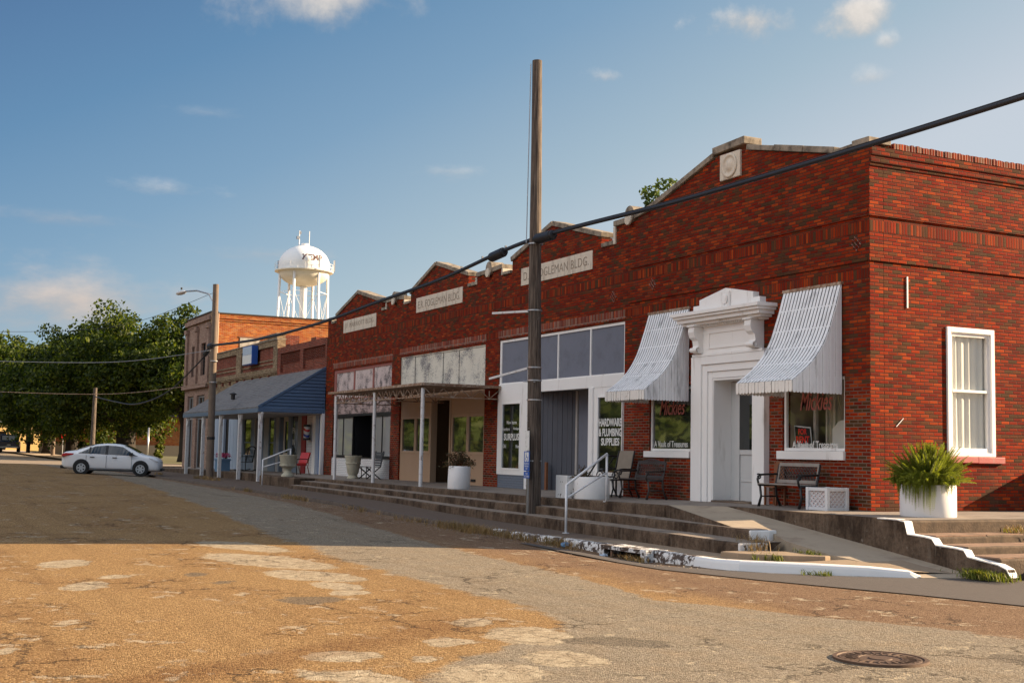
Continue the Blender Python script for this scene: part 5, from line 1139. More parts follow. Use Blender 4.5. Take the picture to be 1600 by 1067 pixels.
def cat(pts, n=12):
    P = [Vector(p) for p in pts]; out = []
    for i in range(len(P) - 1):
        a, b2, c_, d = P[max(0, i - 1)], P[i], P[i + 1], P[min(len(P) - 1, i + 2)]
        for k in range(n):
            f = k / n; out.append(.5 * ((2 * b2) + (c_ - a) * f + (2 * a - 5 * b2 + 4 * c_ - d) * f * f + (3 * b2 - a - 3 * c_ + d) * f ** 3))
    return out + [P[-1]]
cb = thing('overhead_cable', 'thick black lashed cable sagging along the street past the tall pole', 'cable', (-7.9, -2.9, 6.7))
main = cat([(26, -2.6, 7.6), (13, -2.8, 6.85), (6.14, -2.95, 6.60), (-1.25, -2.98, 6.55), (-7.95, -3.0, 6.66), (-13.0, -3.1, 6.30), (-17.9, -3.2, 6.10), (-22.6, -3.3, 5.90), (-29.0, -3.55, 5.80), (-35.6, -3.78, 5.98)])
mb = MB(); mb.tube(main, .042, 8); mb.build('cable', 'cable_black', cb, smooth=True)
mb = MB(); up = [p + Vector((0, 0, .05)) for p in main]; mb.tube(up, .012, 5); mb.build('messenger_wire', 'cable_black', cb)
def splice(c_, d, L, r):
    mb = MB(); c_ = Vector(c_); d = Vector(d).normalized(); P = [c_ + d * (L * f) for f in (-.5, -.48, -.40, -.39, 0, .39, .40, .48, .5)]
    mb.tube(P, [r * .45, r * .8, r * .85, r, r, r, r * .85, r * .8, r * .45], 14); mb.build('splice_case', 'cable_black', cb, auto=.6)
splice((-7.35, -3.0, 6.64), (1, 0, -.02), .85, .125); splice((-9.75, -3.03, 6.54), (1, .0, .07), .80, .12); splice((-36.6, -3.8, 5.75), (1, 0, .25), .8, .1); splice((-35.9, -3.8, 5.98), (1, 0, .0), .7, .13)
mb = MB()
for p in main[::3]:
    if abs(p.x + 10.5) < 2.5: mb.box(p.x - .02, p.x + .02, p.y - .02, p.y + .02, p.z + .04, p.z + .11)
mb.build('clips', 'steel', cb)
c2 = thing('overhead_cable', 'thinner black cable dropping left from the lamp pole to the oak trees', 'cable', (-35.7, -3.8, 6))
mb = MB(); mb.tube(cat([(-35.7, -3.78, 5.98), (-38.6, -3.85, 5.22), (-44.3, -3.9, 4.25), (-51.5, -3.95, 3.9), (-58, -4.0, 4.2), (-65.9, -4.0, 4.75)]), .035, 6); mb.build('cable', 'cable_black', c2, smooth=True)
def wire(label, pts, r=.02, m='cable_black'):
    o = MB().tube(cat(pts), r, 5).build('overhead_wire', m, smooth=True); return tag(o, label, 'wire', 'thin wires crossing before the oaks')
wire('upper thin pale wire crossing in front of the oak crowns', [(-36, -3.8, 5.8), (-46, -6.5, 5.7), (-60, -12.5, 6.3)], .014, 'steel')
wire('lower thin brown wire crossing in front of the oak trunks', [(-36, -3.8, 4.4), (-46, -6.5, 4.15), (-60, -12.0, 4.6)], .016, 'rust')
wire('highest faint wire running left from the top of the lamp pole', [(-35.9, -3.7, 8.3), (-46, -6.5, 7.4), (-60, -12.5, 7.9)], .010)

# ------------------------------------------------------------------ handrails
def rail(label, pts_top, x0, y0, z0, x1, y1, z1):
    h = thing('handrail', label, 'handrail', (x0, y0, z0))
    mb = MB(); mb.tube([(x0, y0, z0), (x0, y0, z0 + .98)], .026, 10); mb.build('post', 'white_metal', h, smooth=True)
    mb = MB(); mb.tube([(x1, y1, z1), (x1, y1, z1 + 1.03)], .026, 10); mb.build('post', 'white_metal', h, smooth=True)
    mb = MB(); mb.tube([(x0, y0, z0 + .97), (x1, y1, z1 + 1.02)], .026, 10); mb.build('top_rail', 'white_metal', h, smooth=True)
    mb = MB(); mb.tube([(x0, y0, z0 + .70), (x1, y1, z1 + .62)], .02, 10); mb.build('mid_rail', 'white_metal', h, smooth=True)
    mb = MB()
    for (x, y, z) in ((x0, y0, z0), (x1, y1, z1)): mb.lathe([(.07, z), (.07, z + .012), (0.001, z + .012)], (x, y, 0), 12)
    mb.build('foot_plate', 'white_metal', h)
    return h
rail('white pipe handrail on the steps beside the round white drum', None, -4.62, -3.86, .085, -5.40, -2.44, .685)
rail('white pipe handrail at the far end of the steps near the porch', None, -28.6, -3.42, .28, -28.55, -2.38, .66)

# ------------------------------------------------------------------ planters, plants
def drum(label, x, y, z, r, h, flare=0.0, tilt=0.0, m='planter_white', cat_='planter'):
    t = thing('planter', label, cat_, (x, y, z))
    mb = MB(); mb.lathe([(0.001, .02), (r - .01, .0), (r, .02), (r + flare, h - .02), (r + flare - .01, h), (r + flare - .045, h), (r + flare - .05, h - .06), (0.001, h - .06)], (x, y, z), 40)
    if tilt: mb.v = [(a + (c_ - z) * tilt, b2, c_) for (a, b2, c_) in mb.v]
    mb.build('tub', m, t, auto=.6)
    mb = MB(); mb.lathe([(0.001, h - .055), (r + flare - .055, h - .055)], (x + tilt * h, y, z), 24); mb.build('soil', 'soil', t)
    return t
drum('large round white planter holding a green fern on the corner terrace', 1.62, -.20, .735, .47, .55)
drum('round white planter with a straggly dry bush before the beige shop', -13.75, -2.12, .68, .31, .62, -.005, .06)
drum('wide round white drum behind the handrail on the steps', -6.85, -1.95, .685, .40, .50, .0, 0, 'box_white')
bx = thing('planter_box', 'square white box planter with scuffed paint beside the wooden pole', 'planter', (-7.55, -2.12, .68))
mb = MB(); mb.box(-7.80, -7.28, -2.36, -1.85, .68, 1.20); mb.build('box', 'box_white', bx, bevel=.01)
mb = MB(); mb.box(-7.77, -7.31, -2.33, -1.88, 1.201, 1.21); mb.build('soil', 'soil', bx)
def leaves(mb, pts, size, r, n_up=0.3, asp=.5):
    for (x, y, z) in pts:
        d = Vector((r.gauss(0, 1), r.gauss(0, 1), r.gauss(0, 1) * .7 + n_up)).normalized(); u = d.orthogonal().normalized(); a = r.uniform(0, 6.28)
        w = d.cross(u); t1 = u * math.cos(a) + w * math.sin(a); t2 = d.cross(t1); s = size * r.uniform(.6, 1.3)
        p = Vector((x, y, z)); o = len(mb.v)
        mb.v += [tuple(p - t1 * s), tuple(p + t2 * s * asp), tuple(p + t1 * s), tuple(p - t2 * s * asp)]; mb.f.append([o, o + 1, o + 2, o + 3]); mb.mi.append(0)
# foxtail fern
def fern(x, y, z, R_, nf=330, seed=3):
    r = random.Random(seed); mb = MB()
    for i in range(nf):
        a = r.uniform(0, 2 * math.pi); inc = (r.random() ** 1.05) * 1.25; L = R_ * r.uniform(.6, 1.1) * (1.06 if inc < .6 else (1.0 if inc < 1.0 else .84))
        st = Vector((x + .22 * math.cos(a) * inc * .7, y + .22 * math.sin(a) * inc * .7, z)); d = Vector((math.cos(a) * math.sin(inc), math.sin(a) * math.sin(inc), math.cos(inc)))
        droop = .10 + .6 * max(0, inc - .8); P = []; K = 34
        for k in range(K + 1):
            f = k / K; P.append(st + d * (L * f) + Vector((0, 0, -droop * L * f * f * .8)))
        o = len(mb.v)
        for k in range(1, K):
            dd = (P[k + 1] - P[k - 1]).normalized(); u = dd.orthogonal().normalized(); w = dd.cross(u); f = k / K; ln = .062 * (1 - f) ** .45 * (.45 + .55 * min(1, f * 4))
            a0 = r.uniform(0, 6)
            for q in range(5):
                an = a0 + q * 1.2566; e = (u * math.cos(an) + w * math.sin(an)) * ln + dd * ln * 1.3; tn = e.cross(dd).normalized() * .0065
                o = len(mb.v); mb.v += [tuple(P[k] - tn), tuple(P[k] + tn), tuple(P[k] + e)]; mb.f.append([o, o + 1, o + 2]); mb.mi.append(0)
    for i in range(95):                                        # hanging strands over the rim
        a = -.85 + r.gauss(0, .62); st = Vector((x + .40 * math.cos(a), y + .40 * math.sin(a), z + r.uniform(.03, .22))); L = r.uniform(.2, .62) * max(.35, 1 - abs(a + .85) * .55); K = 24; r_o = r.uniform(.12, .24)
        d = Vector((math.cos(a), math.sin(a), 0)); P = [st + d * (r_o * math.sin(min(1, k / K * 2.2) * 1.57)) + Vector((0, 0, .05 * math.sin(k / K * 3.14) - L * (k / K) ** 1.3)) for k in range(K + 1)]
        for k in range(1, K):
            dd = (P[k + 1] - P[k - 1]).normalized(); u = dd.orthogonal().normalized(); w = dd.cross(u); ln = .05 * (1 - k / K) ** .4; a0 = r.uniform(0, 6)
            for q in range(4):
                an = a0 + q * 1.57; e = (u * math.cos(an) + w * math.sin(an)) * ln + dd * ln * .8; tn = e.cross(dd).normalized() * .006
                o = len(mb.v); mb.v += [tuple(P[k] - tn), tuple(P[k] + tn), tuple(P[k] + e)]; mb.f.append([o, o + 1, o + 2]); mb.mi.append(0)
    return mb
tag(fern(1.62, -.20, 1.27, .76).build('fern', 'fern_green', recalc=False), 'bushy green fern spilling over the large white planter', 'fern')
def twiggy(x, y, z, R_, n, seed, m, leaf, lean=-.3, lsize=.03):
    r = random.Random(seed); st = MB(); lv = MB(); pts = []
    for i in range(n):
        a = r.uniform(0, 6.28); inc = r.uniform(.05, 1.25); L = R_ * r.uniform(.6, 1.15)
        d = Vector((math.cos(a) * math.sin(inc) + lean * .6, math.sin(a) * math.sin(inc), math.cos(inc) * .85)); P = [Vector((x, y, z)) + d * (L * f) + Vector((r.gauss(0, .02), r.gauss(0, .02), -.25 * L * f * f * math.sin(inc))) for f in (0, .3, .6, .85, 1)]
        st.tube(P, [.006, .005, .004, .003, .002], 4, False)
        for q in range(26):
            f = r.uniform(.25, 1); k = f * 4; i0 = min(3, int(k)); p = P[i0].lerp(P[i0 + 1], k - i0); pts.append((p.x + r.gauss(0, .035), p.y + r.gauss(0, .035), p.z + r.gauss(0, .03)))
    leaves(lv, pts, lsize, r)
    return st, lv
st, lv = twiggy(-13.7, -2.12, 1.25, .58, 60, 4, '', '')
bs = thing('bush', 'straggly half dry bush growing from the planter before the beige shop', 'bush', (-13.7, -2.12, 1.25)); st.build('stems', 'wood_brown', bs, recalc=False); lv.build('leaves', 'dry_leaf', bs, recalc=False)
st, lv = twiggy(-7.2, -2.0, 1.15, .28, 22, 8, '', '', 0.2, .022)
bs = thing('dry_plant', 'small withered plant rising from the white drum', 'plant', (-7.0, -2.0, 1.12)); st.build('stems', 'wood_brown', bs, recalc=False); lv.build('leaves', 'dry_leaf', bs, recalc=False)

# stone urns
def urn(label, x, y, z, s):
    t = thing('urn', label, 'urn', (x, y, z), 'stone urns before the shops')
    mb = MB(); mb.lathe([(0.001, 0), (.24, 0), (.24, .06), (.20, .10), (.15, .16), (.125, .24), (.16, .32), (.25, .36), (.27, .40), (.28, .42), (.335, .78), (.35, .80), (.35, .83), (.30, .83), (.28, .76), (0.001, .74)], (0, 0, 0), 32)
    for i, q in enumerate(mb.v): mb.v[i] = (x + q[0] * s, y + q[1] * s, z + q[2] * s * .98)
    mb.build('bowl', 'urn_stone', t, auto=.5)
    mb = MB(); mb.lathe([(.285 * s, .40 * s), (.315 * s, .40 * s), (.315 * s, .46 * s), (.29 * s, .46 * s)], (x, y, z), 28); mb.build('band', 'urn_stone', t, auto=.5)
urn('pale stone urn standing on the landing block near the red chair', -27.6, -2.75, .66, .98)
def urn2(label, x, y, z):
    t = thing('urn', label, 'urn', (x, y, z), 'stone urns before the shops')
    mb = MB(); mb.lathe([(0.001, 0), (.20, 0), (.20, .05), (.16, .09), (.16, .14), (.20, .20), (.25, .50), (.27, .52), (.275, .56), (.26, .58), (.29, .74), (.31, .78), (.31, .82), (.26, .82), (.25, .74), (0.001, .72)], (x, y, z), 32); mb.build('bowl', 'urn_stone', t, auto=.5)
urn2('pale stone urn before the white brick under the dark window', -25.0, -1.15, .665)

# ------------------------------------------------------------------ seats
def scroll(mb, c_, r0, r1, turns, a0, axis, t=.016):
    P = []
    for k in range(18):
        f = k / 17; a = a0 + turns * 6.283 * f; r = r0 + (r1 - r0) * f
        P.append((c_[0], c_[1] + r * math.cos(a), c_[2] + r * math.sin(a)))
    mb.tube(P, t, 6)
def bench(name, label, loc, rot, L, iron, wood, lattice, arch=False):
    t = thing(name, label, 'bench', loc, None, rot)
    for s in (-1, 1):
        mb = MB(); x = s * L / 2
        mb.tube([(x, -.30, 0), (x, -.24, .20), (x, -.27, .42)], [.03, .022, .025], 8); mb.tube([(x, .24, 0), (x, .14, .20), (x, .12, .42), (x, .22, .84)], [.03, .024, .024, .02], 8)
        mb.tube([(x, -.30, .42), (x, .14, .42)], .022, 8); mb.tube([(x, -.30, .42), (x, -.33, .54), (x, -.28, .62), (x, .16, .64)], .022, 8); mb.tube([(x, -.22, .2), (x, .13, .2)], .014, 6)
        scroll(mb, (x, -.30, .58), .015, .06, 1.1, 1.57, 'x'); mb.build('end_frame', iron, t, local=True, smooth=True)
    for k in range(6):
        y = -.30 + k * .078; mb = MB(); mb.box(-L / 2, L / 2, y - .031, y + .031, .435, .457); mb.build('seat_slat', wood, t, local=True, bevel=.006)
    mb = MB()
    for (z, y) in ((.50, .145), (.83, .215)):
        mb.bar((-L / 2 + .02, y, z), (L / 2 - .02, y, z), .028, .07, (0, .2, 1))
    mb.bar((-L / 2 + .03, .15, .5), (-L / 2 + .03, .215, .83), .05, .025); mb.bar((L / 2 - .03, .15, .5), (L / 2 - .03, .215, .83), .05, .025)
    mb.build('back_frame', wood if not arch else iron, t, local=True, bevel=.004)
    mb = MB(); n = 13; h = .29
    def bp(u, v): return (-L / 2 + .05 + u * (L - .1), .153 + v * .06, .525 + v * h * (1.0 + (.30 * math.sin(math.pi * u) if arch else 0)))
    for k in range(-4, n):
        for sg in (1, -1):
            u0 = k / n; P = []
            for q in range(7):
                v = q / 6; u = u0 + (v if sg > 0 else 1 - v) * .28
                if 0 <= u <= 1: P.append(bp(u, v))
            if len(P) >= 2: mb.tube(P, .009 if arch else .0085, 5)
    mb.tube([bp(q / 12, 1) for q in range(13)], .014, 6)
    mb.build('lattice', lattice, t, local=True, smooth=True)
    return t
bench('bench', 'dark iron bench with lattice back under the right shop window', (-1.62, -.55, .735), 0.0, 1.22, 'iron_black', 'bench_wood', 'iron_brown')
bench('bench', 'dark metal bench with arched woven back under the left shop window', (-6.75, -.62, .70), 0.0, 1.15, 'iron_brown', 'iron_brown', 'iron_brown', True)
wc = thing('wooden_chair', 'small brown wooden chair half hidden behind the right bench', 'chair', (-2.55, -.28, .735))
mb = MB(); mb.box(-2.78, -2.38, -.30, .0 - .03, 1.10, 1.13); mb.build('seat', 'wood_brown', wc)
mb = MB(); mb.prism([(-2.74, 1.14), (-2.42, 1.14), (-2.42, 1.55), (-2.50, 1.62), (-2.66, 1.62), (-2.74, 1.55)], 'y', -.07, -.04); mb.build('backrest', 'wood_brown', wc, bevel=.006)
for (x, y) in ((-2.75, -.28), (-2.41, -.28), (-2.75, -.06), (-2.41, -.06)): mb = MB(); mb.bar((x, y, .735), (x, y, 1.10), .035); mb.build('leg', 'wood_brown', wc)
lb = thing('lattice_box', 'white wooden box planter with diamond lattice sides by the corner', 'planter', (-.62, -.5, .735), None, R(4)); lb.scale = (1.12, 1.12, 1.0)
mb = MB()
for (x0, x1, y0, y1) in ((-.24, .24, -.24, -.20), (-.24, .24, .20, .24), (-.24, -.20, -.2, .2), (.20, .24, -.2, .2)): mb.box(x0, x1, y0, y1, .002, .06); mb.box(x0, x1, y0, y1, .36, .42)
for (x, y) in ((-.22, -.22), (.22, -.22), (-.22, .22), (.22, .22)): mb.box(x - .03, x + .03, y - .03, y + .03, 0, .425)
mb.build('frame', 'lattice_white', lb, local=True, bevel=.004)
mb = MB(); mb.box(-.20, .20, -.205, .205, .05, .37); mb.box(-.205, .205, -.2, .2, .05, .37); mb.build('panel', 'lattice_pink', lb, local=True)
mb = MB()
for k in range(-3, 5):
    for sg in (1, -1):
        for f in range(2):
            a = -.19 + k * .095; z0, z1 = .06, .36; u0, u1 = a, a + .30 * sg
            if sg < 0: u0, u1 = a + .1, a - .2
            def clip(u0, u1):
                t0, t1 = 0.0, 1.0
                for lim, s_ in ((-.19, 1), (.19, -1)):
                    d = (u1 - u0) * s_; e = (u0 - lim) * s_
                    if d == 0: continue
                    tt = -e / d
                    if d > 0: t0 = max(t0, tt)
                    else: t1 = min(t1, tt)
                return t0, t1
            t0, t1 = clip(u0, u1)
            if t1 - t0 < .05: continue
            P = [(u0 + (u1 - u0) * tt, z0 + (z1 - z0) * tt) for tt in (t0, t1)]
            if f == 0: mb.bar((P[0][0], -.213, P[0][1]), (P[1][0], -.213, P[1][1]), .014, .012, (0, 1, 0))
            else: mb.bar((-.213, P[0][0], P[0][1]), (-.213, P[1][0], P[1][1]), .014, .012, (1, 0, 0)); mb.bar((.213, P[0][0], P[0][1]), (.213, P[1][0], P[1][1]), .014, .012, (1, 0, 0))
mb.build('lattice', 'lattice_white', lb, local=True)
mb = MB(); mb.box(-.20, .20, -.20, .20, .34, .36); mb.build('soil', 'soil', lb, local=True)
# sling patio chair with scroll arms
ch = thing('patio_chair', 'tan sling patio chair with black scroll arms by the hardware window', 'chair', (-8.05, -.62, .695), None, R(12))
mb = MB(); P = [(-.36, .40), (-.30, .43), (0, .41), (.22, .42), (.30, .70), (.36, .98), (.40, 1.10)]; vs = []
for (y, z) in P: vs += [(-.24, y, z), (.24, y, z), (.24, y + .012, z - .012), (-.24, y + .012, z - .012)]
mb.add(vs, [(k * 4 + q, k * 4 + (q + 1) % 4, k * 4 + 4 + (q + 1) % 4, k * 4 + 4 + q) for k in range(6) for q in range(4)]); mb.build('sling', 'sling', ch, local=True)
for s in (-1, 1):
    mb = MB(); x = s * .27; mb.tube([(x, -.38, .40), (x, 0, .41), (x, .22, .42), (x, .40, 1.1)], .018, 8); mb.tube([(x, -.34, .40), (x, -.30, .2), (x, -.36, 0)], .018, 8); mb.tube([(x, .2, .42), (x, .22, .2), (x, .34, 0)], .018, 8)
    mb.tube([(x, .27, .66), (x, 0, .66), (x, -.25, .62)], .018, 8); scroll(mb, (x, -.22, .50), .02, .12, 1.25, 1.57, 'x', .014); mb.build('side_frame', 'iron_black', ch, local=True, smooth=True)
# side table and crate behind it
tb = thing('side_table', 'small dark slatted side table beside the tan patio chair', 'table', (-8.75, -.5, .69))
mb = MB(); mb.box(-9.05, -8.45, -.75, -.25, 1.14, 1.17); mb.build('table_top', 'iron_brown', tb)
for (x, y) in ((-9.0, -.7), (-8.5, -.7), (-9.0, -.3), (-8.5, -.3)): mb = MB(); mb.bar((x, y, .69), (x, y, 1.14), .035); mb.build('leg', 'iron_brown', tb)
# push mower handle behind the box
mo = thing('push_mower', 'black push mower parked in the grey shop entry behind the white box', 'mower', (-9.5, -.6, .68))
mb = MB(); mb.tube([(-9.6, -.65, .85), (-8.72, -.65, 1.62), (-8.55, -.65, 1.66), (-8.55, -.25, 1.66), (-8.72, -.25, 1.62), (-9.6, -.25, .85)], .02, 8); mb.build('handle', 'iron_black', mo, smooth=True)
mb = MB(); mb.box(-10.0, -9.5, -.68, -.22, .76, .92); mb.build('deck', 'iron_black', mo, bevel=.05)
for (x, y) in ((-9.95, -.72), (-9.95, -.18), (-9.52, -.72), (-9.52, -.18)): mb = MB(); mb.lathe([(0.001, -.03), (.09, -.03), (.09, .03), (0.001, .03)], (x, y, .772), 14, 'y'); mb.build('wheel', 'tyre', mo)
# red metal lawn chair
rc = thing('red_chair', 'red cushioned chair with black arms before the barber shop', 'chair', (-31.3, -1.2, .655), None, R(20))
mb = MB(); mb.box(-.27, .27, -.30, .22, .36, .45); mb.build('seat', 'red_vinyl', rc, local=True, bevel=.035)
mb = MB(); mb.prism([(.18, .46), (.27, .45), (.42, .88), (.33, .90)], 'x', -.27, .27); mb.build('backrest', 'red_vinyl', rc, local=True, bevel=.03)
for s in (-1, 1):
    mb = MB(); x = s * .29; mb.tube([(x, -.30, 0), (x, -.32, .58), (x, -.26, .63), (x, .30, .62)], .018, 8); mb.build('arm', 'iron_black', rc, local=True, smooth=True); mb = MB(); mb.tube([(x, .28, .62), (x, .24, .3), (x, .34, 0)], .018, 8); mb.build('leg', 'wood_brown', rc, local=True, smooth=True)
# rocking chair, ornate black
rk = thing('rocking_chair', 'ornate black rocking chair under the blue porch', 'chair', (-39.3, -1.2, .62), None, R(25))
mb = MB(); mb.box(-.25, .25, -.25, .22, .40, .43); mb.build('seat', 'iron_black', rk, local=True, bevel=.01)
mb = MB()
for x in (-.24, .24): mb.tube([(x, .2, .42), (x, .34, 1.05)], .022, 7)
for k in range(5): mb.tube([(-.18 + k * .09, .21, .44), (-.18 + k * .09, .33, 1.0)], .012, 5)
mb.tube([(-.24, .34, 1.05), (-.1, .35, 1.13), (.1, .35, 1.13), (.24, .34, 1.05)], .03, 7); mb.build('backrest', 'iron_black', rk, local=True, smooth=True)
for x in (-.26, .26): mb = MB(); mb.tube([(x, -.45, .08), (x, -.2, .02), (x, .15, .02), (x, .5, .10)], .022, 7); mb.build('rocker', 'iron_black', rk, local=True, smooth=True); mb = MB(); mb.tube([(x, -.22, .03), (x, -.24, .66), (x, .27, .68)], .02, 7); mb.build('arm', 'iron_black', rk, local=True, smooth=True)
# blue planter with pink flowers
bp_ = thing('planter', 'blue square planter filled with pink flowers under the porch', 'planter', (-39.3, -2.25, .58))
mb = MB(); mb.box(-39.75, -38.95, -2.5, -2.0, .585, 1.15); mb.box(-39.79, -38.91, -2.54, -1.96, 1.10, 1.17); mb.build('tub', 'blue_plastic', bp_, bevel=.015)
r_ = random.Random(2); mb = MB(); leaves(mb, [(-39.35 + r_.gauss(0, .22), -2.25 + r_.gauss(0, .14), 1.24 + r_.random() * .18) for _ in range(260)], .05, r_); tag(mb.build('flowers', 'petal_pink', recalc=False), 'pink flowers massed in the blue planter', 'flowers')
# wooden folding chair with slatted back + small table
fc = thing('slat_chair', 'grey slatted folding chair against the white brick of the pink panel shop', 'chair', (-24.55, -.72, .665))
for k in range(6): mb = MB(); z = .74 + k * .085; mb.box(-24.98, -24.1, -.45 + k * .02, -.42 + k * .02, z + .39, z + .455); mb.build('back_slat', 'slate_slat', fc)
for k in range(4): mb = MB(); y = -.95 + k * .12; mb.box(-24.98, -24.1, y, y + .09, 1.09, 1.11); mb.build('seat_slat', 'slate_slat', fc)
for x in (-24.92, -24.16):
    mb = MB(); mb.bar((x, -.95, .67), (x, -.42, 1.12), .035); mb.build('leg', 'iron_black', fc); mb = MB(); mb.bar((x, -.42, .67), (x, -.95, 1.09), .035); mb.build('leg', 'iron_black', fc); mb = MB(); mb.bar((x, -.44, 1.1), (x, -.32, 1.66), .035); mb.build('back_post', 'iron_black', fc)
ft = thing('iron_table', 'spindly black iron table beside the slatted folding chair', 'table', (-25.5, -.75, .665))
mb = MB(); mb.box(-25.78, -25.22, -.98, -.52, 1.08, 1.10); mb.build('table_top', 'iron_black', ft)
for (x, y) in ((-25.75, -.95), (-25.25, -.95), (-25.75, -.55), (-25.25, -.55)): mb = MB(); mb.bar((x, y, .667), (x, y, 1.08), .025); mb.build('leg', 'iron_black', ft)
# barber pole
def striped():
    m, t, b = newmat('barber_stripe'); p = t.sep(t.pos()); a = t.m('FRACT', t.m('ADD', t.m('MULTIPLY', p[2], 2.2), t.m('MULTIPLY', p[0], 1.4)))
    t.put(b.inputs['Base Color'], t.ramp(a, [(0, (.7, .7, .7)), (.28, (.6, .02, .03)), (.5, (.7, .7, .7)), (.75, (.02, .05, .3))], 'CONSTANT')); b.inputs['Roughness'].default_value = .2
striped()
bpole = thing('barber_pole', 'red white and blue striped barber pole on the white shop wall', 'barber pole', (-33.7, -.12, 2.1))
mb = MB(); mb.lathe([(.13, 2.14), (.13, 2.62)], (-33.7, -.14, 0), 20); mb.build('cylinder', 'barber_stripe', bpole, smooth=True)
for (z, nm) in ((2.06, 'base'), (2.625, 'cap')): mb = MB(); mb.lathe([(0.001, z), (.15, z), (.15, z + .09), (0.001, z + .10)], (-33.7, -.14, 0), 20); mb.build(nm, 'iron_black', bpole)
# window display
fr = thing('for_rent_sign', 'black for rent sign with red letters leaning in the right window', 'sign', (-2.15, .3, 1.86))
mb = MB(); mb.prism([(-2.46, 1.87), (-1.94, 1.87), (-2.00, 2.32), (-2.50, 2.36)], 'y', .26, .27); mb.build('card', 'letter_white', fr)
mb = MB(); mb.prism([(-2.44, 1.98), (-1.97, 1.98), (-2.02, 2.295), (-2.475, 2.335)], 'y', .252, .258); cc = mb.build('face', 'black_card', fr)
mb = MB(); put_text(mb, 'FOR', -2.36, -2.10, 2.17, 2.29, .25, .003, 0, .03); put_text(mb, 'RENT', -2.43, -2.02, 2.00, 2.14, .25, .003, 0, .03); mb.build('lettering', 'letter_bright_red', cc)
mb = MB(); n = 10; pts = [(-1.40, 1.84), (-.80, 1.84), (-.80, 2.36)] + [(-1.08 + .20 * math.cos(a), 2.36 + .09 * math.sin(a)) for a in np.linspace(.2, 2.9, 8)] + [(-1.29, 2.36), (-1.40, 2.28)]
mb.prism(pts, 'y', .30, .33); tag(mb.build('headboard', 'curtain', bevel=.006), 'cream round topped headboard standing inside the right window', 'headboard')

# ------------------------------------------------------------------ manhole, litter
mh = thing('manhole', 'rusty iron manhole cover in the cracked road', 'manhole', (9.62, -8.74, road_z(9.62, -8.74)))
z = road_z(9.62, -8.74)
mb = MB(); mb.lathe([(.40, z - .05), (.40, z + .022), (.365, z + .022), (.36, z + .010), (.352, z + .010)], (9.62, -8.74, 0), 48); mb.build('rim', 'iron_cover', mh, auto=.5)
mb = MB(); mb.lathe([(.35, z + .008), (.345, z + .018), (.30, z + .018), (.295, z + .012), (.24, z + .012), (.235, z + .018), (.18, z + .018), (.175, z + .012), (.10, z + .012), (.095, z + .02), (0.001, z + .02)], (9.62, -8.74, 0), 48)
for k in range(24):
    a = k / 24 * 6.283; mb.bar((9.62 + .19 * math.cos(a), -8.74 + .19 * math.sin(a), z + .016), (9.62 + .33 * math.cos(a), -8.74 + .33 * math.sin(a), z + .016), .014, .012)
mb.build('lid', 'iron_cover', mh, auto=.5)
def litter(label, x, y, z, s, m):
    r = random.Random(int(x * 100)); bm = bmesh.new(); bmesh.ops.create_icosphere(bm, subdivisions=2, radius=s)
    for v in bm.verts: v.co *= r.uniform(.6, 1.15); v.co.z *= .6; v.co += Vector((x, y, z + s * .4))
    me = bpy.data.meshes.new('litter'); bm.to_mesh(me); bm.free(); me.materials.append(MATS[m]); o = bpy.data.objects.new('litter', me); C.objects.link(o); tag(o, label, 'litter')
litter('crumpled blue plastic litter in the gutter weeds', -2.6, -5.0, road_z(-2.6, -5) + .02, .09, 'blue_plastic'); litter('crumpled pale litter by the mouth of the storm drain', -1.3, -4.95, road_z(-1.3, -5) + .02, .08, 'sign_pale')
# ------------------------------------------------------------------ grass and weeds
def blades(spots, name, m, label=None, seed=1, h=.22, n=40, spread=.22, lay=.6, w=.006):
    r = random.Random(seed); mb = MB()
    for (x, y, z, s) in spots:
        for k in range(int(n * s)):
            a = r.uniform(0, 6.28); d = abs(r.gauss(0, spread * s)); bx_, by_ = x + d * math.cos(a) * 1.6, y + d * math.sin(a) * .55
            hh = h * r.uniform(.35, 1.1) * (.6 + .4 * s); la = r.uniform(0, 6.28); le = hh * r.uniform(.1, lay * 1.6); ww = w * r.uniform(.6, 1.4)
            tx, ty = math.cos(la), math.sin(la); o = len(mb.v)
            mb.v += [(bx_ - ty * ww, by_ + tx * ww, z - .02), (bx_ + ty * ww, by_ - tx * ww, z - .02), (bx_ + tx * le * .4 + ty * ww * .7, by_ + ty * le * .4 - tx * ww * .7, z + hh * .65), (bx_ + tx * le * .4 - ty * ww * .7, by_ + ty * le * .4 + tx * ww * .7, z + hh * .65), (bx_ + tx * le, by_ + ty * le, z + hh)]
            mb.f += [[o, o + 1, o + 2, o + 3], [o + 3, o + 2, o + 4]]; mb.mi += [0, 0]
    return tag(mb.build(name, m, recalc=False), kind='stuff')
r_ = random.Random(11); sp = []
def kerb_y(x): return lerp(x, [-57, -30, -16, -4.5, -.6, 1.8], [-5.2, -5.2, -5.18, -4.95, -4.82, -4.8])
for (a, b2, n, s) in ((-8.3, -6.6, 20, 1.2), (-6.6, -4.7, 26, 1.1), (-4.5, -2.4, 18, .95), (-14.5, -11.5, 7, .55), (-19.5, -17.5, 16, .85), (-25.5, -23.5, 8, .7), (-10.5, -8.8, 7, .5)):
    for k in range(n): x = r_.uniform(a, b2); y = kerb_y(x) - abs(r_.gauss(0, .16)) + .03; sp.append((x, y, road_z(x, y), s * r_.uniform(.5, 1.2)))
for k in range(10): x = r_.uniform(-.5, .15); y = -5.0 - r_.random() * .12; sp.append((x, y, road_z(x, y), .6))
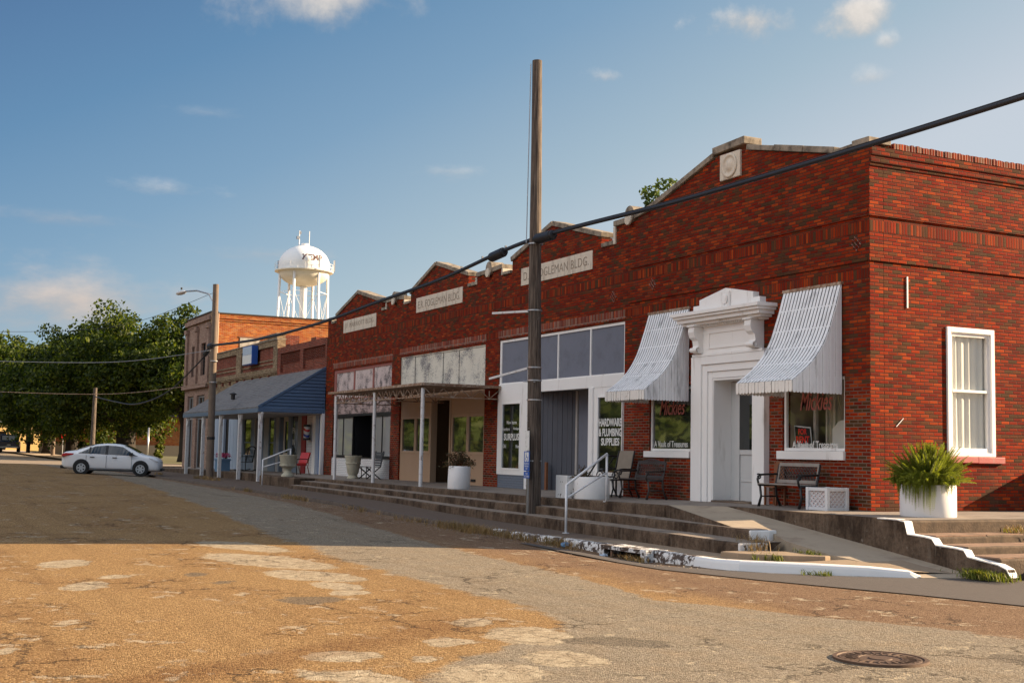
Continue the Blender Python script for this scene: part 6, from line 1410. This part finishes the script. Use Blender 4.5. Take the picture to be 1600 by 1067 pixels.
for (x, y, z, s) in ((.75, -3.3, .2, .8), (.62, -3.15, .25, .8), (.9, -3.5, .2, .7), (-35.5, -3.9, .33, 1.1), (-34.6, -4.0, .33, 1.0), (-33.7, -3.9, .33, .9), (-36.4, -4.1, .33, .8), (-43, -4.4, .34, .7), (-45, -4.5, .34, .9), (-46.5, -4.6, .34, .9)):
    for k in range(4): sp.append((x + r_.gauss(0, .25), y + r_.gauss(0, .1), z, s))
for k in range(50): sp.append((2.62 + r_.random() * .5, r_.uniform(.4, 3), .51, .5))
blades(sp, 'dry_grass', 'dry_straw', seed=4, h=.19, n=30, spread=.15, lay=.9)
sp = [(2.9 + r_.gauss(0, .15), 1.6 + r_.gauss(0, .7), .51, .6) for k in range(14)] + [(3.5 + r_.gauss(0, .18), 1.6 + r_.gauss(0, .6), .385, .8) for k in range(36)] + [(4.2 + r_.gauss(0, .12), 1.2 + r_.gauss(0, .5), .27, .7) for k in range(20)] + [(4.35 + r_.gauss(0, .18), -1.85 + r_.gauss(0, .12), 0.0, .9) for k in range(26)]
sp += [(2.9 + r_.gauss(0, .22), -3.62 - .0, .02, .3) for k in range(0)] + [(3.02 + r_.gauss(0, .12), -3.85 + r_.gauss(0, .10), -.05, .35) for k in range(12)] + [(1.85 + r_.gauss(0, .2), -3.0 + r_.gauss(0, .08), .15, .35) for k in range(8)] + [(1.8 + r_.gauss(0, .2), -3.8 + r_.gauss(0, .08), .10, .4) for k in range(10)]
blades(sp, 'weeds', 'weed_green', seed=6, h=.13, n=34, spread=.14, lay=.9, w=.008)
r_ = random.Random(5); mb = MB()                         # crumbled grit and leaf scraps
for k in range(900):
    x = r_.uniform(-22, 4); y = kerb_y(x) - abs(r_.gauss(0, .5)) if x < 2 else r_.uniform(-4.6, -2.2)
    if x > 2: continue
    s = r_.uniform(.006, .022); z = road_z(x, y) + .004; a = r_.uniform(0, 6)
    o = len(mb.v); mb.v += [(x + s * math.cos(a + q * 2.1), y + s * math.sin(a + q * 2.1), z) for q in range(3)] + [(x, y, z + s * .9)]; mb.f += [[o, o + 1, o + 3], [o + 1, o + 2, o + 3], [o + 2, o, o + 3]]; mb.mi += [0, 0, 0]
tag(mb.build('gravel', 'concrete_tread', recalc=False), kind='stuff')

# ------------------------------------------------------------------ trees
def crown_mesh(name, rx, ry, rz, nclump, nleaf, leaf, mat_, seed, flat=.35, csize=.30):
    r = np.random.default_rng(seed); cl = []
    while len(cl) < nclump:
        d = r.normal(size=3); d /= np.linalg.norm(d); q = r.random() ** .28
        if d[2] < -.75: continue
        lump = 1 + .16 * math.sin(d[0] * 5 + seed) * math.cos(d[1] * 4 + d[2] * 3)
        cl.append((d[0] * rx * q * lump, d[1] * ry * q * lump, (d[2] if d[2] > 0 else d[2] * flat * 1.6) * rz * q * lump))
    cl = np.array(cl); cs = csize * min(rx, rz) * r.uniform(.55, 1.2, nclump)
    idx = np.repeat(np.arange(nclump), nleaf); N = len(idx)
    off = r.normal(size=(N, 3)); off /= np.linalg.norm(off, axis=1)[:, None]; off *= (r.random(N) ** .4)[:, None] * cs[idx][:, None]; off[:, 2] *= .62
    P = cl[idx] + off
    nrm = r.normal(size=(N, 3)) * .8 + off / cs[idx][:, None] + np.array([0, 0, .35]); nrm /= np.linalg.norm(nrm, axis=1)[:, None]
    t1 = np.cross(nrm, r.normal(size=(N, 3))); t1 /= np.linalg.norm(t1, axis=1)[:, None]; t2 = np.cross(nrm, t1)
    s = leaf * r.uniform(.6, 1.35, N)[:, None]
    V = np.stack([P - t1 * s, P + t2 * s * .55 - t1 * s * .1, P + t1 * s, P - t2 * s * .55 + t1 * s * .1], 1).reshape(-1, 3)
    me = bpy.data.meshes.new(name); me.vertices.add(4 * N); me.vertices.foreach_set('co', V.ravel()); me.loops.add(4 * N); me.loops.foreach_set('vertex_index', np.arange(4 * N, dtype=np.int32))
    me.polygons.add(N); me.polygons.foreach_set('loop_start', np.arange(0, 4 * N, 4, dtype=np.int32)); me.update(calc_edges=True); me.materials.append(MATS[mat_])
    return me, cl
def tree(label, x, y, z, th, cz, dims, nclump, nleaf, leaf, tr, mat_='leaf_oak', seed=1, name='oak_tree', group=None, offs=(0, 0), csize=.30, limbs=7, barkm='bark', flat=.35):
    t = thing(name, label, 'tree', (x, y, z), group)
    me, cl = crown_mesh('crown', *dims, nclump, nleaf, leaf, mat_, seed, flat=flat, csize=csize)
    o = bpy.data.objects.new('crown', me); C.objects.link(o); o.parent = t; o.location = (offs[0], offs[1], cz - z)
    r = random.Random(seed); mb = MB()
    mb.tube([(x, y, z - .2), (x + .05 * tr, y, z + th * .25), (x + .1 * tr, y, z + th)], [tr * 1.5, tr * 1.02, tr * .95], 12)
    for k in range(limbs):
        c_ = cl[r.randrange(len(cl))]; e = Vector((x + offs[0] + c_[0] * .8, y + offs[1] + c_[1] * .8, cz + max(c_[2], -.1 * dims[2]) * .8)); s = Vector((x + .1 * tr, y, z + th * r.uniform(.75, 1.0)))
        m_ = s.lerp(e, .45) + Vector((r.gauss(0, .3), r.gauss(0, .3), .12 * (e - s).length)); mb.tube(cat([s, m_, e], 5), list(np.linspace(tr * .55, tr * .07, 11)), 8)
    mb.build('trunk', barkm, t, smooth=True, recalc=False); return t
tree('massive dark oak with thick forked trunk behind the white car', -85.4, 1.5, .5, 2.6, 6.3, (6.0, 5.8, 5.6), 260, 190, .155, .75, seed=3, offs=(-1.5, -1.6), limbs=9, flat=.55)
tree('right hand oak with slim dark trunk beside the two storey building', -78.5, 4.6, .45, 3.0, 7.0, (4.8, 4.8, 4.9), 190, 190, .155, .40, seed=5, offs=(-1, .6), flat=.5)
tree('lower spreading oak left of the massive oak', -95.5, -1.2, .55, 2.6, 5.6, (5.6, 5.4, 4.8), 190, 170, .165, .5, seed=8, offs=(0, -1.0), flat=.6)
tree('farthest oak at the left edge shading the road and pickup', -113, -1.0, .6, 3.0, 6.2, (7.4, 5.6, 5.2), 220, 160, .19, .5, seed=12, offs=(0, -3.4), flat=.45)
tree('tall tree behind the yellow house at the far left', -170, -2, .8, 4, 9.5, (9, 8, 6), 110, 90, .4, .5, seed=17)
tree('broad tree behind the long red brick hall', -150, 22, .8, 4, 9, (10, 9, 6), 110, 90, .4, .5, seed=19)
tree('leafy tree top showing above the corner shop parapet', -21.7, 10.6, .6, 9.0, 10.6, (2.0, 1.6, 1.55), 64, 110, .09, .16, 'leaf_bright', seed=21, name='tree', limbs=8, flat=.6)
# bushes beyond the car
def bush(label, x, y, z, dims, n, leaf, m, seed):
    me, cl = crown_mesh('bush', *dims, n, 90, leaf, m, seed, csize=.5); o = bpy.data.objects.new('bush', me); C.objects.link(o); o.location = (x, y, z); tag(o, label, 'bush')
bush('dark green rounded bush beyond the back of the white car', -97.5, .6, .95, (1.7, 1.7, 1.0), 26, .14, 'leaf_oak', 31)
bush('yellow green sunlit bush beyond the roof of the white car', -96, 2.0, .9, (1.5, 1.5, 1.15), 26, .14, 'leaf_yellow', 33)
bush('slim yellow green shrub beside the right oak trunk', -86, 4.3, 1.3, (.5, .5, 1.2), 12, .12, 'leaf_yellow', 35)

# trees and houses across the street (seen in the shop windows)
cm, cl = crown_mesh('crown', 6.0, 6.0, 6.0, 90, 80, .5, 'leaf_bright', 41, flat=.6)
tk = MB().tube([(0, 0, -.2), (0.1, 0, 2.0), (0, .1, 4.5)], [.5, .38, .25], 9)
first = None
for k, (x, y, s) in enumerate([(-34, -36, 1.0), (-47, -33, 1.15), (-60, -38, 1.1), (-74, -34, 1.2), (-90, -36, 1.25), (-107, -33, 1.2), (-126, -38, 1.3), (-150, -36, 1.3), (-176, -40, 1.4), (-206, -38, 1.5)]):
    t = thing('street_tree', 'leafy street tree in a row across the street behind the camera', 'tree', (x, y, base_z(x)), 'trees across the street'); t.scale = (s, s, s); t.rotation_euler = (0, 0, k * 1.3)
    o = bpy.data.objects.new('crown', cm); C.objects.link(o); o.parent = t; o.location = (0, 0, 4.6)
    if first is None: first = tk.build('trunk', 'bark', t, local=True, smooth=True)
    else: o2 = first.copy(); C.objects.link(o2); o2.parent = t

ob_ = thing('brick_warehouse', 'long low brown brick warehouse across the street behind the camera', 'warehouse', (-80, -50, 0))
mb = MB(); mb.box(-170, -10, -62, -48, -.2, 6.2); mb.build('wall', 'brick_orange', ob_); mb = MB(); mb.box(-170.3, -9.7, -62.3, -47.8, 6.202, 6.5); mb.build('coping', 'coping', ob_)
# ------------------------------------------------------------------ water tower
wtw = thing('water_tower', 'white water tower on tall legs rising behind the brick rooftops', 'water tower', (-173, 42.8, 1))
cx_, cy_ = -173.0, 42.8
mb = MB(); prof = [(0.001, 33.5)]
for k in range(1, 15): a = math.pi / 2 * (1 - k / 14); prof.append((3.98 * math.cos(a), 30.3 + 3.2 * math.sin(a)))
prof += [(3.98, 29.4)]
mb.lathe(prof, (cx_, cy_, 0), 56); mb.build('tank', 'tank_white', wtw, smooth=True)
mb = MB(); prof = [(3.97, 29.4)]
for k in range(1, 13): a = math.pi / 2 * k / 12; prof.append((3.97 * math.cos(a) + (.001 if k == 12 else 0), 29.4 - 2.4 * math.sin(a)))
mb.lathe(prof, (cx_, cy_, 0), 56); mb.build('tank_bottom', 'tank_cream', wtw, smooth=True)
mb = MB(); mb.lathe([(3.98, 29.25), (4.55, 29.25), (4.55, 29.42), (3.98, 29.42)], (cx_, cy_, 0), 56); mb.build('balcony', 'tank_cream', wtw, auto=.5)
mb = MB()
for z in (29.95, 30.45): mb.lathe([(4.52, z), (4.555, z), (4.555, z + .035), (4.52, z + .035), (4.52, z)], (cx_, cy_, 0), 40)
for k in range(24): a = k / 24 * 6.283; mb.bar((cx_ + 4.53 * math.cos(a), cy_ + 4.53 * math.sin(a), 29.4), (cx_ + 4.53 * math.cos(a), cy_ + 4.53 * math.sin(a), 30.5), .03)
mb.build('railing', 'tank_white', wtw)
mb = MB(); mb.lathe([(.55, .5), (.55, 27.2)], (cx_, cy_, 0), 20); mb.build('riser', 'tank_white', wtw, smooth=True)
legs = []
for k in range(6):
    a = k / 6 * 6.283 + .35; b0 = Vector((cx_ + 4.35 * math.cos(a), cy_ + 4.35 * math.sin(a), .8)); b1 = Vector((cx_ + 3.72 * math.cos(a), cy_ + 3.72 * math.sin(a), 29.3)); legs.append((b0, b1))
    mb = MB(); mb.tube([b0, b1], .21, 12); mb.build('leg', 'tank_white', wtw, smooth=True)
mb = MB()
for lv_ in (8, 17, 26):
    for k in range(6):
        p, q = legs[k], legs[(k + 1) % 6]; f = (lv_ - .8) / 28.5; a = p[0].lerp(p[1], f); b2 = q[0].lerp(q[1], f); mb.bar(a, b2, .07)
        if lv_ > 8:
            g_ = (lv_ - 9.8) / 28.5; mb.tube([p[0].lerp(p[1], f), q[0].lerp(q[1], g_)], .035, 5); mb.tube([q[0].lerp(q[1], f), p[0].lerp(p[1], g_)], .035, 5)
mb.build('bracing', 'tank_white', wtw)
mb = MB(); mb.lathe([(.6, 33.3), (.6, 33.8), (.001, 33.9)], (cx_, cy_, 0), 16); mb.build('hatch', 'tank_white', wtw)
for (dx, dy, h, r__) in ((-.5, -.8, 2.4, .09), (.4, .55, 2.3, .06)):
    mb = MB(); mb.tube([(cx_ + dx, cy_ + dy, 33.2), (cx_ + dx, cy_ + dy, 33.5 + h)], r__, 8); mb.build('antenna', 'white_metal', wtw)
mb = MB(); mb.box(cx_ - .8, cx_ - .3, cy_ - 1.2, cy_ - .75, 34.6, 35.0); mb.box(cx_ - .7, cx_ - .4, cy_ - .7, cy_ - .5, 35.4, 35.8); mb.build('radio', 'steel', wtw)
for a in (-2.4, 1.2, .2):
    mb = MB(); mb.bar((cx_ + 4.7 * math.cos(a), cy_ + 4.7 * math.sin(a), 29.5), (cx_ + 4.7 * math.cos(a), cy_ + 4.7 * math.sin(a), 31.3), .28, .18); mb.build('panel_antenna', 'steel', wtw)
v, f_ = text_geo('KEMP', 0, .02, .035); a_, b_ = v.min(0), v.max(0); mb = MB()
cdv = math.atan2(CAM[1] - cy_, CAM[0] - cx_); W_ = 3.6
vv = []
for q in v:
    u = (q[0] - a_[0]) / (b_[0] - a_[0]) * W_ - .35; z = 30.75 + (q[1] - a_[1]) / (b_[1] - a_[1]) * .95; el = math.asin(min(1, (z - 30.3) / 3.2)) if z > 30.3 else 0; rr = 3.98 * math.cos(el) + .03; an = cdv + u / 4.0
    vv.append((cx_ + rr * math.cos(an), cy_ + rr * math.sin(an), z))
mb.add(vv, f_); mb.build('lettering', 'tank_letter', wtw, recalc=False)
an = cdv + .12; mb = MB(); dd = Vector((math.cos(an), math.sin(an), .1)); c0 = Vector((cx_, cy_, 30.9)) + Vector((math.cos(an), math.sin(an), 0)) * 4.4; mb.tube([c0, c0 + dd * .12, c0 + dd * .2], [.5, .48, .1], 18); mb.tube([c0 - dd * .6, c0], .06, 6); mb.build('dish', 'tank_white', wtw)

# ------------------------------------------------------------------ far buildings
hh = thing('brick_hall', 'long low red brick hall with a pale base behind the oaks', 'building', (-126, 12, .7))
def obox(root, nm, m, c_, d, L, w, z0, z1):
    d = Vector((d[0], d[1], 0)).normalized(); n = Vector((-d.y, d.x, 0)); c_ = Vector((c_[0], c_[1], 0)); mb = MB()
    P = [c_ - d * L / 2, c_ + d * L / 2, c_ + d * L / 2 + n * w, c_ - d * L / 2 + n * w]
    mb.prism([(p.x, p.y) for p in P], 'z', z0, z1); return mb.build(nm, m, root)
obox(hh, 'wall', 'brick_orange', (-121, 10.5), (.33, .94), 19, -9, 1.75, 4.6); obox(hh, 'base', 'far_walk', (-120.9, 10.5), (.33, .94), 19.2, -9.2, .3, 1.748); obox(hh, 'roof', 'roof_tar', (-120.7, 10.5), (.33, .94), 19.8, -9.6, 4.602, 4.9)
yh = thing('yellow_house', 'yellow gabled house with grey roof at the far left of the road', 'house', (-150, -2, .8))
mb = MB(); mb.wall('x', [-4.0, 2.2], [.7, 3.4], [(-3.6, -1.9, .7, 3.1), (.3, 1.2, 1.6, 2.9)], -146, -146.3); mb.prism([(-4.0, 3.4), (2.2, 3.4), (-.4, 4.9), (-1.2, 4.9)], 'x', -146.3, -146); mb.build('wall', 'house_yellow', yh)
mb = MB(); mb.prism([(-4.6, 3.25), (-4.6, 3.45), (-1.0, 5.2), (-.6, 5.2), (2.8, 3.45), (2.8, 3.25), (-.6, 5.0), (-1.0, 5.0)], 'x', -158, -145.6); mb.build('roof', 'house_roof', yh)
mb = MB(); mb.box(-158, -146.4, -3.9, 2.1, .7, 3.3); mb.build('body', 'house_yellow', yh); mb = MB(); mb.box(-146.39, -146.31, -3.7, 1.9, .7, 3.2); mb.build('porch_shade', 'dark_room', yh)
mb = MB(); mb.box(-146.31, -146.1, .35, 1.15, 1.65, 2.85); mb.build('window', 'glass_dark', yh)
gh = thing('grey_house', 'low house with a broad grey roof left of the yellow house', 'house', (-150, -9, .8))
mb = MB(); mb.box(-160, -149, -16, -5.2, .7, 3.2); mb.build('wall', 'house_white', gh); mb = MB(); mb.prism([(-16.8, 3.0), (-4.6, 3.0), (-7.5, 4.8), (-13, 4.8)], 'x', -161, -148); mb.build('roof', 'house_roof', gh)
wh_ = thing('white_shed', 'row of pale grey sheds beyond the lawn', 'shed', (-150, 6, .8))
mb = MB(); mb.box(-158, -146, 3.6, 5.4, .7, 3.4); mb.build('wall', 'house_white', wh_); mb = MB(); mb.box(-158, -147, 5.6, 8.2, .7, 3.1); mb.build('wall', 'house_white', wh_); mb = MB(); mb.box(-145.99, -145.9, 5.0, 5.38, .8, 2.0); mb.build('door', 'dark_room', wh_); mb = MB(); mb.box(-158.2, -145.8, 3.5, 8.3, 3.402, 3.6); mb.build('roof', 'house_roof', wh_)
mb = MB(); mb.tube([(-112, .2, .5), (-112, .2, 2.9)], .05, 7); si = thing('street_sign', 'small red road sign on a thin pale post before the pale sheds', 'sign', (-112, .2, .5)); mb.build('post', 'steel', si); mb = MB(); mb.lathe([(0.001, -.02), (.36, -.02), (.36, .02), (0.001, .02)], (-111.94, .2, 2.6), 8, 'x'); mb.build('plate', 'lamp_red', si)
mb = MB(); mb.tube([(-76, 1.4, .4), (-76, 1.45, 3.0)], .07, 8); tag(mb.build('post', 'steel', smooth=True), 'thin pale post in front of the massive oak trunk', 'post')

# ------------------------------------------------------------------ cars
def sedan():
    t = thing('sedan', 'white four door sedan parked nose in at the kerb by the blue porch', 'car', (0, 0, 0))
    # stations along x (front = +x): x, z_bottom, z_belt, z_top, half width low, half width belt, half width top
    S_ = [(-2.27, .42, .78, .90, .60, .62, .52), (-2.20, .30, .85, 1.00, .74, .75, .62), (-2.05, .26, .92, 1.06, .82, .83, .66), (-1.75, .24, .98, 1.09, .88, .88, .66), (-1.55, .22, .99, 1.16, .90, .90, .63), (-1.15, .20, .98, 1.32, .905, .90, .60), (-.75, .19, .97, 1.42, .91, .90, .585), (-.30, .19, .95, 1.47, .91, .90, .58),
          (.15, .19, .94, 1.465, .91, .90, .58), (.55, .19, .93, 1.41, .91, .895, .59), (.95, .19, .92, 1.24, .91, .89, .63), (1.28, .20, .91, 1.04, .91, .88, .70), (1.45, .20, .89, .97, .905, .87, .72), (1.78, .22, .855, .935, .90, .86, .70), (2.00, .22, .80, .875, .87, .82, .66), (2.14, .23, .73, .80, .80, .75, .58), (2.22, .28, .62, .68, .68, .64, .50)]
    K = 9
    def sec(s):
        x, zb, zl, zt, wl, wb_, wt_ = s; zm = zb + (zl - zb) * .45
        return [(x, 0, zb), (x, wl * .86, zb), (x, wl * .98, zb + .07), (x, wl * 1.005, zm), (x, (wl + wb_) / 2 * 1.0, zl - .10), (x, wb_ * .985, zl), (x, wt_ + (wb_ - wt_) * .12, zt - .07 * min(1, (zt - zl) / .2)), (x, wt_ * .86, zt - .008), (x, 0, zt + .012)]
    def side(x, f):                                   # point on the side between belt (0) and roof (1)
        a = [np.interp(x, [s[0] for s in S_], [s[i] for s in S_]) for i in range(1, 7)]; s = (x,) + tuple(a); q = sec(s)
        if f <= 1: b0, b1 = Vector(q[5]), Vector(q[6]); return b0.lerp(b1, f)
    mb = MB(); vs = []; n = len(S_)
    for s in S_:
        q = sec(s); vs += q + [(a, -b2, c_) for (a, b2, c_) in q[-2:0:-1]]
    m_ = 2 * K - 2; fs = [(i * m_ + k, i * m_ + (k + 1) % m_, (i + 1) * m_ + (k + 1) % m_, (i + 1) * m_ + k) for i in range(n - 1) for k in range(m_)] + [tuple(range(m_)), tuple((n - 1) * m_ + k for k in range(m_ - 1, -1, -1))]
    mb.add(vs, fs); body = mb.build('body', 'car_white', t, local=True, smooth=True)
    sub = body.modifiers.new('smooth', 'SUBSURF'); sub.levels = 1; sub.render_levels = 2
    def pane(xs, f0, f1, sgn, nm, m='car_glass', off=.012):
        P0 = [side(x, f0(x) if callable(f0) else f0) for x in xs]; P1 = [side(x, f1(x) if callable(f1) else f1) for x in xs]; mb = MB(); vs = []
        for a, b2 in zip(P0, P1): vs += [(a.x, sgn * (a.y + off), a.z), (b2.x, sgn * (b2.y + off), b2.z)]
        mb.add(vs, [(2 * k, 2 * k + 2, 2 * k + 3, 2 * k + 1) for k in range(len(xs) - 1)]); return mb.build(nm, m, t, local=True, recalc=False)
    for sg in (-1, 1):
        pane(np.linspace(-1.50, 1.20, 20), .04, lambda x: max(.06, min(.93, 1.05 * (1 - max(0, (x - .25) / .98) ** 1.5) if x > .25 else .93 - max(0, (-.75 - x) / .75) ** 1.6 * .85)), sg, 'side_window')
        for (a, b2) in ((-.28, -.16), (-1.02, -.94)): pane([a, b2], .02, .95, sg, 'pillar', 'car_dark', .018)
        mb = MB()
        for x in (-.22, .92, -1.12): mb.box(x - .006, x + .006, sg * .905 - .012, sg * .905 + .012, .34, .90)
        mb.box(-1.1, .95, sg * .905 - .012, sg * .905 + .012, .30, .312); mb.build('door_seam', 'car_dark', t, local=True)
        for x in (-.95, .05): mb = MB(); mb.box(x, x + .20, sg * .91 - .03, sg * .91 + .03, .80, .835); mb.build('door_handle', 'car_dark', t, local=True, bevel=.008)
        mb = MB(); mb.box(.80, .98, sg * .98 - .09, sg * .98 + .09, .93, 1.07); mb.build('mirror', 'car_dark', t, local=True, bevel=.03)
        mb = MB(); mb.prism([(-2.24, .80), (-1.72, .90), (-1.66, .97), (-2.05, .98), (-2.20, .93)], 'y', sg * .66, sg * .885); mb.build('tail_light', 'lamp_red', t, local=True, bevel=.02)
        mb = MB(); mb.prism([(1.74, .76), (2.08, .64), (2.12, .71), (1.68, .86)], 'y', sg * .52, sg * .865); mb.build('headlight', 'lamp_clear', t, local=True, bevel=.02)
        mb = MB(); mb.lathe([(0.001, -.02), (.07, -.02), (.07, .02), (0.001, .02)], (2.05, sg * .76, .40), 14, 'y'); mb.build('fog_lamp', 'car_dark', t, local=True)
        mb = MB(); mb.box(-1.0, 1.0, sg * .90 - .02, sg * .90 + .02, .19, .26); mb.build('sill', 'car_dark', t, local=True)
        for x in (-1.32, 1.33):
            mb = MB(); mb.lathe([(0.001, -.06), (.37, -.06), (.37, .06), (0.001, .06)], (x, sg * .865, .35), 30, 'y'); mb.build('wheel_arch', 'car_dark', t, local=True)
            mb = MB(); mb.lathe([(.20, -.10), (.30, -.105), (.315, -.08), (.315, .08), (.30, .105), (.20, .10)], (x, sg * .84, .315), 30, 'y'); w_ = mb.build('wheel', 'tyre', t, local=True, auto=.6)
            mb = MB(); y = sg * .938; mb.lathe([(0.001, -.006), (.07, -.006), (.08, .002), (.08, .01), (0.001, .01)], (x, y, .315), 16, 'y'); mb.lathe([(.165, -.006), (.205, -.006), (.205, .01), (.165, .01), (.165, -.006)], (x, y, .315), 28, 'y')
            for k in range(6): a = k / 6 * 6.283; mb.bar((x + .06 * math.cos(a), y, .315 + .06 * math.sin(a)), (x + .18 * math.cos(a), y, .315 + .18 * math.sin(a)), .075, .012, (0, 1, 0))
            mb.build('rim', 'alloy', w_, local=True); mb = MB(); mb.lathe([(0.001, 0), (.20, 0)], (x, sg * .926, .315), 24, 'y'); mb.build('hub', 'car_dark', w_, local=True)
    mb = MB(); mb.box(-2.29, -1.95, -.72, .72, .26, .42); mb.build('rear_bumper', 'car_dark', t, local=True, bevel=.06)
    mb = MB(); mb.box(1.95, 2.30, -.55, .55, .24, .36); mb.build('front_grille', 'car_dark', t, local=True, bevel=.05)
    def top_pane(xs, k, nm):
        mb = MB(); vs = []; m6 = 7
        for x in xs:
            zt = float(np.interp(x, [s[0] for s in S_], [s[3] for s in S_])); wt_ = float(np.interp(x, [s[0] for s in S_], [s[6] for s in S_])) * k
            for q in range(m6): u = -1 + 2 * q / (m6 - 1); vs.append((x, u * wt_, zt + .012 + .014 * (1 - u * u)))
        mb.add(vs, [(i * m6 + q, i * m6 + q + 1, (i + 1) * m6 + q + 1, (i + 1) * m6 + q) for i in range(len(xs) - 1) for q in range(m6 - 1)]); mb.build(nm, 'car_glass', t, local=True, smooth=True, recalc=False)
    top_pane(np.linspace(.52, 1.26, 10), .93, 'windscreen')
    top_pane(np.linspace(-1.68, -.85, 10), .93, 'rear_window')
    return t
cr = sedan(); cr.location = (-41.2, -6.72, road_z(-41.2, -6.72)); cr.rotation_euler = (0, R(0.6), R(73)); cr.scale = (.955,) * 3
def pickup():
    t = thing('pickup_truck', 'dark blue pickup truck stopped on the far road under the oaks', 'pickup', (-123, -3.6, .72), None, math.pi - .12)
    mb = MB(); mb.prism([(-2.9, .55), (2.8, .55), (2.9, .80), (2.85, 1.10), (1.6, 1.18), (-2.9, 1.18)], 'y', -1.0, 1.0); mb.build('body', 'truck_blue', t, local=True, bevel=.07)
    mb = MB(); mb.prism([(-.9, 1.18), (1.5, 1.18), (.8, 1.85), (-.75, 1.88)], 'y', -.88, .88); mb.build('cab', 'truck_blue', t, local=True, bevel=.08)
    mb = MB(); mb.box(-.93, -.80, -.72, .72, 1.28, 1.74); mb.build('rear_window', 'car_glass', t, local=True)
    for sg in (-1, 1):
        mb = MB(); mb.prism([(-.7, 1.25), (1.2, 1.25), (.7, 1.76), (-.65, 1.78)], 'y', sg * .872, sg * .89); mb.build('side_window', 'car_glass', t, local=True)
        mb = MB(); mb.box(-2.93, -2.86, sg * .95 - .07, sg * .95 + .05, .80, 1.12); mb.build('tail_light', 'lamp_red', t, local=True)
        mb = MB(); mb.box(1.2, 1.35, sg * 1.1 - .12, sg * 1.1 + .12, 1.2, 1.4); mb.build('mirror', 'car_dark', t, local=True)
        for x in (-1.75, 1.85): mb = MB(); mb.lathe([(.001, -.14), (.36, -.14), (.38, -.1), (.38, .1), (.36, .14), (.001, .14)], (x, sg * .88, .38), 22, 'y'); mb.build('wheel', 'tyre', t, local=True, auto=.6)
    mb = MB(); mb.box(-3.02, -2.91, -.9, .9, .48, .66); mb.build('bumper', 'alloy', t, local=True, bevel=.02)
    mb = MB(); mb.box(-2.93, -2.905, -.17, .17, .72, .86); mb.build('plate', 'letter_white', t, local=True)
pickup()
